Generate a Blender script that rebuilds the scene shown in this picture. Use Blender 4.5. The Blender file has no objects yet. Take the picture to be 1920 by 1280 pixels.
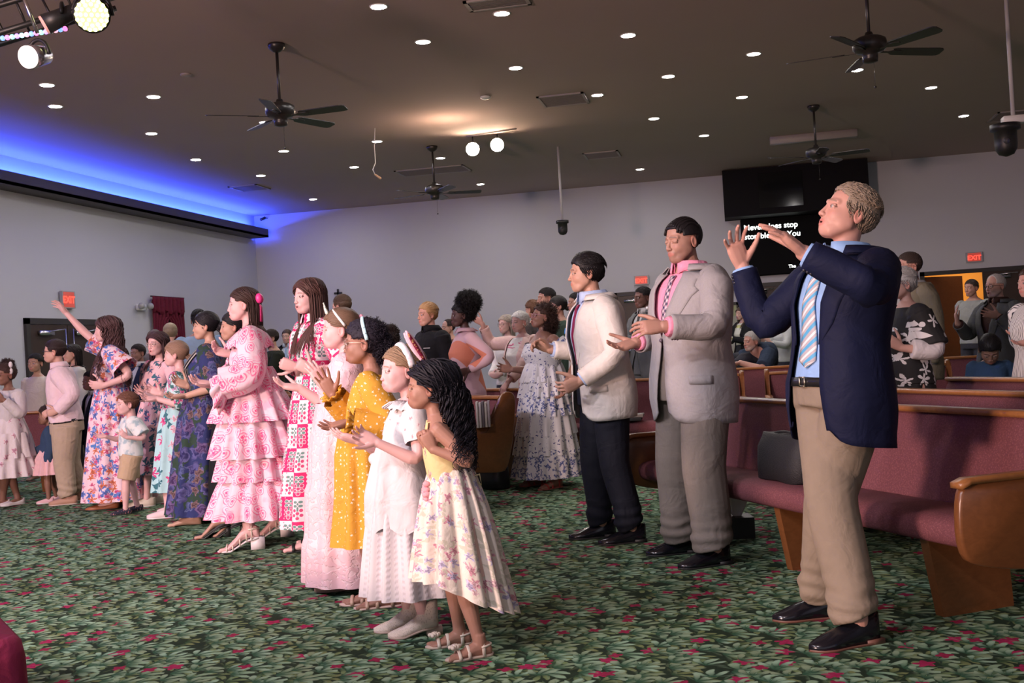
import bpy, random, math
import numpy as np
from math import sin, cos, pi, radians, atan2, sqrt
random.seed(7); RNG = np.random.default_rng(7)
SC = bpy.context.scene; COL = SC.collection

# ------------------------------------------------------------------ camera
FPX = 2035.0; CH = 1.21
YAW = radians(11.6); PIT = radians(.28); RHO = radians(3.36)
A3 = lambda *a: np.array(a, float)
F0 = A3(-sin(YAW), cos(YAW), 0); R0 = A3(cos(YAW), sin(YAW), 0); ZZ = A3(0, 0, 1)
FW = cos(PIT)*F0 + sin(PIT)*ZZ; U0 = cos(PIT)*ZZ - sin(PIT)*F0
RT = cos(RHO)*R0 - sin(RHO)*U0; UP = sin(RHO)*R0 + cos(RHO)*U0
CP = A3(0, 0, CH)
def ray(u, v): return FW + RT*(u-960)/FPX - UP*(v-640)/FPX
def atz(u, v, z): d = ray(u, v); return CP + d*(z-CH)/d[2]
def aty(u, v, y): d = ray(u, v); return CP + d*y/d[1]
def atx(u, v, x): d = ray(u, v); return CP + d*x/d[0]
def atd(u, v, dd): return CP + ray(u, v)*dd
def zc(p): return float((np.asarray(p)-CP) @ FW)
from mathutils import Matrix, Vector
cam = bpy.data.cameras.new('camera'); camo = bpy.data.objects.new('camera', cam); COL.objects.link(camo)
cam.sensor_width = 36; cam.lens = 36*FPX/1920; cam.clip_start = .1; cam.clip_end = 100
m = Matrix.Identity(4)
for i in range(3):
    m[i][0] = RT[i]; m[i][1] = UP[i]; m[i][2] = -FW[i]; m[i][3] = CP[i]
camo.matrix_world = m; SC.camera = camo
SC.view_settings.view_transform = 'Standard'; SC.view_settings.look = 'None'
SC.view_settings.gamma = 1; SC.view_settings.use_curve_mapping = False
SC.view_settings.exposure = 0.0

# ------------------------------------------------------------------ light
wd = bpy.data.worlds.new('world'); SC.world = wd; wd.use_nodes = True
wd.node_tree.nodes['Background'].inputs[0].default_value = (.58, .57, .68, 1)
wd.node_tree.nodes['Background'].inputs[1].default_value = .9
SC.cycles.max_bounces = 5; SC.cycles.diffuse_bounces = 3; SC.cycles.glossy_bounces = 2
SC.cycles.transmission_bounces = 4; SC.cycles.transparent_max_bounces = 8
SC.cycles.sample_clamp_indirect = 4; SC.cycles.use_denoising = True
SC.cycles.caustics_reflective = False; SC.cycles.caustics_refractive = False
def aim(o, tgt):
    o.rotation_euler = (Vector(tgt)-o.location).to_track_quat('-Z', 'Y').to_euler()
def spot(loc, tgt, power, col, size=50, blend=.6, rad=.12):
    l = bpy.data.lights.new('stage_or_fill_spot', 'SPOT'); l.energy = power; l.color = col
    l.spot_size = radians(size); l.spot_blend = blend; l.shadow_soft_size = rad
    o = bpy.data.objects.new('stage_or_fill_spot', l); COL.objects.link(o); o.location = loc; aim(o, tgt); return o
def area(loc, tgt, power, col, sx, sy):
    l = bpy.data.lights.new('stage_wash_light', 'AREA'); l.energy = power; l.color = col
    l.shape = 'RECTANGLE'; l.size = sx; l.size_y = sy
    o = bpy.data.objects.new('stage_wash_light', l); COL.objects.link(o); o.location = loc; aim(o, tgt); return o
spot((-5.5, 1.2, 4.0), (-3.2, 6.6, .9), 660, (1, .84, .92), 62, .7, .15)
spot((-7.5, 3.2, 4.0), (-5.2, 8.4, .9), 640, (1, .84, .92), 60, .7, .15)
spot((-2.2, .2, 4.1), (-1.5, 4.6, .7), 330, (1, .87, .94), 60, .7, .15)
spot((-4.0, 2.0, 4.1), (.3, 4.8, 1.4), 190, (.82, .84, 1), 50, .7, .15)
spot((-4.5, 3.0, 4.1), (-.6, 6.5, 1.2), 170, (1, .88, .86), 50, .7, .15)
spot((-4.5, .5, 4.1), (-3.0, 3.0, 0), 420, (.92, .92, 1), 100, .8, .3)
spot((-6.0, -2.5, 1.6), (-1.8, 6, 4.44), 3600, (1, .64, .54), 120, 1, .5)  # unseen fill lamp, added low at the front to brighten the ceiling

# ------------------------------------------------------------------ objects
def props(o, label=None, cat=None, group=None, kind=None):
    if label: o['label'] = label
    if cat: o['category'] = cat
    if group: o['group'] = group
    if kind: o['kind'] = kind
    return o
class G:
    """collects geometry (world coordinates) for one mesh"""
    def __init__(s): s.V = []; s.F = []; s.UV = []; s.M = []; s.n = 0
    def add(s, V, F, uv=None, mi=0):
        V = np.asarray(V, float).reshape(-1, 3); s.V.append(V)
        for k, f in enumerate(F):
            s.F.append([i+s.n for i in f]); s.UV.append(uv[k] if uv is not None else [(0, 0)]*len(f)); s.M.append(mi)
        s.n += len(V); return s
    def arr(s): return np.vstack(s.V) if s.V else np.zeros((0, 3))
def build(name, g, mats, parent=None, org=None, smooth=True, V=None, F=None, attr=None):
    if g is not None: V = g.arr(); F = g.F
    V = np.asarray(V, float)
    if parent is not None: off = np.array(parent.get('_o', (0, 0, 0)), float)
    else: off = A3(*org) if org is not None else A3(V[:, 0].mean(), V[:, 1].mean(), V[:, 2].min())
    me = bpy.data.meshes.new(name)
    me.from_pydata((V-off).tolist(), [], F if isinstance(F, list) else F.tolist())
    if g is not None:
        uvl = me.uv_layers.new(name='UVMap')
        flat = [c for fu in g.UV for p in fu for c in p]
        uvl.data.foreach_set('uv', flat)
        me.polygons.foreach_set('material_index', g.M)
    for mt in (mats if isinstance(mats, (list, tuple)) else [mats]): me.materials.append(mt)
    if attr is not None:
        ca = me.color_attributes.new('Col', 'FLOAT_COLOR', 'POINT')
        ca.data.foreach_set('color', np.hstack([attr, np.ones((len(attr), 1))]).astype(np.float32).ravel())
    if g is None:
        me.update(); lv = np.empty(len(me.loops), int); me.loops.foreach_get('vertex_index', lv); Q = (V-off)[lv]
        uvl = me.uv_layers.new(name='UVMap'); uvl.data.foreach_set('uv', np.stack([Q[:, 0]+Q[:, 1]*.6, Q[:, 2]], 1).astype(np.float32).ravel())
    me.validate(); me.update()
    if smooth: me.polygons.foreach_set('use_smooth', [True]*len(me.polygons))
    o = bpy.data.objects.new(name, me); COL.objects.link(o)
    if parent is not None: o.parent = parent
    else: o.location = off
    o['_o'] = tuple(float(x) for x in off)
    return o
def empty(name, loc, label, cat, group=None):
    o = bpy.data.objects.new(name, None); COL.objects.link(o); o.location = loc
    o['_o'] = tuple(float(x) for x in loc); o.empty_display_size = .1
    return props(o, label, cat, group)
def unit(v): v = np.asarray(v, float); return v/(np.linalg.norm(v)+1e-12)
def loft(g, R, closed=True, cap=True, mi=0, flip=False, uvs=1.0):
    R = np.asarray(R, float); n, mm = R.shape[:2]
    seg = np.linalg.norm(np.diff(R, axis=0), axis=2).mean(1); vv = np.concatenate([[0], np.cumsum(seg)])
    nx = np.roll(R, -1, 1) if closed else R[:, 1:]
    per = np.linalg.norm(nx-R[:, :nx.shape[1]], axis=2).sum(1).mean()
    uu = np.linspace(0, per, (mm+1) if closed else mm)
    F = []; U = []
    for i in range(n-1):
        for j in range(mm if closed else mm-1):
            k = (j+1) % mm
            q = [i*mm+j, i*mm+k, (i+1)*mm+k, (i+1)*mm+j]
            u = [(uu[j]*uvs, vv[i]*uvs), (uu[j+1]*uvs, vv[i]*uvs), (uu[j+1]*uvs, vv[i+1]*uvs), (uu[j]*uvs, vv[i+1]*uvs)]
            if flip: q.reverse(); u.reverse()
            F.append(q); U.append(u)
    V = R.reshape(-1, 3)
    if closed and cap:
        V = np.vstack([V, R[0].mean(0), R[-1].mean(0)]); a = n*mm
        for j in range(mm):
            k = (j+1) % mm
            q1 = [a, k, j]; q2 = [a+1, (n-1)*mm+j, (n-1)*mm+k]
            if flip: q1.reverse(); q2.reverse()
            F += [q1, q2]; U += [[(0, 0)]*3]*2
    g.add(V, F, U, mi); return g
def frames(path, hint=(0, 1, 0)):
    T = np.gradient(path, axis=0); T /= np.linalg.norm(T, axis=1)[:, None]+1e-12
    a = np.asarray(hint, float); out = []
    for t in T:
        a = a - t*(a@t)
        if np.linalg.norm(a) < 1e-4: a = np.cross(t, [1, .3, .2])
        a = unit(a); out.append((a, np.cross(t, a)))
    return out
def tube(g, path, rad, mseg=12, hint=(0, 1, 0), cap=True, mi=0, round_=False):
    path = np.asarray(path, float); rad = np.asarray(rad, float)
    if rad.ndim == 0: rad = np.full(len(path), float(rad))
    if rad.ndim == 1: rad = np.stack([rad, rad], 1)
    if round_:
        t0 = unit(path[0]-path[1]); t1 = unit(path[-1]-path[-2])
        path = np.vstack([path[0]+t0*rad[0].mean()*.85, path[0]+t0*rad[0].mean()*.5, path, path[-1]+t1*rad[-1].mean()*.5, path[-1]+t1*rad[-1].mean()*.85])
        rad = np.vstack([rad[0]*.5, rad[0]*.87, rad, rad[-1]*.87, rad[-1]*.5])
    fr = frames(path, hint); th = np.arange(mseg)*2*pi/mseg
    R = np.array([p + np.outer(np.cos(th)*r[0], a)+np.outer(np.sin(th)*r[1], b) for p, r, (a, b) in zip(path, rad, fr)])
    return loft(g, R, True, cap, mi)
def box(g, lo, hi, mi=0, M=None, bev=0):
    lo = np.array(lo, float); hi = np.array(hi, float)
    if bev > 0:
        x0, y0, z0 = lo; x1, y1, z1 = hi; b = min(bev, (x1-x0)*.49, (y1-y0)*.49, (z1-z0)*.49)
        def ring(z, i):
            return [(x0+b, y0+i, z), (x1-b, y0+i, z), (x1-i, y0+b, z), (x1-i, y1-b, z), (x1-b, y1-i, z), (x0+b, y1-i, z), (x0+i, y1-b, z), (x0+i, y0+b, z)]
        R = np.array([ring(z0, b), ring(z0+b, 0), ring(z1-b, 0), ring(z1, b)], float)
        if M is not None: R = R@M[0].T+M[1]
        return loft(g, R, True, True, mi)
    c = np.array([[x, y, z] for z in (lo[2], hi[2]) for x, y in ((lo[0], lo[1]), (hi[0], lo[1]), (hi[0], hi[1]), (lo[0], hi[1]))], float)
    if M is not None: c = c@M[0].T+M[1]
    F = [[3, 2, 1, 0], [4, 5, 6, 7], [0, 1, 5, 4], [1, 2, 6, 5], [2, 3, 7, 6], [3, 0, 4, 7]]
    dx, dy, dz = hi-lo
    U = [[(0, 0), (dx, 0), (dx, dy), (0, dy)]]*2+[[(0, 0), (w, 0), (w, dz), (0, dz)] for w in (dx, dy, dx, dy)]
    g.add(c, F, U, mi); return g
def sphere(g, c, r, n=12, mi=0, M=None):
    r = np.ones(3)*r; c = np.asarray(c, float)
    la = np.linspace(-pi/2+.12, pi/2-.12, n); th = np.arange(n*2-4)*2*pi/(n*2-4)
    R = np.array([[(cos(a)*cos(t)*r[0], cos(a)*sin(t)*r[1], sin(a)*r[2]) for t in th] for a in la])
    if M is not None: R = R@M.T
    return loft(g, R+c, True, True, mi)
def poly_extr(g, pts, d, mi=0):
    """closed outline pts (n,3) extruded by vector d"""
    p = np.asarray(pts, float); d = np.asarray(d, float); n = len(p)
    V = np.vstack([p, p+d]); F = [list(range(n))[::-1], list(range(n, 2*n))]+[[i, (i+1) % n, n+(i+1) % n, n+i] for i in range(n)]
    g.add(V, F, None, mi); return g
_NG = RNG.random((32, 32, 32))
def vnoise(P, s=1.0, off=0.0):
    q = np.asarray(P, float)*s+off+100; i = np.floor(q).astype(int); f = q-i; f = f*f*(3-2*f); i %= 32; j = (i+1) % 32
    X, Y, Z = i.T; x, y, z = f.T; X1, Y1, Z1 = j.T; N = _NG
    c0 = (N[X, Y, Z]*(1-x)+N[X1, Y, Z]*x)*(1-y)+(N[X, Y1, Z]*(1-x)+N[X1, Y1, Z]*x)*y
    c1 = (N[X, Y, Z1]*(1-x)+N[X1, Y, Z1]*x)*(1-y)+(N[X, Y1, Z1]*(1-x)+N[X1, Y1, Z1]*x)*y
    return (c0*(1-z)+c1*z)*2-1
def vox(g, size, smooth=2, V=None, F=None):
    me = bpy.data.meshes.new('t'); me.from_pydata((g.arr()).tolist(), [], g.F); me.update()
    o = bpy.data.objects.new('t', me); COL.objects.link(o)
    r = o.modifiers.new('r', 'REMESH'); r.mode = 'VOXEL'; r.voxel_size = size; r.use_smooth_shade = True
    if smooth: s = o.modifiers.new('s', 'SMOOTH'); s.factor = .5; s.iterations = smooth
    dg = bpy.context.evaluated_depsgraph_get(); dg.update(); e = o.evaluated_get(dg).data
    V = np.empty(len(e.vertices)*3); e.vertices.foreach_get('co', V); V = V.reshape(-1, 3)
    nl = len(e.loops); L = np.empty(nl, int); e.loops.foreach_get('vertex_index', L)
    F = L.reshape(-1, 4) if nl == 4*len(e.polygons) else [list(p.vertices) for p in e.polygons]
    NRM = np.empty(len(V)*3); e.vertices.foreach_get('normal', NRM)
    bpy.data.objects.remove(o); bpy.data.meshes.remove(me)
    return V, F, NRM.reshape(-1, 3)

# ------------------------------------------------------------------ materials
class NT:
    def __init__(s, name):
        s.m = bpy.data.materials.new(name); s.m.use_nodes = True; s.t = s.m.node_tree
        s.b = s.t.nodes['Principled BSDF']; s._tc = None
    def n(s, ty, **k):
        nd = s.t.nodes.new(ty)
        for a, b in k.items(): setattr(nd, a, b)
        return nd
    def put(s, sock, v):
        if isinstance(v, bpy.types.NodeSocket): s.t.links.new(v, sock)
        elif v is not None:
            if isinstance(v, (tuple, list)) and len(v) == 3 and sock.type == 'RGBA': v = (*v, 1)
            sock.default_value = v
    def ma(s, op, a, b=None, c=None):
        nd = s.n('ShaderNodeMath', operation=op); s.put(nd.inputs[0], a)
        if b is not None: s.put(nd.inputs[1], b)
        if c is not None: s.put(nd.inputs[2], c)
        return nd.outputs[0]
    def vm(s, op, a, b=None):
        nd = s.n('ShaderNodeVectorMath', operation=op); s.put(nd.inputs[0], a)
        if b is not None: s.put(nd.inputs[3 if op == 'SCALE' else 1], b)
        return nd.outputs['Value' if op in ('LENGTH', 'DOT_PRODUCT', 'DISTANCE') else 'Vector']
    def mix(s, f, a, b):
        nd = s.n('ShaderNodeMix', data_type='RGBA'); s.put(nd.inputs[0], f); s.put(nd.inputs[6], a); s.put(nd.inputs[7], b); return nd.outputs[2]
    def noise(s, vec, sc, det=2, dist=0, col=False):
        nd = s.n('ShaderNodeTexNoise'); s.put(nd.inputs['Vector'], vec); nd.inputs['Scale'].default_value = sc
        nd.inputs['Detail'].default_value = det; nd.inputs['Distortion'].default_value = dist; return nd.outputs[1 if col else 0]
    def vor(s, vec, sc=1, dim='2D', rnd=1.0):
        nd = s.n('ShaderNodeTexVoronoi', voronoi_dimensions=dim); s.put(nd.inputs['Vector'], vec); nd.inputs['Scale'].default_value = sc
        nd.inputs['Randomness'].default_value = rnd; return nd
    def sep(s, v): return s.n_sep(v)
    def n_sep(s, v): nd = s.n('ShaderNodeSeparateXYZ'); s.put(nd.inputs[0], v); return nd.outputs
    def comb(s, x, y, z=0):
        nd = s.n('ShaderNodeCombineXYZ'); s.put(nd.inputs[0], x); s.put(nd.inputs[1], y); s.put(nd.inputs[2], z); return nd.outputs[0]
    def step(s, v, lo, hi):
        nd = s.n('ShaderNodeMapRange'); nd.interpolation_type = 'SMOOTHSTEP'; s.put(nd.inputs[0], v); nd.inputs[1].default_value = lo; nd.inputs[2].default_value = hi; return nd.outputs[0]
    def uv(s): return s.n('ShaderNodeTexCoord').outputs['UV']
    def ob(s): return s.n('ShaderNodeTexCoord').outputs['Object']
    def geo(s): return s.n('ShaderNodeNewGeometry').outputs['Position']
    def bump(s, h, st=.3, dist=.01):
        nd = s.n('ShaderNodeBump'); nd.inputs['Strength'].default_value = st; nd.inputs['Distance'].default_value = dist
        s.put(nd.inputs['Height'], h); s.t.links.new(nd.outputs[0], s.b.inputs['Normal'])
    def out(s, col=None, rough=.6, metal=0, spec=None, sheen=None, alpha=None, emit=None, es=0):
        if col is not None: s.put(s.b.inputs['Base Color'], col)
        s.put(s.b.inputs['Roughness'], rough); s.b.inputs['Metallic'].default_value = metal
        if spec is not None: s.b.inputs['Specular IOR Level'].default_value = spec
        if sheen: s.b.inputs['Sheen Weight'].default_value = sheen
        if alpha is not None: s.put(s.b.inputs['Alpha'], alpha)
        if emit is not None: s.put(s.b.inputs['Emission Color'], emit); s.b.inputs['Emission Strength'].default_value = es
        return s.m
    def flower(s, vec, sc, R=.35, pet=5, prob=.8, off=0., depth=.35, rnd=.8):
        """petalled blobs, one per cell: mask, cell random colour (xyz), r/R"""
        v = s.vm('ADD', s.vm('SCALE', vec, sc), (off, off*1.7, 0)); vo = s.vor(v, 1, '2D', rnd)
        d = s.vm('SUBTRACT', v, vo.outputs['Position']); x, y, _ = s.n_sep(d); cr = s.n_sep(vo.outputs['Color'])
        ph = s.ma('ADD', s.ma('ARCTAN2', y, x), s.ma('MULTIPLY', cr[1], 6.28))
        r = s.vm('LENGTH', s.comb(x, y)); lob = s.ma('ADD', 1-depth, s.ma('MULTIPLY', s.ma('COSINE', s.ma('MULTIPLY', ph, float(pet))), depth))
        q = s.ma('DIVIDE', r, s.ma('MULTIPLY', lob, R)); mk = s.step(q, 1.06, .94)
        mk = s.ma('MULTIPLY', mk, s.ma('LESS_THAN', cr[0], prob)); return mk, cr, q, ph
_mc = {}
def mat(name, col, rough=.6, metal=0, emit=None, es=0, spec=None, bump=None, var=0, sheen=None):
    key = (name, tuple(col), rough, metal, es)
    if key in _mc: return _mc[key]
    t = NT(name); c = col
    if var: c = t.mix(t.noise(t.ob(), 6, 3), tuple(x*(1-var) for x in col), tuple(min(1, x*(1+var)) for x in col))
    if bump: t.bump(t.noise(t.ob(), bump[0], 3), bump[1], .01)
    _mc[key] = t.out(c, rough, metal, spec, sheen, None, emit, es); return _mc[key]
def fabric(name, col, rough=.85, wr=.5, weave=True, var=.08):
    key = ('F', name, tuple(col))
    if key in _mc: return _mc[key]
    t = NT(name); o = t.ob()
    nz = t.noise(o, 9, 3, .8); c = t.mix(t.noise(o, 25, 3), tuple(x*(1-var) for x in col), tuple(min(1, x*(1+var)) for x in col))
    h = t.ma('ADD', t.ma('MULTIPLY', nz, 1.0), t.ma('MULTIPLY', t.noise(o, 400, 1), .03))
    t.bump(h, wr, .03); _mc[key] = t.out(c, rough, spec=.2); return _mc[key]
def wood_mat(name, a, b, rough=.3):
    t = NT(name); o = t.ob(); v = t.vm('MULTIPLY', o, (1.2, 9, 9))
    nz = t.noise(v, 3, 5, 1.5); w = t.noise(t.vm('MULTIPLY', o, (3, 60, 60)), 2, 2)
    c = t.mix(t.ma('ADD', t.ma('MULTIPLY', nz, .8), t.ma('MULTIPLY', w, .25)), a, b)
    t.bump(w, .05, .002); return t.out(c, rough)
# ------------------------------------------------------------------ heads
def surfnets(D, lo, h):
    S = D < 0; nx, ny, nz = D.shape
    c = sum(S[i:nx-1+i, j:ny-1+j, k:nz-1+k].astype(np.int8) for i in (0, 1) for j in (0, 1) for k in (0, 1))
    act = (c > 0) & (c < 8); idx = -np.ones(act.shape, int); I = np.argwhere(act); idx[act] = np.arange(len(I))
    acc = np.zeros((len(I), 3)); cnt = np.zeros(len(I))
    cor = [(i, j, k) for i in (0, 1) for j in (0, 1) for k in (0, 1)]
    for a in cor:
        for b in cor:
            if sum(abs(np.subtract(a, b))) == 1 and a < b:
                da = D[tuple((I+a).T)]; db = D[tuple((I+b).T)]; mk = (da < 0) != (db < 0)
                t = np.where(mk, da/(da-db+1e-12), 0)[:, None]
                acc += np.where(mk[:, None], np.array(a)+t*(np.array(b)-np.array(a)), 0); cnt += mk
    V = (I+acc/cnt[:, None])*h+lo; F = []
    for ax in range(3):
        o = [(1, 0, 0), (0, 1, 0), (0, 0, 1)]; b, c_ = o[(ax+1) % 3], o[(ax+2) % 3]
        sl = [slice(1, -1)]*3; sl[ax] = slice(0, -1); sl2 = [slice(1, -1)]*3; sl2[ax] = slice(1, None)
        A, B = S[tuple(sl)], S[tuple(sl2)]; X = np.argwhere(A != B); base = X+[0 if i == ax else 1 for i in range(3)]
        sg = A[tuple(X.T)]
        q = np.stack([idx[tuple((base-np.array(u)).T)] for u in (np.array(b)+c_, c_, (0, 0, 0), b)], 1)
        q = np.where(sg[:, None], q[:, ::-1], q); F.append(q)
    F = np.vstack(F); F = F[(F >= 0).all(1)]; return V, F[:, ::-1]
def sd_ell(P, c, r):
    q = (P-np.array(c)); r = np.array(r); k0 = np.linalg.norm(q/r, axis=-1); k1 = np.linalg.norm(q/(r*r), axis=-1)
    return k0*(k0-1)/(k1+1e-9)
def sd_cap(P, a, b, r1, r2=None):
    r2 = r1 if r2 is None else r2; a = np.array(a, float); b = np.array(b, float); d = b-a
    t = np.clip(((P-a)@d)/(d@d), 0, 1); return np.linalg.norm(P-a-t[..., None]*d, axis=-1)-(r1+(r2-r1)*t)
def smin(a, b, k): h = np.clip(.5+.5*(b-a)/k, 0, 1); return b*(1-h)+a*h-k*h*(1-h)
def smax(a, b, k): return -smin(-a, -b, k)
_heads = {}
def head_mesh(kind='m', mouth=0.0):
    key = (kind, round(mouth, 1))
    if key in _heads: return _heads[key]
    h = .0024; lo = A3(-.1, -.125, -.14); n = (np.array([.2, .255, .285])/h).astype(int)
    g = np.stack(np.meshgrid(*[lo[i]+np.arange(n[i])*h for i in range(3)], indexing='ij'), -1)
    sy = {'m': 1, 'f': .93, 'k': .95}[kind]; jaw = {'m': 1.06, 'f': .93, 'k': .95}[kind]; ch = {'m': -.100, 'f': -.096, 'k': -.086}[kind]
    D = sd_ell(g, (0, -.014, .032), (.077, .097, .084))
    D = smin(D, sd_ell(g, (0, .028, -.030), (.059, .062, .074)), .02)
    D = smin(D, sd_ell(g, (0, .050, ch+.016), (.034*jaw, .036, .026)), .022)
    D = smin(D, sd_cap(g, (0, .071, ch), (0, .075, ch+.006), .012*jaw), .018)
    for s in (-1, 1):
        D = smin(D, sd_cap(g, (s*.047*jaw, .002, -.052), (s*.024*jaw, .052, ch+.008), .017), .022)
        D = smin(D, sd_ell(g, (s*.046*jaw, .020, -.034), (.0165, .032, .034)), .018)
        ck = .026 if kind != 'k' else .030
        D = smin(D, sd_ell(g, (s*.027, .058, -.031), (ck*.92, .022, ck*.95)), .02)
        D = smin(D, sd_cap(g, (s*.012, .083*sy+.003, .022), (s*.042, .068, .020), .009 if kind == 'm' else .006), .012)
        D = smax(D, -sd_ell(g, (s*.032, .096, -.001), (.018, .017, .0125)), .010)
        D = smin(D, sd_ell(g, (s*.0315, .0745, -.001), (.0145, .0135, .0115)), .004)
        D = smin(D, sd_cap(g, (s*.018, .0845, .0060), (s*.046, .0760, .0055), .0035), .004)
        D = smin(D, sd_cap(g, (s*.019, .0845, -.0085), (s*.044, .0765, -.0080), .0022), .004)
        E = sd_ell(g, (s*.079, -.014, -.012), (.0075, .0185, .031)); E = smax(E, -sd_ell(g, (s*.086, -.008, -.010), (.006, .011, .020)), .004)
        D = smin(D, E, .006)
        D = smin(D, sd_ell(g, (s*.0115, .095, -.038), (.0065, .009, .0065)), .005)
        D = smax(D, -sd_ell(g, (s*.006, .099, -.0455), (.003, .005, .003)), .002)
    nl = {'m': .1085, 'f': .103, 'k': .098}[kind]
    D = smin(D, sd_cap(g, (0, .084, .012), (0, nl-.006, -.032), .0062, .0085), .010)
    D = smin(D, sd_ell(g, (0, nl-.006, -.036), (.0095, .0095, .0085)), .006)
    D = smin(D, sd_ell(g, (0, .079, -.064), (.026, .0175, .020)), .014)
    o = mouth*.010
    if mouth > 0: D = smax(D, -sd_ell(g, (0, .094, -.066-o*.4), (.0155, .022, .003+o)), .003)
    z1 = -.0605; z2 = -.0700-o*1.5
    for s in (-1, 1):
        D = smin(D, sd_cap(g, (s*.003, .0925, z1), (s*.019, .0835, -.0655-o*.5), .0042, .0022), .004)
        D = smin(D, sd_cap(g, (0, .0915, z2), (s*.018, .083, -.0665-o*.6), .0050, .0022), .004)
    D = smin(D, sd_cap(g, (0, -.028, -.06), (0, -.038, -.16), .047 if kind == 'm' else .040), .02)
    V, F = surfnets(D, lo, h); _heads[key] = (V, F); return V, F
def face_cols(L, skin, kind, mouth, brow, lip, beard=None, closed=False, detail=True):
    """colour per vertex from head-local coordinates (lips, brows, lashes, cheeks, painted nostril shade)"""
    skin = np.array(skin, float); C = np.tile(skin, (len(L), 1)); x, y, z = np.abs(L[:, 0]), L[:, 1], L[:, 2]
    def put(mk, c, a):
        w = (np.clip(mk, 0, 1)*a)[:, None]; C[:] = C*(1-w)+np.array(c)*w
    fr = (y > .03)
    red = skin*A3(1.05, .72, .70)
    put((1-np.hypot((x-.038)/.022, (z+.028)/.018))*1.5*np.clip((y-.045)/.02, 0, 1), red, .35)
    put((1-np.hypot(x/.014, (z+.038)/.014))*(y > .085), red, .4)
    put(((x > .070) & (z < .02) & (z > -.05) & (y < .01) & (y > -.04)).astype(float), red, .5)
    o = mouth*.010
    lm = 1.35-np.hypot(x/.0215, (z+.0655+o*.6)/(.0095+o*1.1)); put(lm*3*(y > .068), lip, .8)
    if mouth > 0: put((1.1-np.hypot(x/.0135, (z+.066+o*.5)/(.0015+o*.9)))*4*(y > .05), (.05, .012, .012), .95)
    bz = .0235-((x-.020)/.028)**2*.005; put((1-np.abs(z-bz)/.0042)*2.5*((x > .012) & (x < .046) & (y > .045)), brow, .8)
    ez = .0035-((x-.0315)/.0145)**2*.0045
    put((1-np.abs(z-ez+(.006 if closed else 0))/.0022)*2*((x > .017) & (x < .047) & (y > .055)), np.array(brow)*.4, .85)
    if not closed and detail:
        e = 1.1-np.hypot((x-.0315)/.0125, (z+.0015)/.0052); put(e*4*(y > .06), (.62, .58, .57), .85)
        put((1.1-np.hypot((x-.0315)/.0050, (z+.0010)/.0052))*5*(y > .06), (.05, .03, .02), .95)
    put((1-np.hypot((x-.0065)/.0035, (z+.0455)/.003))*2*(y > .085), skin*.25, .8)  # shade inside the nostrils, painted as darker skin colour
    if beard is not None:
        bm = np.clip((-.036-.010*(x < .02)-z)/.02, 0, 1)*np.clip((z+.125)/.02, 0, 1)*np.clip((y+.02)/.02, 0, 1)
        lipz = (1.15-np.hypot(x/.022, (z+.0655)/.010)) > 0; bm[lipz] = 0
        put(bm, beard[0], beard[1])
    return np.clip(C, 0, 1)
_sk = {}
def skin_mat():
    if 'm' in _sk: return _sk['m']
    t = NT('skin'); a = t.n('ShaderNodeAttribute', attribute_name='Col').outputs[0]
    c = t.mix(t.noise(t.ob(), 30, 3), a, t.mix(.12, a, (.7, .3, .25)))
    t.bump(t.noise(t.ob(), 220, 2), .12, .002)
    t.b.inputs['Subsurface Weight'].default_value = 0
    _sk['m'] = t.out(c, .48, spec=.35); return _sk['m']
def ik(S, W, l1, l2, pole):
    d = W-S; L = np.linalg.norm(d)
    if L > (l1+l2)*.995: W = S+d/L*(l1+l2)*.995; d = W-S; L = np.linalg.norm(d)
    a = (l1*l1-l2*l2+L*L)/(2*L); h = sqrt(max(l1*l1-a*a, 0)); u = d/L
    p = np.asarray(pole, float); p = unit(p-u*(p@u)); return S+u*a+p*h, W
def camv(a): return unit(R0*a[0]+ZZ*a[1]-F0*a[2])
def facing(ang): a = radians(ang); return unit(cos(a)*(-F0)+sin(a)*(-R0))

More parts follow.
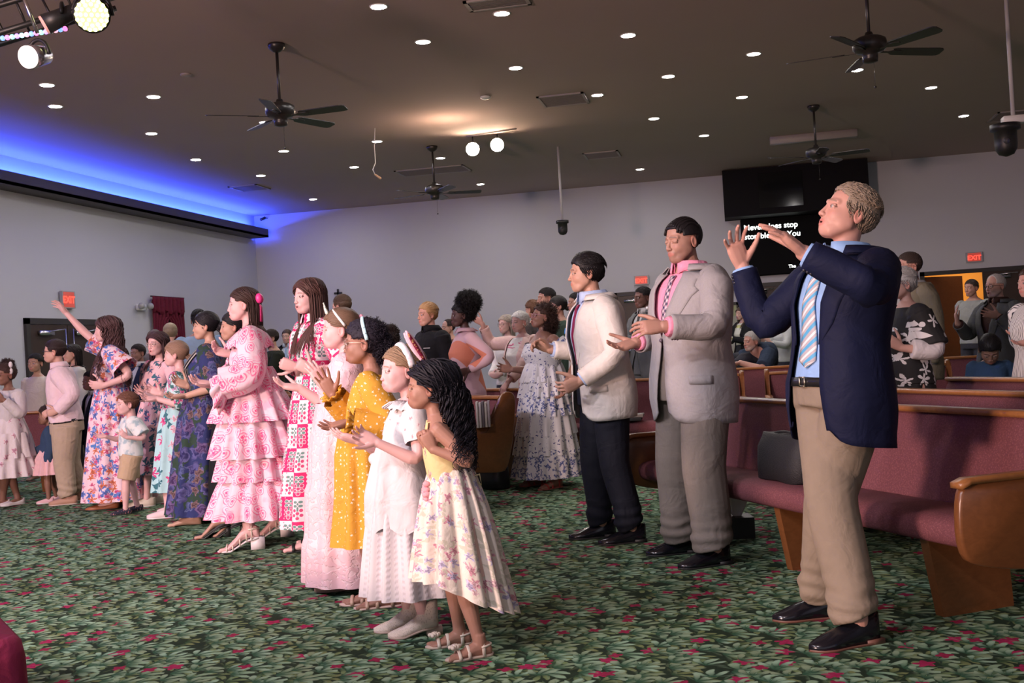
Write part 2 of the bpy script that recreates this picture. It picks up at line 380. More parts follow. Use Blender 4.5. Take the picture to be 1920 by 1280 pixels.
PROF = {
 'm': [(-.35, .088, .068, 0), (-.15, .098, .074, 0), (0, .100, .074, 0), (.32, .088, .066, .004), (.6, .100, .072, .006), (.8, .106, .064, 0), (.90, .094, .052, -.004), (.96, .060, .042, -.006), (1.02, .036, .036, 0)],
 'f': [(-.35, .085, .070, 0), (-.15, .098, .072, -.002), (0, .098, .072, -.002), (.33, .074, .056, .002), (.6, .086, .074, .010), (.8, .090, .058, .002), (.90, .080, .046, -.004), (.96, .050, .038, -.006), (1.02, .030, .031, 0)],
 'k': [(-.35, .080, .066, 0), (-.15, .088, .070, 0), (0, .088, .070, 0), (.33, .078, .064, .006), (.6, .084, .064, .004), (.8, .088, .056, 0), (.90, .078, .046, -.003), (.96, .050, .038, -.004), (1.02, .033, .033, 0)]}
PEOPLE = []
class P:
    def __init__(s, label, head, ang, d=None, feet=None, H=None, sex='m', kind=None, w=1., skin=(.55, .36, .28), hang=None, pitch=0,
                 tilt=0, hsf=None, doff=0, hip=None, R=None, L=None, vx=.006, mouth=0, brow=(.08, .05, .04), lip=(.50, .15, .15), beard=None,
                 closed=False, belly=0, toes=None, heel=0, bare=False, group=None, sit=None, neckb=None, elR=None, elL=None, sh=1., detail=True, noleg=False):
        s.sex = sex; s.kind = kind or ('k' if sex == 'k' else sex); s.w = w; s.vx = vx; s.bare = bare; s.heel = heel; s.shs = sh
        if feet is not None:
            fp = [atz(u, v, 0) for u, v in feet]; b = (fp[0]+fp[1])/2; d = zc(b)
        lip = tuple(min(.9, a*b+c) for a, b, c in zip(skin, (.92, .58, .60), (.04, .005, .01)))
        s.d = d; hc = atd(head[0], head[1], d+doff)
        if feet is None:
            b = A3(hc[0], hc[1], 0); fp = None
        s.base = b*A3(1, 1, 0); s.hc = hc
        hsf = hsf or {'m': .130, 'f': .130, 'k': .165}[sex]
        s.H = H or hc[2]/(1-.5*hsf); s.hs = hsf*s.H/.235; H = s.H
        s.f = facing(ang); s.r = unit(np.cross(s.f, ZZ)); f, r = s.f, s.r
        hf = facing(hang if hang is not None else ang); hr = np.cross(hf, ZZ)
        pp = radians(pitch); hu = cos(pp)*ZZ-sin(pp)*hf; hf2 = cos(pp)*hf+sin(pp)*ZZ
        tt = radians(tilt); s.hM = np.stack([cos(tt)*hr-sin(tt)*hu, hf2, cos(tt)*hu+sin(tt)*hr], 1)
        if neckb is not None: s.N = atd(neckb[0], neckb[1], d+(neckb[2] if len(neckb) > 2 else 0))
        else: s.N = hc+s.hM@A3(0, -.030, -.115)*s.hs-ZZ*.018*H-f*.006*H
        if hip is not None: s.hip = atd(hip[0], hip[1], d+(hip[2] if len(hip) > 2 else 0))*A3(1, 1, 0)+ZZ*(.50 if sex == 'k' else .525)*H
        else:
            s.hip = s.base+(s.N-s.base)*A3(.45, .45, 0)+ZZ*.525*H
            if sex == 'k': s.hip[2] = .50*H
        if fp is None: fp = [s.base+r*.055*H*w, s.base-r*.055*H*w]
        s.foot = [p*A3(1, 1, 0) for p in fp]
        s.toe = [facing(t) for t in toes] if toes else [unit(f+r*.15), unit(f-r*.15)]
        s.up = unit(s.N-s.hip); s.TL = np.linalg.norm(s.N-s.hip)
        s.tf = unit(np.cross(s.up, r)); s.tf = s.tf if s.tf@f > 0 else -s.tf
        pf = np.array(PROF[sex]); s.pt = pf[:, 0]; s.pa = pf[:, 1]*H*w; s.pb = pf[:, 2]*H*w; s.py = pf[:, 3]*H
        if belly: bb = np.exp(-((s.pt-.25)/.3)**2)*belly*H; s.pb = s.pb+bb*.6; s.py = s.py+bb*.5; s.pa = s.pa+bb*.3
        # arms
        shw = {'m': .108, 'f': .094, 'k': .094}[sex]*H*(.5+.5*w)*sh
        s.S = [s.tpt(.86)+r*shw, s.tpt(.86)-r*shw]
        s.ua = .172*H; s.fa = .150*H; s.hl = .105*H
        s.E = []; s.W = []; s.hd = []; s.hn = []; s.hc_ = []
        for k, (spec, el) in enumerate(((R, elR), (L, elL))):
            sg = 1 if k == 0 else -1; S = s.S[k]
            if spec is None or isinstance(spec, str):
                md = spec or 'down'
                if md == 'down': W = S-ZZ*.31*H+r*sg*.02*H+f*.03*H; dv = unit(-ZZ+f*.15); nv = -r*sg; cu = (.35, .1)
                elif md == 'clap': W = s.tpt(.50)+f*.20*H+r*sg*.045*H; dv = unit(f*.6+ZZ*.75-r*sg*.25); nv = unit(-r*sg+f*.2); cu = (.15, .15)
                elif md == 'open': W = s.tpt(.40)+f*.20*H+r*sg*.09*H; dv = unit(f+ZZ*.25-r*sg*.2); nv = unit(ZZ-r*sg*.5); cu = (.3, .2)
                elif md == 'fold': W = s.tpt(.20)+f*.13*H+r*sg*.05*H; dv = unit(-r*sg+f*.2-ZZ*.2); nv = -f; cu = (.5, .05)
                elif md == 'none': W = S-ZZ*.31*H; dv = -ZZ; nv = -r*sg; cu = (.3, .1)
            else:
                W = atd(spec[0], spec[1], d+spec[2]); dv = camv(spec[3]); nv = camv(spec[4]); cu = spec[5] if len(spec) > 5 else (.25, .12)
            pole = unit(-ZZ*1.0+r*sg*.55-f*.35) if el is None else camv(el)
            E, W = ik(S, W, s.ua, s.fa, pole); nv = unit(nv-dv*(nv@dv))
            s.E.append(E); s.W.append(W); s.hd.append(dv); s.hn.append(nv); s.hc_.append(cu)
        # legs
        s.hj = [s.hip+r*.052*H*w-ZZ*.02*H, s.hip-r*.052*H*w-ZZ*.02*H]; s.K = []; s.A = []
        for k in (0, 1):
            A = s.foot[k]+ZZ*(.045*H+heel); L1 = .245*H; D_ = np.linalg.norm(A-s.hj[k])*.5015; E, _ = ik(s.hj[k], A, D_, D_, s.f)
            if sit is not None:
                E = s.hj[k]+f*.25*H; A = E-ZZ*.24*H
            s.K.append(E); s.A.append(A)
        s.skin = skin
        # body
        g = G(); tt_ = np.linspace(-.15, 1.02, 14); loft(g, s.ring(tt_, 20, -.002*H))
        s.neckpath = np.array([s.tpt(.9), s.N, s.N*.4+(hc+s.hM@A3(0, -.028, -.10)*s.hs)*.6, hc+s.hM@A3(0, -.020, -.06)*s.hs])
        nr = {'m': .036, 'f': .030, 'k': .031}[sex]*H*(.7+.3*w)
        nt = {'m': .050, 'f': .043, 'k': .042}[s.kind]*s.hs*(.75+.25*w); tube(g, s.neckpath, [nr*1.25, max(nr*.98, nt), nt*1.02, nt*.8], 16)
        HV, HF = head_mesh(s.kind, 0 if mouth < .15 else .35 if mouth < .45 else .75); HV = hc+(HV*s.hs)@s.hM.T
        for k in (0, 1):
            a = s.armpath(k, 14); ra = np.interp(np.linspace(0, 2, 14), [0, .4, .85, 1, 1.25, 1.7, 2], np.array([.032, .029, .024, .0235, .0245, .019, .0165])*H*(.6+.4*w)*(1 if sex == 'm' else .9))
            tube(g, a, ra, 12, round_=True); s.hand(g, k)
            if not noleg:
                lp = s.legpath(k, 16); rl = np.interp(np.linspace(0, 2, 16), [0, .3, .85, 1, 1.35, 1.8, 2], np.array([.052, .048, .034, .031, .033, .021, .021])*H*(.5+.5*w))
                tube(g, lp, rl, 14, round_=True); s.footmesh(g, k)
        V, F, N = vox(g, vx, 2); F = np.vstack([F, HF+len(V)]) if not isinstance(F, list) else F+(HF+len(V)).tolist(); V = np.vstack([V, HV])
        C = np.tile(np.array(skin), (len(V), 1)); Lh = ((V-hc)@s.hM)/s.hs
        near = (np.abs(Lh[:, 0]) < .1) & (np.abs(Lh[:, 1]) < .13) & (Lh[:, 2] > -.13) & (Lh[:, 2] < .14)
        C[near] = face_cols(Lh[near], skin, s.kind, 0 if mouth < .15 else .35 if mouth < .45 else .75, brow, lip, beard, closed, detail)
        for k in (0, 1):   # warmer knuckles and nails side
            dd = np.linalg.norm(V-(s.W[k]+s.hd[k]*s.hl*.8), axis=1); w_ = np.clip(1-dd/(s.hl*.5), 0, 1)[:, None]*.35; C = C*(1-w_)+C*w_*A3(1.08, .86, .85)
        s.o = build('person', None, [skin_mat()], None, s.base, True, V, F, C)
        props(s.o, label, 'person', group); PEOPLE.append(s)
        if vx < .0062 and not closed: s.eyes(brow)
    def eyes(s, iris=(.12, .06, .03)):
        for q in (-1, 1):
            g = G(); c = A3(q*.0315, .0742, -.0012); rr = .0138; la = [.001, .26, .27, .62, .63, .8, 1.3, 1.8]; th = np.arange(16)*2*pi/16; M = []
            R = np.array([[(sin(a)*cos(t)*rr*1.05, cos(a)*rr, sin(a)*sin(t)*rr*.92) for t in th] for a in la])+c
            loft(g, s.hc+(R.reshape(-1, 3)*s.hs@s.hM.T).reshape(R.shape), True, False, flip=True)
            g.M = [0 if i//16 < 1 else 1 if i//16 < 3 else 2 for i in range(len(g.F))]
            build('eye', g, [mat('pupil', (.01, .01, .01), .1), mat('iris', iris, .15), mat('eye_white', (.45, .41, .40), .2)], s.o)
    def tpt(s, t): return s.hip+s.up*s.TL*t if t >= 0 else s.hip+ZZ*s.TL*t
    def cf(s, t):
        return s.tpt(t)+s.tf*np.interp(t, s.pt, s.py), np.interp(t, s.pt, s.pa), np.interp(t, s.pt, s.pb)
    def ring(s, tt, mm, off=0., p=.85, ph=None, oa=None):
        ph = np.linspace(0, 2*pi, mm, endpoint=False) if ph is None else ph; out = []
        for i, t in enumerate(tt):
            c, a, b = s.cf(t); o = off[i] if hasattr(off, '__len__') else off; q = ph[i] if np.ndim(ph) == 2 else ph
            sx = np.sign(np.sin(q))*np.abs(np.sin(q))**p; cx = np.sign(np.cos(q))*np.abs(np.cos(q))**p
            out.append(c+np.outer(sx*(a+o), s.r)+np.outer(cx*(b+o), s.tf))
        return np.array(out)
    def armpath(s, k, n, t1=2.0, ins=0.0):
        S, E, W = s.S[k], s.E[k], s.W[k]; ts = np.linspace(0, t1, n); out = []
        for t in ts:
            q = S+(E-S)*t if t <= 1 else E+(W-E)*(t-1)
            w = max(0, 1-abs(t-1)/.28)**1.5*.13; q = q+((S+W)/2-E)*w; out.append(q)
        out = np.array(out)
        if ins: out[0] = out[0]+(s.tpt(.84)-out[0])*ins
        return out
    def legpath(s, k, n, t1=2.0):
        S, E, W = s.hj[k], s.K[k], s.A[k]; return np.array([S+(E-S)*t if t <= 1 else E+(W-E)*(t-1) for t in np.linspace(0, t1, n)])
    def hand(s, g, k):
        L = s.hl; W, d, n = s.W[k], s.hd[k], s.hn[k]; sg = 1 if k == 0 else -1; th = np.cross(d, n)*sg; curl, spr = s.hc_[k]
        fa = unit(s.W[k]-s.E[k])
        pr = [(-.10, .13, .10), (.02, .16, .11), (.2, .205, .115), (.38, .225, .105), (.5, .215, .09), (.56, .17, .06)]
        R = []
        ph = np.arange(12)*2*pi/12
        for t, a, b in pr:
            c = W+d*L*t+n*L*.0; sq = lambda v: np.sign(v)*np.abs(v)**.8
            R.append(c+np.outer(sq(np.cos(ph))*a*L, th)+np.outer(sq(np.sin(ph))*b*L, n))
        loft(g, R)
        for j, (o, ln, rr) in enumerate(((.165, .40, .048), (.055, .45, .050), (-.055, .41, .048), (-.155, .32, .043))):
            a0 = (o/.16)*spr; dv = unit(d*cos(a0)+th*sin(a0)); p = W+d*L*.46+th*L*o+d*L*(.03 if j in (1, 2) else 0); pts = [p]; c = curl*.7*(1+.12*j)
            for sl, cc in ((.18, 1.), (.45, 1.1), (.31, 1.), (.24, .7)):
                dd = unit(dv*cos(c)+n*sin(c)); p = p+dd*ln*L*sl*(.9 if sl > .2 else 1); pts.append(p); c += curl*cc
            pts = np.array(pts); fine = np.array([np.array([np.interp(q, np.arange(5), pts[:, i]) for i in range(3)]) for q in np.linspace(0, 4, 11)])
            tube(g, fine, np.interp(np.linspace(0, 4, 11), [0, 1, 1.5, 2, 2.5, 3, 4], np.array([1.05, 1.05, .95, 1.03, .9, .95, .78])*rr*L), 8, round_=True)
        to = .35+.9*max(spr, .1); p = W+d*L*.12+th*L*.13+n*L*.03; pts = [p]
        for sl, (u, v, w_) in ((.26, (.62, .72, .22)), (.19, (.80, .50+to*.3, .30+curl*.3)), (.17, (.9, .30+to*.35, .28+curl*.5))):
            p = p+unit(d*u+th*v+n*w_)*L*sl; pts.append(p)
        tube(g, pts, np.array([.085, .072, .056, .046])*L, 9, round_=True)
    def footmesh(s, g, k):
        A = s.A[k]; tf = s.toe[k]; H = s.H; FL = .145*H; h = s.heel; lat = np.cross(tf, ZZ)
        base = A*A3(1, 1, 0)
        pts = [(-.28, h+.018*H, .014, .016), (-.22, h+.024*H, .021, .023), (-.05, h+.028*H, .023, .027), (.15, h*.8+.026*H, .024, .023), (.35, h*.35+.018*H, .027, .016), (.55, .011*H, .029, .011), (.62, .010*H, .026, .009)]
        R = []; ph = np.arange(12)*2*pi/12
        fs = 1 if s.bare else .80
        for t, z, a, b in pts: a *= fs; b *= fs; R.append(base+tf*t*FL+ZZ*z+np.outer(np.cos(ph)*a*H, lat)+np.outer(np.sin(ph)*b*H, ZZ))
        loft(g, R)
        if not s.bare: return
        tube(g, [A+ZZ*.03*H, A-ZZ*.012*H-tf*.002*H], [.0215*H, .024*H], 12)
        for j, o in enumerate((-.019, -.008, .002, .011, .020)):
            sd = -1 if k == 0 else 1; o2 = o*sd*1.0; big = j == 0
            p0 = base+tf*FL*.56+lat*o2*H+ZZ*.009*H; p1 = p0+tf*FL*(.17 if big else .15-.018*j)
            tube(g, [p0, (p0+p1)/2+ZZ*.001*H, p1-ZZ*.001*H], [.0085*H if big else .006*H]*3, 8, round_=True)

# ------------------------------------------------------------------ clothes
def fold(V, amp, s=9., off=0.):
    q = V*A3(1, 1, .55); return (vnoise(q, s, off)*.6+vnoise(q, s*2.1, off+7)*.3+vnoise(q, s*4, off+3)*.12)*amp
def shirt(p, mt, t0=-.12, t1=.955, off=.010, arm=1.96, r0=.036, r1=.026, name='shirt', fo=.006, vs=None, ra=None, cuffr=None, t1a=None, bl=0.0):
    g = G(); H = p.H; tt = np.linspace(t0, t1, 16); o = np.full(16, off)+bl*np.exp(-((tt-.1)/.2)**2); loft(g, p.ring(tt, 28, o))
    for k in (0, 1):
        n = 18; a = p.armpath(k, n, arm); ts = np.linspace(0, arm, n)
        rr = np.interp(ts, [0, .3, 1, 1.5, 2], np.array([r0*1.08, r0, (r0+r1)/2, r1*1.08, r1])*H)*(.6+.4*p.w)
        if cuffr: rr[-2:] = cuffr*H
        tube(g, a, rr, 16, round_=False); sphere(g, p.S[k]-ZZ*.006*H, r0*.98*H*(.6+.4*p.w), 8)
    V, F, N = vox(g, vs or max(.006, p.vx*1.3), 2); V = V+N*fold(V, fo, 11/H**.5, 3)[:, None]
    o_ = build(name, None, [mt], p.o, None, True, V, F); return o_
def trousers(p, mt, off=.012, t1=.30, r=(.060, .045, .040), name='trousers', end=1.97, fo=.010, cuff=True, brk=.02):
    g = G(); H = p.H; w = .5+.5*p.w; loft(g, p.ring(np.linspace(-.17, t1, 8), 28, off))
    for k in (0, 1):
        n = 20; a = p.legpath(k, n, end); ts = np.linspace(0, end, n)
        rr = np.interp(ts, [0, .3, 1, 2], np.array([r[0], r[0]*.96, r[1], r[2]])*H)*w; rr2 = np.stack([rr*1.05, rr*.95], 1)
        if brk: a = a+np.outer(np.exp(-((ts-1.86)/.08)**2)*brk*H*.3, p.f); rr2 += (np.exp(-((ts-1.84)/.06)**2)*.003*H)[:, None]
        tube(g, a, rr2, 18, hint=p.f)
    V, F, N = vox(g, .009*max(.6, H/1.75), 3)
    zf = V[:, 2]/H; amp = .5+.9*np.exp(-((zf-.08)/.07)**2)+.5*np.exp(-((zf-.46)/.06)**2)
    q = V*A3(1, 1, 1)*1.; nz = vnoise(V*A3(1, 1, .45), 10, 5)*.6+np.sin(V[:, 2]*95+vnoise(V, 5, 2)*5)*.35*np.exp(-((zf-.09)/.05)**2)
    V = V+N*(nz*fo*amp)[:, None]; return build(name, None, [mt], p.o, None, True, V, F)
def belt(p, t, off, col=(.012, .012, .014), h=.020, buckle=(.6, .55, .45)):
    g = G(); dt = h*p.H/p.TL; loft(g, p.ring([t, t+dt], 28, off), True, False); b = build('belt', g, [mat('black_leather', col, .35)], p.o)
    md = b.modifiers.new('s', 'SOLIDIFY'); md.thickness = .004
    g = G(); c, a, bb = p.cf(t+dt/2); q = c+p.tf*(bb+off+.006); M = (np.stack([p.r, p.tf, ZZ], 1), q); hh = h*p.H*.55
    for lo, hi in (((-hh, -.003, -hh), (hh, .003, -hh*.7)), ((-hh, -.003, hh*.7), (hh, .003, hh)), ((-hh, -.003, -hh), (-hh*.7, .003, hh)), ((hh*.7, -.003, -hh), (hh, .003, hh))): box(g, lo, hi, 0, M)
    x = build('buckle', g, [mat('metal', buckle, .3, 1)], b, None); x.parent = p.o; x['_o'] = p.o['_o']; return b
def jacket(p, mt, hem=-.30, top=.95, btn=.28, vtop=.34, vbot=.45, off=.026, flare=.012, lap=True, arm=1.93, r0=.043, r1=.030, fo=.007, open_=False, hemup=.05, btncol=(.02, .02, .03), pocket=False, name='jacket'):
    H = p.H; n = 26; mm = 44; tt = np.linspace(hem, top, n)
    gap = np.where(tt > btn, np.interp(tt, [btn, .8, .96], [.02, vtop, vtop*1.25]), np.interp(tt, [hem, btn], [vbot, .02]))
    if open_: gap = np.interp(tt, [hem, .0, .3, .8, .96], [vbot, vbot*.72, vbot*.62, vtop, vtop*1.25])
    ph = np.array([np.linspace(g_, 2*pi-g_, mm) for g_ in gap]); oo = off+flare*np.clip((.2-tt)/.5, 0, 1)
    oo = np.where(tt > .85, oo*np.interp(tt, [.85, .96], [1, .55]), oo)
    R = p.ring(tt, mm, oo, .85, ph)
    hl = np.clip((hem+.10-tt)/.10, 0, 1)   # rounded front hem corners
    for i in range(n):
        e = np.exp(-np.minimum(ph[i]-gap[i], 2*pi-gap[i]-ph[i])/.18); R[i] += ZZ*np.outer(e*hl[i]*hemup*H*.6, [1])*1.0
    fl = fold(R.reshape(-1, 3), fo, 9, 1).reshape(n, mm); ctr = R.mean(1, keepdims=True); dn = R-ctr; dn /= np.linalg.norm(dn, axis=2, keepdims=True); R = R+dn*fl[..., None]
    g = G(); loft(g, R, False, False); o = build(name, g, [mt], p.o); sm = o.modifiers.new('s', 'SOLIDIFY'); sm.thickness = .007; sm.offset = -1
    for k in (0, 1):
        g = G(); n2 = 26; a = p.armpath(k, n2, arm); ts = np.linspace(0, arm, n2)
        rr = np.interp(ts, [0, .15, .4, 1, 1.5, 2], np.array([r0*1.02, r0*1.05, r0*.98, (r0+r1)/2*1.02, r1*1.08, r1])*H)*(.6+.4*p.w)
        a = np.vstack([a[0]+(p.tpt(.80)-a[0])*.55, a]); rr = np.concatenate([[rr[0]*.9], rr]); ts = np.concatenate([[-.1], ts])
        fr = frames(a, ZZ); th = np.arange(22)*2*pi/22; RR = np.array([q+np.outer(np.cos(th)*r_, u)+np.outer(np.sin(th)*r_, v) for q, r_, (u, v) in zip(a, rr, fr)])
        amp = fo*1.3*(.4+1.4*np.exp(-((ts-1.0)/.25)**2)+.5*np.exp(-((ts-.15)/.2)**2))
        dn = RR-a[:, None]; dn /= np.linalg.norm(dn, axis=2, keepdims=True); q = RR.reshape(-1, 3)
        wv = (vnoise(q, 13, 4+k)*.8+np.sin(ts*34)[:, None].repeat(22, 1).ravel()*.28*np.repeat(np.exp(-((ts-1.0)/.3)**2), 22)).reshape(len(a), 22); RR = RR+dn*(wv*amp[:, None])[..., None]
        loft(g, RR, True, False); sl = build('sleeve', g, [mt], p.o); sm = sl.modifiers.new('s', 'SOLIDIFY'); sm.thickness = .006; sm.offset = -1
        gb = G()
        for j in range(3):
            u = unit(p.W[k]-p.E[k]); q = p.E[k]+(p.W[k]-p.E[k])*(arm-1-.05-.05*j); sd = unit(np.cross(u, p.r)); sd = sd if sd@(-F0) > 0 else -sd
            sphere(gb, q+sd*rr[-1]*1.02, .0065*H/1.75, 6)
        build('button', gb, [mat('button', btncol, .3)], p.o)
    if lap:
        for sg in (1, -1):
            b0 = .28 if open_ else btn; t2 = np.linspace(b0+.01, .955, 14); g0 = np.interp(t2, [b0, .8, .96], [vbot*.62 if open_ else .02, vtop, vtop*1.25])
            wd_ = np.interp(t2, [b0, .45, .74, .755, .80, .81, .96], [.02, .32, .55, .66, .66, .48, .60]); ol = np.interp(t2, [btn, .85, .96], [off, off, off*.6])+.008
            pj = np.array([g0[i]-.03+np.linspace(0, 1, 6)*wd_[i] for i in range(14)])*sg; RR = p.ring(t2, 6, ol, .85, pj)
            g = G(); loft(g, RR, False, False, flip=(sg < 0)); o2 = build('lapel', g, [mt], p.o); sm = o2.modifiers.new('s', 'SOLIDIFY'); sm.thickness = .006; sm.offset = 1
        # collar behind the neck
        g = G(); ph2 = np.linspace(.62, 2*pi-.62, 26); R1 = p.ring([.955], 26, .012*H, .85, ph2)[0]; c = p.N
        Rr = []
        for q, (hh, wd2) in enumerate(((.0, .0), (.018, -.010), (.022, -.004), (.004, .014))):
            d_ = R1-R1.mean(0); d_ /= np.linalg.norm(d_, axis=1)[:, None]; Rr.append(R1*1.0+d_*(wd2*H)+p.up*hh*H)
        loft(g, np.array(Rr), False, False); oc = build('collar', g, [mt], p.o); sm = oc.modifiers.new('s', 'SOLIDIFY'); sm.thickness = .005
    gb = G(); c, a, b = p.cf(max(btn, .1))
    if open_: c = c+p.r*-.10*H/1.8
    sphere(gb, c+p.tf*(b+off+(.014 if not open_ else -.03)), A3(.011, .011, .011)*H/1.75, 6); build('button', gb, [mat('button', btncol, .3)], p.o)
    if pocket:
        g = G()
        for sg in (-1,):
            RR = p.ring(np.linspace(-.02, .05, 3), 8, off+.014, .85, np.linspace(.75, 1.35, 8)*sg); loft(g, RR, False, False, flip=sg < 0)
        oo_ = build('pocket', g, [mt], p.o); sm = oo_.modifiers.new('s', 'SOLIDIFY'); sm.thickness = .004
    return o
def shirtcollar(p, mt, h=.019, r=None, gap=.25, name='collar', flop=.016):
    g = G(); H = p.H; ph = np.linspace(gap*.4, 2*pi-gap*.4, 28); base = p.ring([.955], 28, .004, .9, ph)[0]
    c = base.mean(0); d = base-c; d /= np.linalg.norm(d, axis=1)[:, None]; nr = {'m': .040, 'f': .034, 'k': .036}[p.sex]*H*(.7+.3*p.w)
    ctr = p.neckpath[1]; up = unit(p.neckpath[2]-p.neckpath[1]); i0 = ctr+d*nr*1.12+up*.002
    R = np.array([base, i0, i0+up*h*H, i0+up*h*H*.96+d*.006, i0+d*(flop*H)-up*.006*H-np.outer(np.exp(-np.minimum(ph, 2*pi-ph)/.35), ZZ)*.022*H])
    loft(g, R, False, False); o = build(name, g, [mt], p.o); sm = o.modifiers.new('s', 'SOLIDIFY'); sm.thickness = .003; return o
def cuffs(p, mt, t0=1.90, t1=1.97, r=.0235, name='cuff'):
    for k in (0, 1):
        g = G(); a = p.armpath(k, 40, 2.0); ts = np.linspace(0, 2, 40); q = [np.array([np.interp(t, ts, a[:, i]) for i in range(3)]) for t in np.linspace(t0, t1, 4)]
        tube(g, q, r*p.H*(.6+.4*p.w), 18, cap=False); o = build(name, g, [mt], p.o); sm = o.modifiers.new('s', 'SOLIDIFY'); sm.thickness = .003
def tie(p, mt, t0=.16, t1=.93, w=.024, off=.016):
    g = G(); tt = np.linspace(t0, t1, 16); R = []
    for t in tt:
        c, a, b = p.cf(t); wd_ = np.interp(t, [t0, t0+.05, t1-.08, t1-.05, t1], [.004, w, w*.55, w*.5, w*.72])*p.H
        b2 = b+off if t < .86 else np.interp(t, [.86, .96], [b+off, b+off*.8]); x = np.linspace(-1, 1, 5)
        q = [c+p.r*xx*wd_+p.tf*(b2-.006*xx*xx+(.010 if t > t1-.06 else 0)) for xx in x]; R.append(q)
    loft(g, np.array(R), False, False, flip=True); o = build('tie', g, [mt], p.o); sm = o.modifiers.new('s', 'SOLIDIFY'); sm.thickness = .006; return o
def skirt(p, mt, prof, t0=.33, nf=11, amp=.02, mm=90, name='skirt', ph0=0., cz=None, jag=0., thick=.0, zwave=0.):
    """prof: [(z metres or fraction, half width, half depth)] from waist to hem, in H units; z<=1 fraction of H"""
    H = p.H; zs = np.array([q[0] for q in prof]); n = 30; zz = np.linspace(zs[0], zs[-1], n); th = np.arange(mm)*2*pi/mm
    a = np.interp(-zz, -zs, [q[1] for q in prof])*H; b = np.interp(-zz, -zs, [q[2] for q in prof])*H; R = []
    fc = (p.foot[0]+p.foot[1])/2; wc = p.tpt(t0)
    sd = sum(ord(c_) for c_ in p.o['label']) % 50
    for i in range(n):
        k = i/(n-1); c = wc+(fc-wc)*(1-(zz[i]*H)/wc[2])*.8; c = c*A3(1, 1, 0)+ZZ*zz[i]*H
        rp = 1+np.sin(th*nf+ph0+np.sin(th*3+sd)*1.3)*amp*min(1, k*1.6+.15)/max(a[i], .05)*H*.6+np.sin(th*nf*1.7+sd)*amp*.35*k/max(a[i], .05)*H*.6
        r_ = c+np.outer(np.sin(th)*a[i]*rp, p.r)+np.outer(np.cos(th)*b[i]*rp, p.f)
        r_ = r_+ZZ*(np.sin(th*nf+1)*zwave*H*k)[:, None]; R.append(r_)
    g = G(); loft(g, R, True, False, flip=True); o = build(name, g, [mt], p.o); 
    if thick: sm = o.modifiers.new('s', 'SOLIDIFY'); sm.thickness = thick
    return o
def ruffle(g, p, z0, z1, a0, a1, nf=16, amp=.012, mm=120, mi=0, b0=None, b1=None, seed=0, t0=.33):
    H = p.H; th = np.arange(mm)*2*pi/mm; fc = (p.foot[0]+p.foot[1])/2; wc = p.tpt(t0); R = []
    for i in range(9):
        k = i/8; z = z0+(z1-z0)*k; a = (a0+(a1-a0)*k**.7)*H; b = ((b0 or a0)+((b1 or a1)-(b0 or a0))*k**.7)*H
        c = wc+(fc-wc)*(1-(z*H)/wc[2])*.8; c = c*A3(1, 1, 0)+ZZ*z*H
        rp = np.sin(th*nf+seed+np.sin(th*2+seed)*1.2)*amp*H*(.25+k)+np.sin(th*nf*2.3+seed)*amp*.35*H*k
        R.append(c+np.outer(np.sin(th)*(a+rp), p.r)+np.outer(np.cos(th)*(b+rp), p.f))
    loft(g, R, True, False, mi, flip=True)
def bodice(p, mt, t0=.30, t1=.94, off=.010, name='bodice', sl=None, uvs=1., nf=0, gath=.0):
    """close fitting top with optional sleeves sl=(arm_end, r_top, r_mid, r_end)"""
    g = G(); tt = np.linspace(t0, t1, 14); R = p.ring(tt, 40, off); loft(g, R, True, True, flip=True)
    if sl:
        for k in (0, 1):
            n = 20; a = p.armpath(k, n, sl[0]); ts = np.linspace(0, 1, n); rr = np.interp(ts, [0, .12, .6, 1], np.array([sl[1]*.9, sl[1], sl[2], sl[3]])*p.H)
            a = np.vstack([a[0]+(p.tpt(.82)-a[0])*.5, a]); rr = np.concatenate([[rr[0]*.9], rr]); fr = frames(a, ZZ); th = np.arange(28)*2*pi/28
            rip = np.sin(th*7+k)*(sl[4] if len(sl) > 4 else .0)*p.H
            tsr = np.concatenate([[0], ts]); RR = np.array([q+np.outer(np.cos(th)*(r_+rip*tk), u)+np.outer(np.sin(th)*(r_+rip*tk), v) for q, r_, (u, v), tk in zip(a, rr, fr, tsr)])
            RR = RR+fold(RR.reshape(-1, 3), .005, 14, k).reshape(len(a), 28)[..., None]*unit(p.f); loft(g, RR, True, False)
    o = build(name, g, [mt], p.o); return o
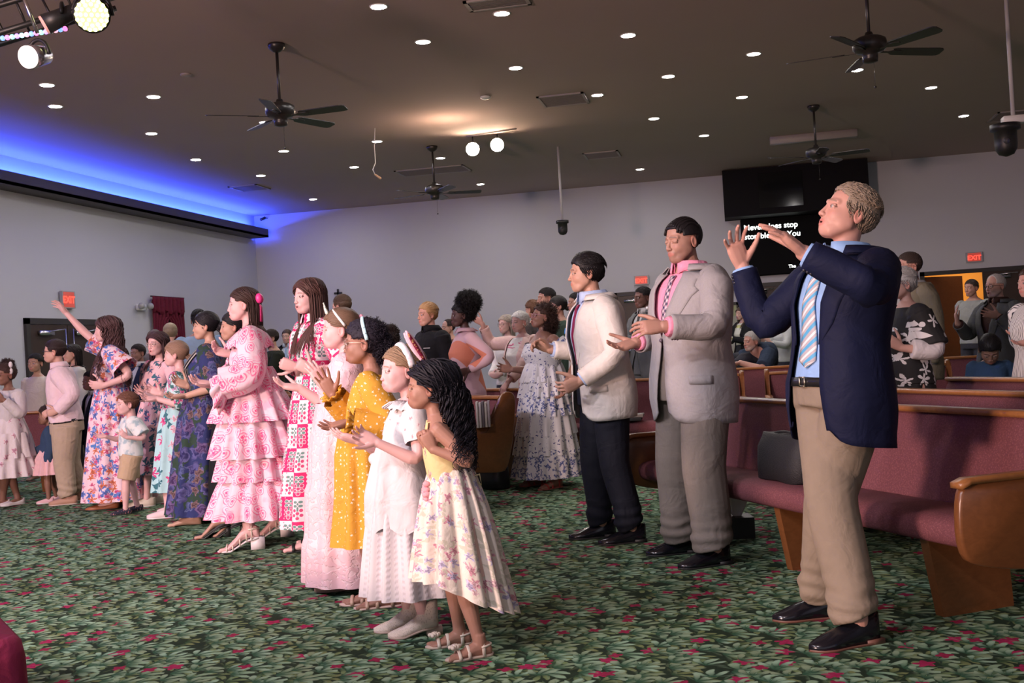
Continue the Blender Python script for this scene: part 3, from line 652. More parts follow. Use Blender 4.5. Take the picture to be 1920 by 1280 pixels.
def shoes(p, kind, mt, sole=(.02, .02, .02)):
    H = p.H
    for k in (0, 1):
        A = p.A[k]; tf = p.toe[k]; lat = np.cross(tf, ZZ); base = A*A3(1, 1, 0); FL = .150*H; h = p.heel; th = np.arange(20)*2*pi/20
        g = G(); wd_ = lambda t: np.interp(t, [-.32, -.28, -.1, .2, .5, .68, .76, .80], [.004, .018, .023, .024, .030, .024, .012, .002])*H
        hz = lambda t: np.interp(t, [-.32, .05, .45, .8], [h, h*.75, 0, 0]); ts = np.linspace(-.32, .80, 17)
        if kind == 'heel': wd0 = wd_; wd_ = lambda t: wd0(t)*np.interp(t, [0, .5, .8], [.85, .85, .6])
        if kind in ('oxford', 'loafer', 'sneaker', 'flat', 'heel', 'boot'):
            top = {'oxford': [.058, .060, .058, .044, .033, .020, .012], 'loafer': [.054, .055, .052, .042, .033, .020, .012], 'sneaker': [.048, .05, .05, .046, .036, .028, .018],
                   'flat': [.040, .038, .028, .022, .026, .020, .010], 'heel': [.038, .038, .024, .018, .026, .020, .008], 'boot': [.09, .09, .085, .05, .035, .024, .014]}[kind]
            R = []
            for t in ts:
                z1 = np.interp(t, [-.32, -.2, 0, .15, .4, .62, .8], top)*H; z0 = hz(t)+.004; w_ = max(wd_(t), .002); x = np.cos(th); y = np.sin(th)
                z = np.where(y > 0, np.abs(y)**.7, -np.abs(y)**.3*.0); R.append(base+tf*t*FL+np.outer(np.sign(x)*np.abs(x)**.8*w_, lat)+np.outer(z0+z*(z1)+.0, ZZ))
            loft(g, R, True, True)
        else:   # sandal: straps
            for (ta, hh) in ((.50, .026), (.28, .036), (-.05, .060)) if kind == 'sandal' else ((.55, .024), (.40, .031), (.22, .042), (.05, .056), (-.08, .075)):
                w_ = wd_(ta)+.003; q = np.linspace(0, pi, 9); pts = [base+tf*ta*FL+lat*cos(a)*w_+ZZ*(hz(ta)+.006+sin(a)*hh*H) for a in q]; tube(g, pts, np.array([[.006*H, .0022*H]]*9) if kind == 'sandal' else np.full(9, .0026*H), 8, hint=tf)
            q = np.linspace(0, pi, 9); pts = [base-tf*(.27*FL*sin(a))+lat*cos(a)*.024*H+ZZ*(h+.035*H+.004*sin(a)) for a in q]; tube(g, pts, np.full(9, .0035*H), 6)
        o = build('shoe', g, [mt], p.o)
        gs = G(); R = [np.array([base+tf*t*FL+lat*s_*max(wd_(t), .002)*1.06+ZZ*(hz(t)+zz_) for s_, zz_ in ((-1, 0), (1, 0), (1, .009), (-1, .009))]) for t in ts]
        loft(gs, R, True, True)
        if h > .01:
            wv = .010 if kind == 'heel' else .022
            R = [np.array([base+tf*(-.22+a*wv*8)*FL*1+lat*b*wv*H*.8+ZZ*z for a, b in ((-1, -1), (1, -1), (1, 1), (-1, 1))]) for z in (0.001, h*.5, h+.004)]
            loft(gs, R, True, True)
        elif kind in ('oxford', 'loafer'): box(gs, (-.024*H, -.30*FL, 0), (.024*H, -.02*FL, .02), 0, (np.stack([lat, tf, ZZ], 1), base))
        so = build('sole', gs, [mat('sole', sole, .5)], o, None); so['_o'] = o['_o']
# ------------------------------------------------------------------ hair
_hm = {}
def hair_mat(col, rough=.42):
    k = (tuple(col), rough)
    if k in _hm: return _hm[k]
    t = NT('hair'); u = t.uv(); nz = t.noise(t.vm('MULTIPLY', u, (260, 6, 1)), 1, 2)
    c = t.mix(nz, tuple(x*.55 for x in col), tuple(min(1, x*1.5) for x in col)); t.bump(nz, .5, .004)
    _hm[k] = t.out(c, rough+.08, spec=.3); return _hm[k]
SCC = A3(0, -.014, .032); SCR = A3(.0805, .1005, .0875)
def hairmask(L, line=.062, back=-.055, side=.0):
    """True where scalp grows hair (head-local metres)"""
    x, y, z = L[..., 0], L[..., 1], L[..., 2]
    fr = z > line+np.clip((np.abs(x)-.03), 0, 1)*-.6
    m = np.where(y > .045, fr, np.where(y > .004+side, z > .022-(.045-y)*.9, z > back+.0*y))
    return m & ~((np.abs(x) > .066) & (y > -.035+side) & (z < .020))
def haircap(p, g, line=.062, back=-.055, thick=.004, mi=0, zmin=None, noise=0.0, ns=60, top=0.):
    la = np.linspace(-1.25, pi/2-.02, 44); th = np.linspace(0, 2*pi, 73)[:-1]
    N = np.array([[(cos(a)*sin(t), cos(a)*cos(t), sin(a)) for t in th] for a in la]); 
    B = SCC+N*SCR; mk = hairmask(B, line, back); W = mk.astype(float)
    for _ in range(2): W = (W+np.roll(W, 1, 1)+np.roll(W, -1, 1)+np.vstack([W[:1], W[:-1]])+np.vstack([W[1:], W[-1:]]))/5
    T = np.where(mk, thick*np.clip(W*1.6, .1, 1), -.02)[..., None]*(1+top*np.clip(N[..., 2:3], 0, 1))
    if noise: T = T+np.where(mk[..., None], np.abs(vnoise(B.reshape(-1, 3), ns, 2)).reshape(B.shape[:2]+(1,))*noise, 0)
    Q = SCC+N*(SCR+T); keep = mk | np.roll(mk, 1, 1) | np.roll(mk, -1, 1) | np.vstack([mk[1:], mk[-1:]]) | np.vstack([mk[:1], mk[:-1]])
    V = p.hc+(Q.reshape(-1, 3)*p.hs)@p.hM.T; F = []; U = []; m_ = len(th)
    for i in range(len(la)-1):
        for j in range(m_):
            k = (j+1) % m_
            if keep[i, j] and keep[i, k] and keep[i+1, j] and keep[i+1, k]:
                F.append([i*m_+j, i*m_+k, (i+1)*m_+k, (i+1)*m_+j][::-1]); U.append([(j*.007, i*.006), ((j+1)*.007, i*.006), ((j+1)*.007, (i+1)*.006), (j*.007, (i+1)*.006)][::-1])
    g.add(V, F, U, mi)
def roots(n, line=.062, back=-.055, seed=1, zmin=-9, zmax=9):
    i = np.arange(n*2)+.5; ph = np.arccos(1-2*i/(n*2)); th = pi*(1+5**.5)*i+seed
    N = np.stack([np.sin(ph)*np.sin(th), np.sin(ph)*np.cos(th), np.cos(ph)], 1); L = SCC+N*SCR
    k = hairmask(L, line, back) & (L[:, 2] > zmin) & (L[:, 2] < zmax); return L[k], N[k]
def bundle(g, P_, rad, seg=5, hint=None, mi=0):
    """many tapered strands at once: P_ (n,s,3), rad (n,s,2)"""
    n, s_ = P_.shape[:2]; T = np.gradient(P_, axis=1); T /= np.linalg.norm(T, axis=2, keepdims=True)+1e-12
    h = np.broadcast_to(np.asarray(hint if hint is not None else (.2, .1, 1.), float), P_.shape); a = h-T*(T*h).sum(2, keepdims=True); bad = np.linalg.norm(a, axis=2) < .15
    h2 = np.broadcast_to(A3(1, .3, 0), P_.shape); a[bad] = (h2-T*(T*h2).sum(2, keepdims=True))[bad]; a /= np.linalg.norm(a, axis=2, keepdims=True)+1e-12; b = np.cross(T, a)
    th = np.arange(seg)*2*pi/seg; R = P_[:, :, None]+a[:, :, None]*(np.cos(th)[:, None]*rad[:, :, None, 0:1])+b[:, :, None]*(np.sin(th)[:, None]*rad[:, :, None, 1:2])
    idx = np.arange(n*s_*seg).reshape(n, s_, seg); q = np.stack([idx[:, :-1], np.roll(idx, -1, 2)[:, :-1], np.roll(idx, -1, 2)[:, 1:], idx[:, 1:]], -1).reshape(-1, 4)
    u0 = np.arange(seg)*.008; v0 = np.arange(s_)*.03; off = np.random.default_rng(1).random(n)*5; uu = np.zeros((n, s_-1, seg, 4, 2))
    uu[..., 0] = off[:, None, None, None]+(u0[:, None]+A3(0, .008, .008, 0))[None, None]; uu[..., 1] = (v0[:-1, None]+A3(0, 0, .03, .03))[None, :, None]
    g.add(R.reshape(-1, 3), q.tolist(), uu.reshape(-1, 4, 2).tolist(), mi)
def locks(p, g, Ls, dirs, length, rad, steps=14, grav=.35, wig=0., wf=9., mi=0, seg=5, hug=1.05, taper=.25, body=True, wid=1.6, rg=None, stick=None, pre=None):
    """strands from scalp points; pre = (n,k,3) head-local points to follow first"""
    rg = rg or np.random.default_rng(5); hs = p.hs; Ls = np.asarray(Ls, float).reshape(-1, 3); n = len(Ls)
    if n == 0: return
    ln = length*(.82+.36*rg.random(n)) if np.isscalar(length) else length[0]+(length[1]-length[0])*rg.random(n)
    st = (ln/steps)[:, None]; dv = np.asarray(dirs, float).reshape(-1, 3)@p.hM.T; dv /= np.linalg.norm(dv, axis=1, keepdims=True)+1e-9
    pts = [p.hc+(pre[:, k]*hs)@p.hM.T for k in range(pre.shape[1])] if pre is not None else []
    q = p.hc+(Ls*hs)@p.hM.T; pts.append(q.copy()); RR_ = SCR*hug+.002; latv = rg.uniform(-.9, .9, n)
    for i in range(steps):
        dv = dv-ZZ*grav; dv /= np.linalg.norm(dv, axis=1, keepdims=True); q = q+dv*st
        l = ((q-p.hc)@p.hM)/hs; e = (l-SCC)/RR_; r = np.linalg.norm(e, axis=1, keepdims=True)
        l2 = SCC+e/r*RR_*(1+(stick*((i+1)/steps)**1.5 if stick is not None else 0)); mk = (r < 1) | (stick is not None); q = np.where(mk, p.hc+(l2*hs)@p.hM.T, q)
        if body:
            v = q-p.hip; t = (v@p.up)/p.TL; tc = np.clip(t, -.2, 1); a2 = np.interp(tc, p.pt, p.pa)+.022; b2 = np.interp(tc, p.pt, p.pb)+.020
            c = p.hip+np.outer(tc, p.up)*p.TL+np.outer(np.interp(tc, p.pt, p.py), p.tf); w = q-c; x = w@p.r; y = w@p.tf; rr = np.hypot(x/a2, y/b2)
            y2 = np.maximum(b2*np.sqrt(np.clip(1-np.minimum(1, np.abs(x)/a2)**2, 0, 1)), .2*b2); dy = np.where(y > 0, y2, -y2)-y
            hit = (t < .98) & (rr < 1); q = q+np.outer(np.where(hit, dy, 0), p.tf)+np.outer(np.where(hit | (t < .9), np.sign(x)*latv*st[:, 0]*.20, 0), p.r)
        dv = q-pts[-1]; dv /= np.linalg.norm(dv, axis=1, keepdims=True)+1e-9; pts.append(q.copy())
    P_ = np.stack(pts, 1); s_ = P_.shape[1]; u = np.linspace(0, 1, s_)
    if wig:
        ph = rg.random(n)*6; ax = P_[:, -1]-P_[:, 0]+1e-3; s1 = np.cross(ax, ZZ+.3); s1 /= np.linalg.norm(s1, axis=1, keepdims=True); s2 = np.cross(s1, ax); s2 /= np.linalg.norm(s2, axis=1, keepdims=True)
        k = (wf*ln*2*pi)[:, None]; am = wig*np.minimum(1, u*4)[None, :]*(.7+.6*rg.random(n))[:, None]; P_ = P_+(np.sin(u*k+ph[:, None])*am)[..., None]*s1[:, None]+(np.cos(u*k+ph[:, None])*am)[..., None]*s2[:, None]
    rr = (rad*(.75+.5*rg.random(n))*hs)[:, None]*(1-(1-taper)*u**1.5)[None]; bundle(g, P_, np.stack([rr*wid, rr*.7], 2), seg, p.hM@A3(.3, .1, 1), mi)
def hbuild(p, g, col, rough=.42, name='hair'):
    return build(name, g, [hair_mat(col, rough)], p.o)
def hair_short(p, col, line=.062, back=-.05, thick=.006, ln=.05, n=850, wig=.0012, up=.0, top=1.0, rad=.0022, part=0, fwd=-.6, lift=.05):
    g = G(); haircap(p, g, line, back, thick*.5, top=top); Ls, N = roots(n, line, back)
    D = [unit(A3((.5 if part else 0)*1.0+n_[0]*.5, fwd, .25+up)+n_*(.25+up)) if L[2] > .04 else unit(A3(n_[0]*.1, -.5, -.8)) for L, n_ in zip(Ls, N)]
    D = D if up > 0 else [d-n_*(d@n_)*.7 for d, n_ in zip(D, N)]
    locks(p, g, Ls, D, ln*p.hs, rad, 8, .03, wig, 22, body=False, hug=1.0+thick*3, stick=lift, taper=.3); return hbuild(p, g, col)
def hair_long(p, col, length=.5, line=.060, n=420, wig=.002, wf=5, back=-.05, rad=.0034, steps=22, grav=.34, amin=88, rough=.5, sprd=.10, front=None, tz=-.28, vol=.0, bk=.1):
    """combed over the scalp to a ring behind the ears, then falling"""
    g = G(); haircap(p, g, line, back, .006); Ls, N = roots(n, line, back, 2); rg = np.random.default_rng(8); n = len(Ls)
    N0 = (Ls-SCC)/SCR; az = np.arctan2(N0[:, 0], N0[:, 1]); sg = np.sign(az+1e-6); am = radians(amin); az2 = sg*(am+(pi-am)*np.clip(np.abs(az)/pi, 0, 1)**1.0+rg.normal(0, .08, n))
    NT_ = np.stack([np.sin(az2)*.98, np.cos(az2)*.98, np.full(n, tz)+rg.normal(0, .12, n)], 1); NT_ /= np.linalg.norm(NT_, axis=1, keepdims=True)
    K = 8; hg = 1.015+rg.random(n)[:, None]*sprd; pre = []
    top = np.stack([np.sin(az2)*.5, np.cos(az2)*.35+.1, np.full(n, .85)], 1)
    for k in range(K+1):
        t = k/K; M_ = N0*(1-t)+NT_*t+top*(t*(1-t)*.5); M_ /= np.linalg.norm(M_, axis=1, keepdims=True); pre.append(SCC+M_*(SCR*(1+(hg-1)*min(1, t*2)+vol*sin(pi*t))+.003))
    pre = np.stack(pre, 1); locks(p, g, pre[:, -1], np.tile(A3(0, -bk, -1), (n, 1)), length, rad, steps, grav, wig, wf, hug=1.0, pre=pre[:, :-1]); return hbuild(p, g, col, rough)
def hair_back(p, col, gather=(0, -.098, .02), line=.060, back=-.05, n=420, tail=None, bun=None, wig=.0, tn=60, tw=.03, rad=.005, trad=.006, twf=8):
    """combed back to a gather point; tail=length or bun=radius"""
    g = G(); haircap(p, g, line, back, .004, top=.5); Ls, N = roots(n, line, back, 3); gp = A3(*gather)
    d = gp-Ls; dl = np.linalg.norm(d, axis=1); NT_ = unit((gp-SCC)/SCR); N0 = (Ls-SCC)/SCR; pre = []
    for k in range(9): M_ = N0*(1-k/8)+NT_*(k/8)*1.0+1e-3; M_ /= np.linalg.norm(M_, axis=1, keepdims=True); pre.append(SCC+M_*(SCR*1.015+.003))
    P_ = p.hc+(np.stack(pre, 1)*p.hs)@p.hM.T; rr = np.full(P_.shape[:2], rad*.7*p.hs); bundle(g, P_, np.stack([rr*1.5, rr*.8], 2), 5, p.hM@A3(.3, .1, 1))
    q = p.hc+p.hM@(gp*p.hs)
    if bun: 
        gg = G(); sphere(gg, (0, 0, 0), bun, 18); V = gg.arr(); V = V*(1+vnoise(V, 60)*.18)[:, None]; g.add(V+q+p.hM@A3(0, -bun*.6, 0), gg.F, gg.UV)
    if tail:
        rg = np.random.default_rng(3); Lx = [gp+A3(*(rg.normal(0, .3, 3)*tw)) for _ in range(tn)]; D = [unit(A3(*(rg.normal(0, .25, 3)))+A3(0, -1, -.1)) for _ in Lx]
        locks(p, g, Lx, D, tail, trad*.7, 18, .35, wig, twf, hug=1.0)
    return hbuild(p, g, col)
def hair_afro(p, col, r=.05, c=None, n=900, cr=None, ln=.03, line=.06, puff=None, seed=0, rad=.0028, wig=.004, rr=1.):
    """cap plus clouds of curls; puff=list of (centre, radius) in head-local metres"""
    g = G(); haircap(p, g, line, -.055, .008, noise=.010, ns=110); rg = np.random.default_rng(4+seed)
    Lc, Nc = roots(420, line, -.055, 5); locks(p, g, Lc, Nc+rg.normal(0, .5, Nc.shape), (.008*p.hs, .018*p.hs), rad, 9, .02, wig*p.hs, 60, body=False, hug=.5, wid=1.)
    for (cc, R) in (puff or [((0, -.02, .05), .10)]):
        cc = A3(*cc); R = np.ones(3)*R; gg = G(); sphere(gg, cc, R*.86, 20); V = gg.arr(); V = V+(V-cc)*(vnoise(V, 55)*.16)[:, None]
        g.add(p.hc+(V*p.hs)@p.hM.T, gg.F, gg.UV)
        v = rg.normal(size=(n, 3)); v /= np.linalg.norm(v, axis=1)[:, None]
        Ls = cc+v*R*.82; ok = ~((Ls[:, 1] > -.012) & (Ls[:, 2] < line+.02-(.075-np.clip(Ls[:, 1], -.1, .075))*.35))
        locks(p, g, Ls[ok], v[ok]+rg.normal(0, .35, (ok.sum(), 3)), (ln*.5*p.hs, ln*1.3*p.hs), rad, 9, .02, wig*p.hs, 60, body=False, hug=.5, wid=1.)
    return hbuild(p, g, col, .6)
def glasses(p, col=(.02, .02, .02), r=.021, metal=0, rnd=True, lens=.0, thick=.0016):
    g = G(); T = lambda q: p.hc+p.hM@(A3(*q)*p.hs); y = .101
    for s in (-1, 1):
        th = np.linspace(0, 2*pi, 21); pts = [T((s*.033+cos(a)*r*(1 if rnd else 1.12), y-.004*abs(cos(a)*(s))-(.010 if s*cos(a) > .5 else 0), -.004+sin(a)*r*(.95 if rnd else .72))) for a in th]
        tube(g, pts, thick*p.hs, 6, cap=False)
        tube(g, [T((s*.053, y-.012, .004)), T((s*.072, .06, .006)), T((s*.084, -.005, .002)), T((s*.085, -.020, -.008))], thick*p.hs, 6)
    tube(g, [T((-.012, y, .0)), T((0, y+.003, .003)), T((.012, y, .0))], thick*p.hs, 6)
    return build('glasses', g, [mat('glasses_frame', col, .3, metal)], p.o)
def headband(p, mt, r=1.10, w=.012, ang=15, name='headband', thick=.006):
    g = G(); q = np.linspace(-1.75, 1.75, 25); a = radians(ang); pts = []
    for t in q: v = A3(sin(t), -sin(a)*cos(t)-.10, cos(t)*cos(a)); pts.append(p.hc+p.hM@((SCC+v*SCR*r)*p.hs))
    fr = [(w*p.hs, thick*p.hs)]*25; tube(g, pts, np.array(fr), 8, hint=p.hM@A3(0, 1, 0)); return build(name, g, [mt], p.o)
# ------------------------------------------------------------------ room
CEIL = 4.44; XL = -10.3; YB = 22.5; XR = 9.5; YF = -4.0
def struct(name, g, mt, **k):
    o = build(name, g, mt, smooth=False, **k); o['kind'] = 'structure'; return o
def carpet():
    t = NT('carpet'); P_ = t.geo(); x, y, z = t.n_sep(P_); v0 = t.comb(x, y, 0)
    base = t.mix(t.noise(v0, 22, 3), (.010, .022, .013), (.030, .055, .030))
    wz = t.vm('SCALE', t.vm('SUBTRACT', t.noise(v0, 13, 3, col=True), (.5, .5, .5)), .035); v0 = t.vm('ADD', v0, wz); c = base
    for k, (sc, R, off, ca, cb, prob) in enumerate(((9.6, .80, 3.3, (.03, .075, .035), (.20, .30, .13), 1.0), (7.8, .80, 9.1, (.035, .11, .06), (.31, .50, .33), .95), (8.6, .78, 21.7, (.03, .10, .055), (.37, .58, .41), .85))):
        v = t.vm('ADD', t.vm('SCALE', v0, sc), (off, off*1.3, 0)); vo = t.vor(v, 1, '2D', .9); d = t.vm('SUBTRACT', v, vo.outputs['Position']); dx, dy, _ = t.n_sep(d); cr = t.n_sep(vo.outputs['Color'])
        a = t.ma('ADD', t.ma('MULTIPLY', cr[1], 1.6), -.8-.5*k); ca_, sa_ = t.ma('COSINE', a), t.ma('SINE', a)
        u = t.ma('SUBTRACT', t.ma('MULTIPLY', dx, ca_), t.ma('MULTIPLY', dy, sa_)); w = t.ma('ADD', t.ma('MULTIPLY', dx, sa_), t.ma('MULTIPLY', dy, ca_))
        w = t.ma('ADD', w, t.ma('MULTIPLY', t.ma('MULTIPLY', u, u), .7)); u = t.ma('ADD', u, .28)
        r = t.vm('LENGTH', t.comb(u, w)); ph = t.ma('ARCTAN2', w, u)
        lobe = t.ma('ABSOLUTE', t.ma('COSINE', t.ma('MULTIPLY', ph, 4.2))); fan = t.step(t.ma('ABSOLUTE', ph), 1.6, .9)
        edge = t.ma('MULTIPLY', t.ma('ADD', .12, t.ma('MULTIPLY', t.ma('POWER', lobe, .8), .88)), R); q = t.ma('DIVIDE', r, edge)
        mk = t.ma('MULTIPLY', t.ma('MULTIPLY', t.step(q, 1.05, .92), fan), t.ma('LESS_THAN', cr[0], prob))
        sh = t.ma('MULTIPLY', t.step(lobe, .15, .95), t.step(r, .05, .6)); col = t.mix(sh, ca, t.mix(cr[2], cb, t.mix(.5, cb, (.22, .20, .07))))
        c = t.mix(mk, c, col)
        if k == 1:
            mk2, cr2, q2, _p = t.flower(v0, 6.2, .26, 5, .36, 5.5, .22); fc = t.mix(t.noise(v0, 60, 2), (.20, .006, .035), (.60, .035, .16)); c = t.mix(mk2, c, fc)
    mk2, cr2, q2, _p = t.flower(v0, 7.5, .24, 4, .22, 55, .22); c = t.mix(mk2, c, t.mix(t.noise(v0, 70, 2), (.16, .008, .03), (.50, .03, .12)))
    nz = t.noise(t.geo(), 420, 1); c = t.mix(t.ma('MULTIPLY', nz, .45), c, (.012, .018, .012)); t.bump(nz, .4, .004)
    return t.out(c, .95, spec=.1)
def paint(name, col, bs=.15):
    t = NT(name); o = t.geo(); c = t.mix(t.noise(o, .8, 3), tuple(x*.93 for x in col), col); t.bump(t.noise(o, 90, 3), bs, .004); return t.out(c, .9, spec=.15)
M_wall = paint('wall_paint', (.56, .56, .61)); M_ceil = paint('ceiling_paint', (.43, .34, .315), .3)
M_black = mat('black', (.012, .012, .013), .45); M_dark = mat('dark_bronze', (.018, .015, .014), .35)
M_chrome = mat('chrome', (.6, .6, .62), .25, 1); M_white = mat('white_plastic', (.7, .7, .7), .4); M_frame = mat('door_frame_dark', (.030, .026, .024), .5)
M_doorw = wood_mat('dark_door_wood', (.020, .012, .009), (.05, .026, .017), .45); M_oak = wood_mat('oak', (.20, .075, .022), (.40, .17, .055), .28)
M_oakd = wood_mat('dark_oak', (.11, .038, .012), (.23, .088, .030), .28)
def b1(lo, hi, **k): return box(G(), lo, hi, **k)
struct('floor', b1((XL-.2, YF, -.1), (XR+.2, YB+.2, 0)), carpet())
struct('ceiling', b1((XL-.2, YF, CEIL), (XR+.2, YB+.2, CEIL+.1)), M_ceil)
# left wall (door opening is a recess), back wall with an open doorway
struct('wall_left', b1((XL-.2, YF, 0), (XL, YB, CEIL)), M_wall)
DX0 = 3.62; DX1 = 5.9
g = G(); box(g, (XL-.2, YB, 0), (DX0, YB+.2, CEIL)); box(g, (DX0, YB, 2.14), (DX1, YB+.2, CEIL)); box(g, (DX1, YB, 0), (XR+.2, YB+.2, CEIL)); struct('wall_back', g, M_wall)
struct('wall_right', b1((XR, YF, 0), (XR+.2, YB+.2, CEIL)), M_wall)
# room beyond the open doorway
g = G(); box(g, (2.6, YB+3.2, 0), (7.2, YB+3.3, 3)); box(g, (2.6, YB+.2, 2.9), (7.2, YB+3.3, 3)); box(g, (2.6, YB+.2, 0), (2.7, YB+3.3, 3)); box(g, (7.1, YB+.2, 0), (7.2, YB+3.3, 3))
struct('wall_lobby', g, paint('orange_paint', (.75, .38, .10)))
struct('floor_lobby', b1((2.6, YB+.2, -.1), (7.2, YB+3.3, 0)), mat('lobby_carpet', (.05, .04, .03), .9))
l = bpy.data.lights.new('lobby_light', 'AREA'); l.energy = 75; l.color = (1, .72, .38); l.size = 1.5; lo_ = bpy.data.objects.new('lobby_light', l); COL.objects.link(lo_); lo_.location = (4.8, YB+1.6, 2.85)
# doors
def double_door(n, x0, x1, top=2.12, leafs=True, openleft=False):
    g = G(); box(g, (x0, YB-.05, 0), (x0+.08, YB+.01, top+.08)); box(g, (x1-.08, YB-.05, 0), (x1, YB+.01, top+.08)); box(g, (x0, YB-.05, top), (x1, YB+.01, top+.08))
    struct('trim_%d' % n, g, M_frame)
    xm = (x0+x1)/2
    for i, (a, b) in enumerate(((x0+.08, xm), (xm, x1-.08))):
        if openleft and i == 0: continue
        d = struct('door_%d' % (n*2+i), b1((a+.005, YB-.045, .01), (b-.005, YB-.005, top), bev=.004), M_doorw)
        g = G(); box(g, (a+.1, YB-.10, .95), (b-.1, YB-.05, 1.02)); h = build('push_bar', g, M_chrome, d); g = G(); box(g, (a+.15, YB-.10, top-.14), (a+.5, YB-.05, top-.07)); tube(g, [(a+.3, YB-.08, top-.06), (a+.62, YB-.14, top-.05)], .012, 6); build('door_closer', g, M_chrome, d)
double_door(1, -2.42, -.65); double_door(2, .10, 1.95); double_door(3, DX0, DX1, openleft=True)
g = G(); th = radians(35); Mx = (np.array([[cos(th), -sin(th), 0], [sin(th), cos(th), 0], [0, 0, 1.]]), A3(DX0+.08, YB+.03, 0)); box(g, (0, 0, .01), (1.0, .045, 2.1), 0, Mx); struct('door_9', g, wood_mat('open_door_wood', (.10, .035, .015), (.20, .07, .03), .4))
# left double door
y0, y1 = 14.30, 16.35; g = G(); X = XL
box(g, (X, y0, 0), (X+.05, y0+.09, 2.06)); box(g, (X, y1-.09, 0), (X+.05, y1, 2.06)); box(g, (X, y0, 1.97), (X+.05, y1, 2.06)); struct('trim_4', g, M_frame)
for i, (a, b) in enumerate(((y0+.09, (y0+y1)/2), ((y0+y1)/2, y1-.09))):
    d = struct('door_%d' % (10+i), b1((X+.002, a+.006, .01), (X+.035, b-.006, 1.96)), M_doorw)
    g = G(); yy = b-.10 if i == 0 else a+.10; tube(g, [(X+.07, yy, .08), (X+.07, yy, 1.9)], .012, 8); box(g, (X+.035, min(a, b)+.05, .95), (X+.10, max(a, b)-.05, 1.02)); build('panic_bar', g, M_chrome, d)
    g = G(); box(g, (X+.035, (a+b)/2-.28, 1.80), (X+.10, (a+b)/2+.05, 1.87)); tube(g, [(X+.08, (a+b)/2, 1.86), (X+.14, (a+b)/2+.25, 1.89)], .012, 6); build('door_closer', g, M_chrome, d)
# curtained window on the left wall
ya, yb = 17.85, 18.95
g = G(); box(g, (XL-.001, ya+.08, 1.2), (XL+.02, yb-.08, 2.42)); w = struct('window_1', g, mat('window_glass_night', (.32, .30, .27), .15))
M_cur = fabric('curtain', (.13, .012, .030), .8, .7)
def curtain_part(yA, yB, side):
    g = G(); R = []
    for i in range(18):
        k = i/17; z = 2.44-k*1.25; pinch = .30+.70*abs(k-.68)/.68 if k > .25 else 1-.15*k; n = 40; wd_ = (yB-yA)*min(1, pinch+.1)
        ys = (yA+np.linspace(0, 1, n)*wd_) if side < 0 else (yB-np.linspace(1, 0, n)*wd_)
        R.append(np.stack([XL+.07+.025*np.sin(np.linspace(0, 1, n)*34), ys, np.full(n, z)], 1))
    loft(g, R, False, False); o = build('curtain_panel', g, M_cur, curtain_root); s = o.modifiers.new('s', 'SOLIDIFY'); s.thickness = .006
curtain_root = empty('curtain', (XL+.07, 18.4, 1.2), 'dark red gathered window curtain on the left wall', 'curtain')
curtain_part(ya, (ya+yb)/2+.1, -1); curtain_part((ya+yb)/2-.1, yb, 1)
g = G(); R = [np.stack([XL+.10+.03*np.sin(np.linspace(0, 1, 60)*50), np.linspace(ya-.03, yb+.03, 60), np.full(60, 2.50-.30*k)+.03*np.sin(np.linspace(0, 1, 60)*20)*k], 1) for k in np.linspace(0, 1, 6)]
loft(g, R, False, False); o = build('valance', g, M_cur, curtain_root); s = o.modifiers.new('s', 'SOLIDIFY'); s.thickness = .006
g = G(); tube(g, [(XL+.08, ya-.05, 2.5), (XL+.08, yb+.05, 2.5)], .012, 8); build('curtain_rod', g, M_black, curtain_root)
# emergency light beside the curtain
q = atx(270, 576, XL+.1); g = G(); box(g, (XL+.0, q[1]-.13, q[2]-.05), (XL+.09, q[1]+.13, q[2]+.06), bev=.02); e = build('emergency_light', g, M_white); props(e, 'white twin-headed emergency light on left wall beside the red curtain', 'emergency light')
for s_ in (-1, 1): g = G(); sphere(g, (XL+.14, q[1]+s_*.15, q[2]+.02), .06, 10); build('lamp_head', g, mat('grey_plastic', (.35, .35, .35), .3), e)
# blue lit cove on the left wall
CVX = XL+.42; z0, z1 = 3.92, 4.10
g = G(); box(g, (XL, -3.5, z0), (CVX, 22.28, z0+.04)); box(g, (CVX-.04, -3.5, z0), (CVX, 22.28, z1)); struct('trim_5', g, mat('cove_fascia', (.045, .035, .035), .6))
M_led = mat('blue_led', (.1, .3, 1), .4, emit=(.030, .075, 1), es=240)
led = props(build('led_strip', b1((XL+.12, -3.4, z0+.115), (XL+.16, 22.2, z0+.135)), M_led), 'blue glowing LED strip in the cove along the left wall', 'led strip')
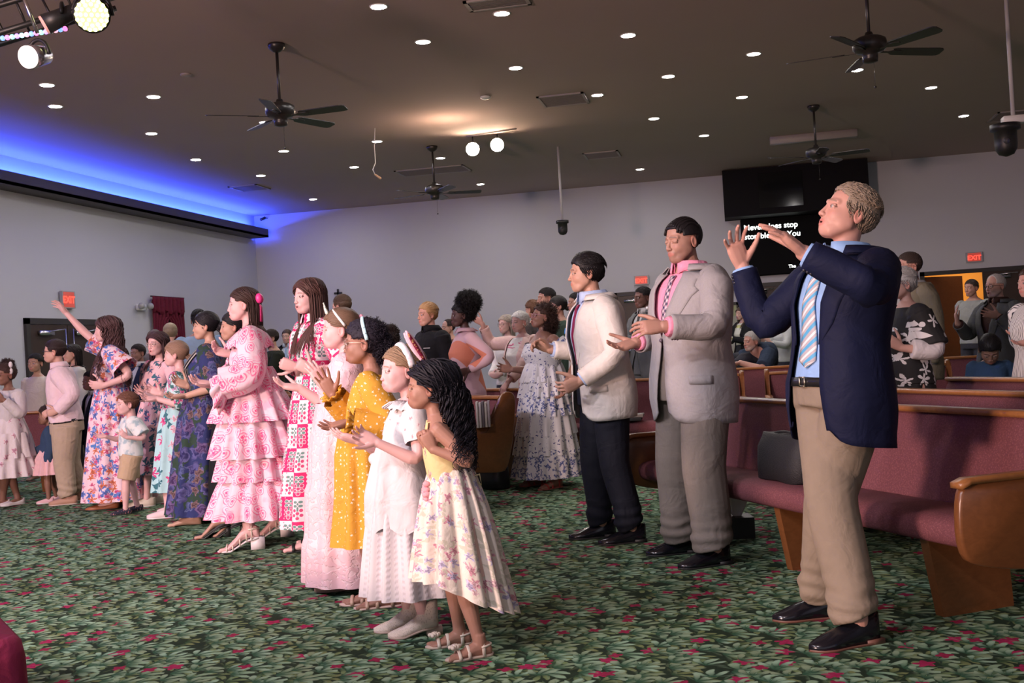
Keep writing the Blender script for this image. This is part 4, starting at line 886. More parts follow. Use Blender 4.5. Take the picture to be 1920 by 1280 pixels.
# ceiling fixtures
M_disc = mat('downlight_lens', (1, 1, 1), .4, emit=(1, .94, .92), es=370)
DL = [(710, 12), (941, 25), (793, 78), (1178, 66), (967, 127), (1413, 101), (1253, 143), (1120, 178), (497, 229), (288, 181), (104, 199), (88, 159), (284, 250), (367, 299), (532, 283), (489, 329), (587, 373), (707, 265), (826, 296), (664, 313), (901, 345), (1226, 222), (1391, 182), (1320, 254), (1200, 317), (1607, 131), (1746, 164), (1807, 217)]
DLP = [atz(u, v, CEIL)[:2] for u, v in DL]; dproto = None
DLL = ['first row of downlights, by the top frame edge', 'by the large ceiling vent at the top of the photo', 'second from the top, left of centre', 'upper middle of the ceiling', 'below and left of the upper middle one', 'upper right, between two fans', 'right of centre, above a square of four', 'just right of the middle ceiling vent', 'behind the motor of the left front fan', 'left, nearest the left stage lights row', 'far left, lower of the left pair', 'far left, upper of the left pair', 'left, above the blue cove', 'left, close to the blue cove', 'just below the left front fan', 'left, near the small far vent', 'near the far end of the blue cove', 'beside the hanging microphone', 'right of the rear fan downrod', 'left of the rear fan blades', 'low, just right of the rear fan', 'right of the two glowing track lights', 'upper right, left of the rear right fan', 'left of the long thin vent', 'low, right of the small far vent', 'under the right front fan', 'right of the right front fan', 'far right, near the ceiling camera']
for i, (x, y) in enumerate(DLP):
    e = empty('downlight', (x, y, CEIL), 'round white recessed downlight, '+DLL[i], 'downlight', 'recessed ceiling downlights')
    if dproto is None:
        th = np.arange(24)*2*pi/24; cs = np.stack([np.cos(th), np.sin(th)], 1); Rr = [np.hstack([cs*r_+A3(x, y), np.full((24, 1), z)]) for r_, z in ((.088, CEIL), (.088, CEIL-.006), (.074, CEIL-.008), (.070, CEIL-.003))]
        g = G(); loft(g, Rr, True, False, flip=True); a = build('trim_ring', g, mat('white_trim', (.8, .8, .78), .4), e)
        g = G(); loft(g, [np.hstack([cs*r_+A3(x, y), np.full((24, 1), z)]) for r_, z in ((.073, CEIL-.004), (.060, CEIL-.007), (.01, CEIL-.008))], True, True, flip=True); b = build('lens', g, M_disc, e); dproto = (a, b)
    else:
        for a in dproto: c = a.copy(); COL.objects.link(c); c.parent = e
# fans
def fan(u, v, label, a0, xy=None, first=[None]):
    x, y = xy if xy else atz(u, v, CEIL)[:2]; e = empty('ceiling_fan', (x, y, CEIL), label, 'ceiling fan', 'black five-blade ceiling fans on downrods')
    g = G(); 
    def lathe(prof, name, par, mt=M_dark):
        g = G(); th = np.arange(28)*2*pi/28; loft(g, [np.stack([x+np.cos(th)*r_, y+np.sin(th)*r_, np.full(28, CEIL+z)], 1) for r_, z in prof], True, True, flip=True); return build(name, g, mt, par)
    lathe([(.02, 0), (.085, -.002), (.09, -.02), (.075, -.055), (.035, -.085), (.02, -.09)], 'canopy', e); lathe([(.016, -.05), (.016, -.62)], 'downrod', e)
    mo = lathe([(.03, -.57), (.04, -.60), (.10, -.615), (.145, -.64), (.152, -.67), (.150, -.72), (.12, -.75), (.07, -.765), (.07, -.80), (.065, -.84), (.02, -.85)], 'motor', e)
    g = G(); tube(g, [(x+.03, y, CEIL-.85), (x+.03, y, CEIL-1.05)], .002, 5); sphere(g, (x+.03, y, CEIL-1.07), .012, 6); build('pull_chain', g, M_dark, e)
    for k in range(5):
        a = radians(a0+72*k); d = A3(cos(a), sin(a), 0); n = A3(-sin(a), cos(a), 0); tl = unit(n*cos(radians(13))-ZZ*sin(radians(13))); c0 = A3(x, y, CEIL-.745)
        g = G(); R = []
        for t, w_ in ((.22, .045), (.25, .058), (.45, .064), (.68, .068), (.72, .06), (.74, .04)):
            R.append(np.array([c0+d*t+tl*w_*s_+ZZ*z for s_, z in ((-1, 0), (1, 0), (1, .008), (-1, .008))]))
        loft(g, R); bl = build('blade', g, M_dark, e, smooth=False)
        g = G(); R = [np.array([c0+d*t+tl*w_*s_+ZZ*z for s_, z in ((-1, -.006), (1, -.006), (1, 0), (-1, 0))]) for t, w_ in ((.10, .012), (.18, .010), (.23, .035), (.30, .030), (.33, .008))]; loft(g, R); build('blade_bracket', g, M_dark, bl, smooth=False)
    return e
fan(518, 82, 'black ceiling fan on a long downrod, left front of the ceiling', -78)
fan(810, 274, 'black ceiling fan hanging beside the two glowing track lights', 20)
fan(1525, 198, 'black ceiling fan hanging above the dark projection booth', -85)
fan(0, 0, 'large black ceiling fan at the upper right of the ceiling', 25, xy=(1.35, 10.33))
# vents
M_vent = mat('vent_grille', (.16, .135, .125), .6); M_ventf = mat('vent_frame', (.30, .26, .25), .5)
def vent(x0, y0, x1, y1, label):
    e = empty('ceiling_vent', ((x0+x1)/2, (y0+y1)/2, CEIL-.01), label, 'vent', 'ceiling air vents'); z = CEIL
    g = G(); f = .035
    for lo, hi in (((x0, y0), (x1, y0+f)), ((x0, y1-f), (x1, y1)), ((x0, y0), (x0+f, y1)), ((x1-f, y0), (x1, y1))): box(g, (*lo, z-.018), (*hi, z))
    build('frame', g, M_ventf, e, smooth=False); g = G(); n = max(3, int((y1-y0)/.05))
    for i in range(n): yy = y0+f+(y1-y0-2*f)*(i+.5)/n; box(g, (x0+f, yy-.012, z-.014), (x1-f, yy+.012, z-.003))
    build('grille', g, M_vent, e, smooth=False)
def ventpx(pts, label):
    q = np.array([atz(u, v, CEIL)[:2] for u, v in pts]); vent(q[:, 0].min(), q[:, 1].min(), q[:, 0].max(), q[:, 1].max(), label)
ventpx([(1005, 181), (1022, 200), (1104, 190), (1094, 173)], 'square ceiling air vent left of a downlight at ceiling centre')
ventpx([(1092, 288), (1102, 298), (1163, 291), (1158, 281)], 'small ceiling air vent above the hanging camera pole')
ventpx([(868, 2), (882, 20), (995, 3), (985, -12)], 'large ceiling air vent cut by the top frame edge')
ventpx([(433, 349), (456, 358), (504, 352), (480, 345)], 'small ceiling air vent near the far end of the blue cove')
ventpx([(740, 321), (762, 330), (880, 317), (868, 308)], 'long ceiling air vent behind the rear fan')
ventpx([(1865, 215), (1875, 226), (1960, 214), (1945, 203)], 'ceiling air vent behind the camera at the far right')
a = atz(1443, 258, CEIL); b_ = atz(1595, 243, CEIL); g = G(); box(g, (a[0], a[1]-.1, CEIL-.12), (b_[0]+.1, a[1]+.1, CEIL), bev=.01); props(build('ceiling_housing', g, M_ventf), 'long thin grey housing on the ceiling behind the rear right fan', 'ceiling housing')
x, y, _ = atz(910, 181, CEIL); g = G(); sphere(g, (x, y, CEIL-.01), (.07, .07, .03), 10); props(build('smoke_detector', g, M_white), 'small round smoke detector on the ceiling above the glowing track lights', 'smoke detector')
x, y, _ = atz(348, 138, CEIL); g = G(); sphere(g, (x, y, CEIL-.01), (.06, .06, .025), 10); props(build('smoke_detector', g, M_ventf), 'faint round smoke detector on the ceiling left of the front fan', 'smoke detector')
# track lights (two warm floods facing the camera)
M_warm = mat('warm_lens', (1, 1, 1), .4, emit=(1, .74, .52), es=120)
ta, tb = atz(875, 255, CEIL), atz(968, 240, CEIL); g = G(); tube(g, [ta, tb], .02, 6); props(build('light_track', g, M_ventf), 'thin ceiling track carrying the two glowing flood lights', 'light track')
for (u, v, lb) in ((887, 279, 'smaller glowing round flood light on the track, left of its brighter twin'), (933, 271, 'brightest glowing round flood light on the ceiling track')):
    q = atd(u, v, zc(ta)); tdir = unit(A3(-2.2, 4, 1.2)-q); e = empty('track_light', q, lb, 'track light', 'warm flood lights on the track')
    g = G(); tube(g, [q+tdir*-.14, q+tdir*-.05, q+tdir*.06], [.05, .10, .11], 20); build('housing', g, M_black, e)
    g = G(); tube(g, [q+tdir*.055, q+tdir*.07], [.10, .10], 24); build('lens', g, M_warm, e)
    g = G(); tube(g, [q-tdir*.05, A3(q[0], q[1], CEIL)], .012, 6); build('bracket', g, M_black, e)
pq = atd(905, 262, zc(ta)-.5); l = bpy.data.lights.new('track_uplight', 'POINT'); l.energy = 26; l.color = (1, .66, .46); l.shadow_soft_size = .06; o = bpy.data.objects.new('track_uplight', l); COL.objects.link(o); o.location = (pq[0]-.3, pq[1]-.9, CEIL-.42)
# hanging microphone, cameras on poles
tp = atz(703, 240, CEIL); g = G(); d_ = zc(tp); P1 = [tp, atd(702, 275, d_), atd(704, 305, d_), atd(699, 318, d_), atd(703, 327, d_)]
mic = empty('hanging_microphone', tp, 'small choir microphone hanging from the ceiling on a kinked cord', 'microphone'); tube(g, P1, .006, 6); build('cord', g, M_white, mic)
g = G(); tube(g, [P1[-1], atd(713, 334, d_)], [.012, .018], 8, round_=True); build('microphone', g, mat('mic_tan', (.5, .32, .2), .5), mic)
def polecam(top, bot, w, label, br=False):
    e = empty('ceiling_camera', top, label, 'camera', None); g = G(); tube(g, [top, A3(top[0], top[1], bot[2])], .02, 10); build('pole', g, mat('pole_grey', (.45, .44, .46), .5), e)
    x, y, z = bot; g = G(); th = np.arange(20)*2*pi/20; loft(g, [np.stack([x+np.cos(th)*r_*w, y+np.sin(th)*r_*w, np.full(20, z-zz*w)], 1) for r_, zz in ((.3, 0), (.55, .02), (.56, .25), (.42, .3), (.42, .8), (.40, 1.0), (.28, 1.2), (.05, 1.28))], True, True, flip=True); build('camera_body', g, M_black, e)
    g = G(); sphere(g, (x-.05*w, y-.36*w, z-.72*w), .14*w, 8); build('camera_lens', g, mat('lens_glass', (.05, .05, .06), .08), e)
    if br: g = G(); box(g, (x-.02, y-.05, z), (x+.22, y+.08, z+.07), bev=.01); build('bracket', g, M_white, e)
tp = atz(1046, 275, CEIL); polecam(tp, A3(tp[0], tp[1], atd(1055, 413, zc(tp))[2]), .19, 'black dome camera on a grey pole in front of the back wall')
q = atd(1884, 232, 10.6); polecam(A3(q[0]+.08, q[1], CEIL), q, .25, 'black dome camera with white bracket on a pole at far right', True)
q = aty(497, 408, YB-.12); g = G(); tube(g, [q, q+A3(-.06, -.1, -.05)], .03, 10); tube(g, [q, A3(q[0], YB, q[2])], .012, 6); props(build('security_camera', g, M_black), 'tiny black security camera in the corner above the cove end', 'camera')
# projection booth, screen
g = G(); box(g, (-.06, YB-.75, 3.50), (2.68, YB-.002, CEIL-.02)); booth = props(build('projection_booth', g, mat('booth_black', (.006, .005, .007), .7, spec=.15), smooth=False), 'black projection booth box under the ceiling on the back wall', 'booth')
g = G(); box(g, (.62, YB-.77, 3.62), (1.45, YB-.745, 4.30)); build('window_panel', g, mat('booth_window', (.004, .004, .006), .1), booth, smooth=False)
g = G(); box(g, (.24, YB-.14, 2.34), (2.20, YB-.03, 3.50), bev=.02); tv = props(build('wall_screen', g, mat('screen_black', (.004, .004, .005), .7, spec=.1), smooth=False), 'black wall-mounted lyrics screen with white text under the booth', 'screen')
M_txt = mat('screen_text', (1, 1, 1), .5, emit=(.92, 1, .93), es=3.2)
def text(s_, loc, size, mt, name, parent, rot=(pi/2, 0, 0), ext=.002, bold=.012, ctr=False):
    c = bpy.data.curves.new(name, 'FONT'); c.body = s_; c.size = size; c.extrude = ext; c.offset = bold*size
    o = bpy.data.objects.new(name, c); COL.objects.link(o); o.rotation_euler = rot; o.location = loc
    dg = bpy.context.evaluated_depsgraph_get(); dg.update(); me = bpy.data.meshes.new_from_object(o.evaluated_get(dg)); mw = o.matrix_world.copy(); mw = Matrix.LocRotScale(Vector(loc), __import__('mathutils').Euler(rot), None)
    xs = [v.co.x for v in me.vertices]; me.transform(Matrix.Translation((-(max(xs)+min(xs))/2, 0, 0))) if ctr else None; me.transform(mw); me.transform(Matrix.Translation(-Vector(parent['_o']))); bpy.data.objects.remove(o); me.materials.clear(); me.materials.append(mt)
    n = bpy.data.objects.new(name, me); COL.objects.link(n); n.parent = parent; n['_o'] = parent['_o']; return n
ypl = YB-.145
text('Never does stop', (.30, ypl, 3.27), .155, M_txt, 'screen_text', tv); text('stop blessing You', (.30, ypl, 3.09), .155, M_txt, 'screen_text', tv); text('The', (1.13, ypl, 2.46), .09, M_txt, 'screen_text', tv)
# exit signs
M_red = mat('exit_red', (1, .1, .05), .5, emit=(1, .07, .045), es=1.7); M_redbg = mat('exit_panel', (.45, .25, .25), .4); M_sgn = mat('exit_housing', (.35, .35, .37), .4)
def exit_sign(c, rotz, label, w=.30, h=.19):
    # built facing -Y then turned
    e = empty('exit_sign', c, label, 'exit sign'); Mz = np.array([[cos(rotz), -sin(rotz), 0], [sin(rotz), cos(rotz), 0], [0, 0, 1.]])
    g = G(); box(g, (-w/2, -.05, -h/2), (w/2, 0, h/2), 0, (Mz, c)); build('housing', g, M_sgn, e, smooth=False)
    g = G(); box(g, (-w/2+.03, -.054, -h/2+.015), (w/2-.03, -.048, h/2-.015), 0, (Mz, c)); build('panel', g, mat('exit_glow_panel', (.5, .1, .08), .4, emit=(1, .10, .06), es=.28), e, smooth=False)
    off = Mz@A3(0, -.056, -.052)+c; text('EXIT', off, (.122 if w < .32 else .15), M_red, 'exit_letters', e, (pi/2, 0, rotz), .001, .03, True)
exit_sign(aty(1203, 525, YB-.02), 0, 'red glowing exit sign on the back wall behind the grey-suited man')
exit_sign(aty(1826, 482, YB-.02), 0, 'red glowing exit sign above the open doorway at right')
exit_sign(atx(124, 562, XL+.02), pi/2, 'red glowing exit sign on the left wall behind the raised hand', .34, .27)
# framed picture, cross
q = aty(1368, 610, YB-.03); e = empty('picture_frame', q, 'large framed pale artwork on the back wall behind the grey suit', 'picture'); g = G()
x0, x1, za, zb = q[0]-.45, aty(1388, 600, YB)[0], q[2]-.75, aty(1380, 566, YB)[2]
for lo, hi in (((x0, za), (x0+.06, zb)), ((x1-.06, za), (x1, zb)), ((x0, zb-.06), (x1, zb)), ((x0, za), (x1, za+.06))): box(g, (lo[0], YB-.05, lo[1]), (hi[0], YB-.003, hi[1]))
build('frame', g, M_black, e, smooth=False); t = NT('art'); g = G(); box(g, (x0+.05, YB-.03, za+.05), (x1-.05, YB-.01, zb-.05)); build('artwork', g, t.out(t.mix(t.step(t.noise(t.ob(), 3, 3), .5, .6), (.42, .42, .36), (.38, .42, .22)), .7), e, smooth=False)
q = aty(634, 552, YB-.02); g = G(); box(g, q+A3(-.02, -.015, -.14), q+A3(.02, .018, .12)); box(g, q+A3(-.09, -.015, .01), q+A3(.09, .018, .05)); props(build('wall_cross', g, M_black, smooth=False), 'small black cross hanging on the back wall above the crowned girl', 'cross')

# ------------------------------------------------------------------ pews
def pewfab():
    t = NT('pew_fabric'); o = t.ob(); c = t.mix(t.noise(o, 160, 2), (.105, .034, .042), (.20, .072, .084)); c = t.mix(t.ma('MULTIPLY', t.step(t.vor(o, 110, '3D').outputs['Distance'], .5, .15), .35), c, (.30, .11, .12)); t.bump(t.noise(o, 260, 2), .35, .003); return t.out(c, .85, spec=.2)
M_pew = pewfab()
def pew(A, B, f, label, ends=(True, True), sup=(.12, .5, .88), PH=.825, group='maroon upholstered pews'):
    """A,B floor points under the back line (left and right end seen by someone seated), f facing"""
    A = A3(A[0], A[1], 0); B = A3(B[0], B[1], 0); L = np.linalg.norm(B-A); d = (B-A)/L; f = unit(A3(f[0], f[1], 0)); f = unit(f-d*(f@d)); M = (np.stack([d, f, ZZ], 1), A)
    e = empty('pew', (A+B)/2, label, 'pew', group)
    def lo_(prof, name, mt, x0=0., x1=None, par=e, r=True):
        x1 = L if x1 is None else x1; g = G(); xs = (x0, x1) if not r else (x0, x0+.01, x1-.01, x1); n = len(prof); pr = np.array(prof); c = pr.mean(0)
        R = [np.hstack([np.full((n, 1), x), (pr-c)*(.93 if (r and i in (0, 3)) else 1)+c])@M[0].T+M[1] for i, x in enumerate(xs)]; loft(g, R); return build(name, g, mt, par)
    def curve(pts, n=4): # rounding by subdivision
        p = np.array(pts, float)
        for _ in range(n): p = np.stack([p*.75+np.roll(p, -1, 0)*.25, p*.25+np.roll(p, -1, 0)*.75], 1).reshape(-1, 2)
        return p
    lo_(curve([(.03, .41), (.12, .42), (.37, .445), (.46, .425), (.475, .37), (.44, .315), (.30, .32), (.05, .33)], 2), 'seat_cushion', M_pew)
    lo_(curve([(.11, .42), (.10, .44), (.02, PH-.022), (-.03, PH-.022), (.03, .40), (.06, .36), (.10, .38)], 2), 'backrest', M_pew)
    lo_([(.030, PH-.026), (.034, PH-.008), (.026, PH), (-.040, PH), (-.050, PH-.008), (-.046, PH-.026)], 'top_rail', M_oak, -.0)
    lo_([(-.03, PH-.04), (-.05, PH-.05), (.045, .25), (.06, .25)], 'back_panel', M_oakd)
    for s_ in sup:
        x = L*s_; g = G(); pr = [(.0, 0), (.36, 0), (.42, .33), (.02, .34)]; R = [np.hstack([np.full((4, 1), xx), np.array(pr)])@M[0].T+M[1] for xx in (x-.025, x+.025)]; loft(g, R); build('support', g, M_oakd, e, smooth=False)
    for i, x in enumerate((-.022, L+.022)):
        if not ends[i]: continue
        o = curve([(-.10, PH+.03), (.02, PH+.03), (.09, .63), (.16, .60), (.48, .60), (.54, .565), (.545, .33), (.46, .27), (.10, .22), (-.02, .24), (-.12, .75)], 2)
        o = np.array(o); R = []
        for xx, s2 in ((x-.022, .97), (x-.014, 1), (x+.014, 1), (x+.022, .97)): c = o.mean(0); R.append(np.hstack([np.full((len(o), 1), xx), (o-c)*s2+c])@M[0].T+M[1])
        g = G(); loft(g, R); en = build('end_panel', g, M_oakd if i else M_oakd, e)
        g = G(); R = [np.array([[x-.032, yy, zz+.0], [x+.032, yy, zz], [x+.032, yy, zz+.022], [x-.032, yy, zz+.022]])@M[0].T+M[1] for yy, zz in ((.12, .590), (.16, .592), (.49, .592), (.535, .577))]; loft(g, R); build('armrest', g, M_oak, en)
    return e
# right block: front pew and the rows behind it
fR = unit(A3(-.86, -.51, 0)); dR = unit(A3(.51, -.86, 0)); Afl = A3(-.247, 7.13, 0); Bfl = Afl+dR*2.90
pew(Bfl, Afl, fR, 'nearest maroon pew at right with wooden armrest, black bag on its seat', sup=(.11, .485))
for i, (a, b, lb) in enumerate(((-.2, 4.0, 'second maroon pew at right, directly behind the nearest pew'), (.2, 4.2, 'third maroon pew at right, in front of the woman in black florals'))):
    A = Afl+(-fR)*(.89, 1.88)[i]+dR*(.05, .12)[i]; pew(A+dR*3.6, A, fR, lb, ends=(True, False))
# centre block rows run parallel to the back wall
fC = A3(.03, -1, 0)
def crow(u0, v0, u1, L0, label, ends=(True, True), PH=.825):
    a = atz(u0, v0, PH); pew(a, a+A3(L0, -L0*.03*0, 0), (0, -1), label, ends)
pew((-1.75, 10.7), (.02, 10.7), (0, -1), 'maroon pew seen between the white jacket and the grey suit, books on seat')
pew((.30, 10.7), (1.9, 10.7), (0, -1), 'maroon pew behind the navy blazer man, its wooden end at left')
pew((-1.6, 12.45), (.9, 12.45), (0, -1), 'back maroon pew on which the man in the dark polo leans')
pew((1.05, 12.45), (3.4, 12.45), (0, -1), 'back maroon pew just left of the man in tan jacket')
pew((3.05, 9.4), (5.4, 9.0), (-.3, -1), 'short maroon pew in front of the bowed head in denim')
# left block facing the stage
fL = unit(A3(-.70, -.72, 0)); dL = unit(A3(-.72, .70, 0))
E0 = atz(952, 742, .825)*A3(1, 1, 0); 
pew(E0+dL*4.6, E0+dL*.1, fL, 'front maroon pew of the left block, its big wooden end beside the tiered dress')
pew(E0-fL*.89+dL*4.6, E0-fL*.89+dL*.85, fL, 'second maroon pew of the left block, older woman\'s hand on its rail')
pew((-8.9, 9.9), (-6.9, 10.4), (.25, -1), 'maroon pew behind the girl in white and the toddler in denim')
# ------------------------------------------------------------------ cloth patterns
def floral(name, base, cols, sc=8., R=.42, prob=.85, leaf=(.05, .16, .10), leafp=.6, wr=.5, depth=.32, mul=1.0, rough=.85, fuzz=0.):
    t = NT(name); u = t.uv(); c = base
    w = t.vm('ADD', u, t.vm('SCALE', t.vm('SUBTRACT', t.noise(u, sc*2.2, 4, col=True), (.5, .5, .5)), .085*8/sc))
    if leaf is not None:
        for o in (3.1, 7.7):
            mk, cr, q, ph = t.flower(w, sc*1.25, R*1.0, 2, leafp, o, .62); c = t.mix(mk, c, leaf)
    for i, col in enumerate(cols):
        mk, cr, q, ph = t.flower(w, sc*(1+.13*i), R*(1-.1*i), 5, prob*(1-.08*i), 11.3*(i+1), depth)
        inner = t.ma('ADD', t.ma('MULTIPLY', t.ma('SINE', t.ma('ADD', t.ma('MULTIPLY', q, 9.), t.ma('MULTIPLY', ph, 2.))), .25), t.ma('MULTIPLY', q, .6))
        cc = t.mix(inner, tuple(x*.45 for x in col), tuple(min(1, x*1.25+.08) for x in col)); c = t.mix(mk, c, cc)
    t.bump(t.ma('ADD', t.noise(t.ob(), 12, 3, .6), t.ma('MULTIPLY', t.noise(t.ob(), 300, 1), .04)), wr, .02); return t.out(c, rough, spec=.2)
def roses(name, base, line, sc=9.):
    t = NT(name); u = t.uv(); w = t.vm('ADD', u, t.vm('SCALE', t.vm('SUBTRACT', t.noise(u, 14, 2, col=True), (.5, .5, .5)), .035))
    c = t.mix(t.step(t.noise(w, 9, 3), .55, .68), base, t.mix(.35, base, line))
    for off in (2.2, 31.):
        v = t.vm('ADD', t.vm('SCALE', w, sc), (off, off, 0)); vo = t.vor(v, 1, '2D', .7); d = t.vm('SUBTRACT', v, vo.outputs['Position']); x, y, _ = t.n_sep(d); r = t.vm('LENGTH', t.comb(x, y)); ph = t.ma('ARCTAN2', y, x)
        sw = t.ma('SINE', t.ma('ADD', t.ma('ADD', t.ma('MULTIPLY', r, 42.), t.ma('MULTIPLY', ph, 1.0)), t.ma('MULTIPLY', t.ma('SINE', t.ma('MULTIPLY', ph, 3.)), 1.1)))
        m1 = t.ma('MULTIPLY', t.step(sw, .0, .8), t.step(r, .42, .30)); c = t.mix(t.ma('MULTIPLY', m1, .75), c, line); c = t.mix(t.step(r, .10, .03), c, line)
    t.bump(t.noise(t.ob(), 12, 3, .6), .4, .02); return t.out(c, .8, spec=.2)
def blockprint(name):
    t = NT(name); x, y, _ = t.n_sep(t.uv()); X = t.ma('MULTIPLY', x, 11.5); Y = t.ma('MULTIPLY', y, 6.6)
    wob = t.ma('MULTIPLY', t.ma('SINE', t.ma('MULTIPLY', Y, 37.)), .035); ix = t.ma('FLOOR', t.ma('ADD', X, wob)); iy = t.ma('FLOOR', Y)
    ck = t.ma('MODULO', t.ma('ADD', t.ma('ADD', ix, iy), 400.), 2.); ck = t.ma('GREATER_THAN', ck, .5)
    fx = t.ma('SUBTRACT', t.ma('FRACT', X), .5); fy = t.ma('SUBTRACT', t.ma('FRACT', Y), .5); c = t.mix(ck, (.80, .74, .78), (.78, .035, .17))
    stem = t.ma('MULTIPLY', t.ma('LESS_THAN', t.ma('ABSOLUTE', fx), .05), t.ma('LESS_THAN', t.ma('ABSOLUTE', fy), .32)); c = t.mix(stem, c, (.16, .27, .25))
    def blob(cx, cy, r, col, c, sx=1.6):
        d = t.vm('LENGTH', t.comb(t.ma('SUBTRACT', t.ma('ABSOLUTE', fx), cx), t.ma('MULTIPLY', t.ma('SUBTRACT', fy, cy), sx))); c = t.mix(t.step(d, r*1.35, r*1.25), c, (.85, .72, .78)); return t.mix(t.step(d, r*1.05, r*.92), c, col)
    for cy in (-.30, -.14): c = blob(.16, cy, .13, (.17, .30, .27), c, 2.4)
    for (cx, cy) in ((.0, .36), (.22, .24), (.20, .04), (0, .16)): c = blob(cx, cy, .105, (.62, .08, .20), c)
    t.bump(t.noise(t.ob(), 12, 3, .6), .35, .02); return t.out(c, .8, spec=.2)
def speckle(name, base, dot, sc=40., R=.22, prob=.6, wr=.5, pet=4):
    t = NT(name); u = t.uv(); mk, cr, q, ph = t.flower(u, sc, R, pet, prob, 3., .4); c = t.mix(mk, base, dot)
    mk, cr, q, ph = t.flower(u, sc*1.9, R*.55, 3, prob*.5, 8., .3); c = t.mix(mk, c, dot)
    t.bump(t.noise(t.ob(), 13, 3, .6), wr, .02); return t.out(c, .85, spec=.2)
def stripes(name, a, b, fr, w=.5, ang=0., extra=None, ob=False):
    t = NT(name); x, y, z = t.n_sep(t.ob() if ob else t.uv()); s_ = t.ma('ADD', t.ma('MULTIPLY', x, fr*cos(ang)), t.ma('MULTIPLY', z if ob else y, fr*sin(ang)))
    f = t.ma('FRACT', s_); c = t.mix(t.ma('LESS_THAN', f, w), a, b)
    if extra: c = t.mix(t.ma('MULTIPLY', t.ma('GREATER_THAN', f, extra[1]), t.ma('LESS_THAN', f, extra[2])), c, extra[0])
    t.bump(t.noise(t.ob(), 12, 3, .6), .3, .015); return t.out(c, .6)
PK = (.80, .045, .24); RD = (.75, .07, .05)
M_wsh = fabric('white_cotton', (.72, .69, .70)); M_blk = fabric('black_wool', (.010, .010, .012), .8, .3); M_char = fabric('charcoal', (.03, .03, .034), .8, .3)
M_leath = mat('black_shoe_leather', (.008, .008, .012), .18); M_tan = mat('tan_leather', (.55, .36, .27), .45); M_cream = mat('cream_leather', (.72, .62, .52), .4)
def suit(p, jm, tm, sm, tiem=None, sh=True, shoe=True, tr=(.060, .046, .042), **k):
    trousers(p, tm, r=tr, off=.016); shirt(p, sm, off=.008, r0=.030, t0=.0); jacket(p, jm, **k); shirtcollar(p, sm, gap=.35)
    if tiem: tie(p, tiem, w=.020)
    cuffs(p, sm)
    if shoe: shoes(p, 'oxford', M_leath)
def casual(p, topm, botm, sk=False, arm=1.9, off=.014, r0=.040, r1=.028, hem=.28, **k):
    if sk: skirt(p, botm, [(.60, .085, .07), (.5, .12, .10), (hem, .16, .14)], .30, 9, .015)
    else: trousers(p, botm, off=.008, t1=.0)
    shirt(p, topm, t0=-.05, off=off, arm=arm, r0=r0, r1=r1, **k)
SKL = (.66, .40, .33); SKT = (.52, .31, .22); SKB = (.24, .125, .085); SKD = (.085, .045, .035); SKP = (.70, .43, .42)
BLK = (.010, .008, .009); DBR = (.045, .024, .016); BRN = (.12, .060, .034); GRY = (.38, .36, .35)

# ------------------------------------------------------------------ people: front row, right to left
# older man, navy blazer
M_navy = fabric('navy_wool', (.007, .010, .036), .7, .35); M_khaki = fabric('khaki', (.27, .215, .16), .85, .35); M_blue = fabric('light_blue_shirt', (.30, .48, .80))
M_stie = stripes('blue_silver_striped_tie', (.50, .46, .50), (.10, .42, .72), 21, .30, .9, ((.85, .83, .85), .52, .72))
p = P('older man in navy blazer and khaki trousers raising both hands, gazing upward', (1590, 402), 72, feet=[(1612, 1206), (1545, 1156)], H=1.86, sex='m', w=1.06, skin=(.60, .33, .26), pitch=24, hang=84, toes=[72, 84],
  R=(1392, 500, .30, (-.30, .93, .15), (.25, .0, 1), (.22, .42)), L=(1507, 474, -.40, (-.74, .67, .1), (-.5, -.6, -.25), (.12, .12)), elL=(.8, -.6, .4), elR=(.1, -1, .1), vx=.0036, brow=(.25, .18, .12), mouth=.3)
trousers(p, M_khaki, off=.018, t1=.04, r=(.064, .052, .047)); shirt(p, M_blue, off=.008, r0=.030, t0=.0, bl=.004); belt(p, -.02, .023); jacket(p, M_navy, hem=-.44, btn=-.5, open_=True, vbot=.58, hemup=.07, vtop=.42, fo=.010); tie(p, M_stie, w=.031, off=.024, t0=.12); shirtcollar(p, M_blue, gap=.4); cuffs(p, M_blue)
shoes(p, 'oxford', M_leath, (.16, .07, .05)); hair_short(p, (.29, .225, .165), line=.070, ln=.06, wig=.004, lift=.09, n=1000, top=1.6)
# grey suit
def greywool(name, col):
    t = NT(name); n1 = t.noise(t.vm('MULTIPLY', t.ob(), (300, 300, 60)), 1, 2); c = t.mix(n1, tuple(x*.88 for x in col), tuple(x*1.1 for x in col)); t.bump(t.noise(t.ob(), 8, 3, .8), .5, .03); return t.out(c, .85, spec=.15)
M_gsuit = greywool('light_grey_suit', (.36, .34, .345)); M_gtr = greywool('grey_trousers', (.19, .165, .145)); M_pinksh = fabric('pink_shirt', (.85, .32, .46))
t = NT('plaid_tie'); x, y, _ = t.n_sep(t.uv()); f1 = t.ma('LESS_THAN', t.ma('FRACT', t.ma('MULTIPLY', t.ma('ADD', x, y), 26.)), .5); f2 = t.ma('LESS_THAN', t.ma('FRACT', t.ma('MULTIPLY', t.ma('SUBTRACT', x, y), 26.)), .5)
M_ptie = t.out(t.mix(f1, t.mix(f2, (.03, .02, .06), (.30, .20, .27)), t.mix(f2, (.35, .25, .32), (.66, .52, .56))), .5)
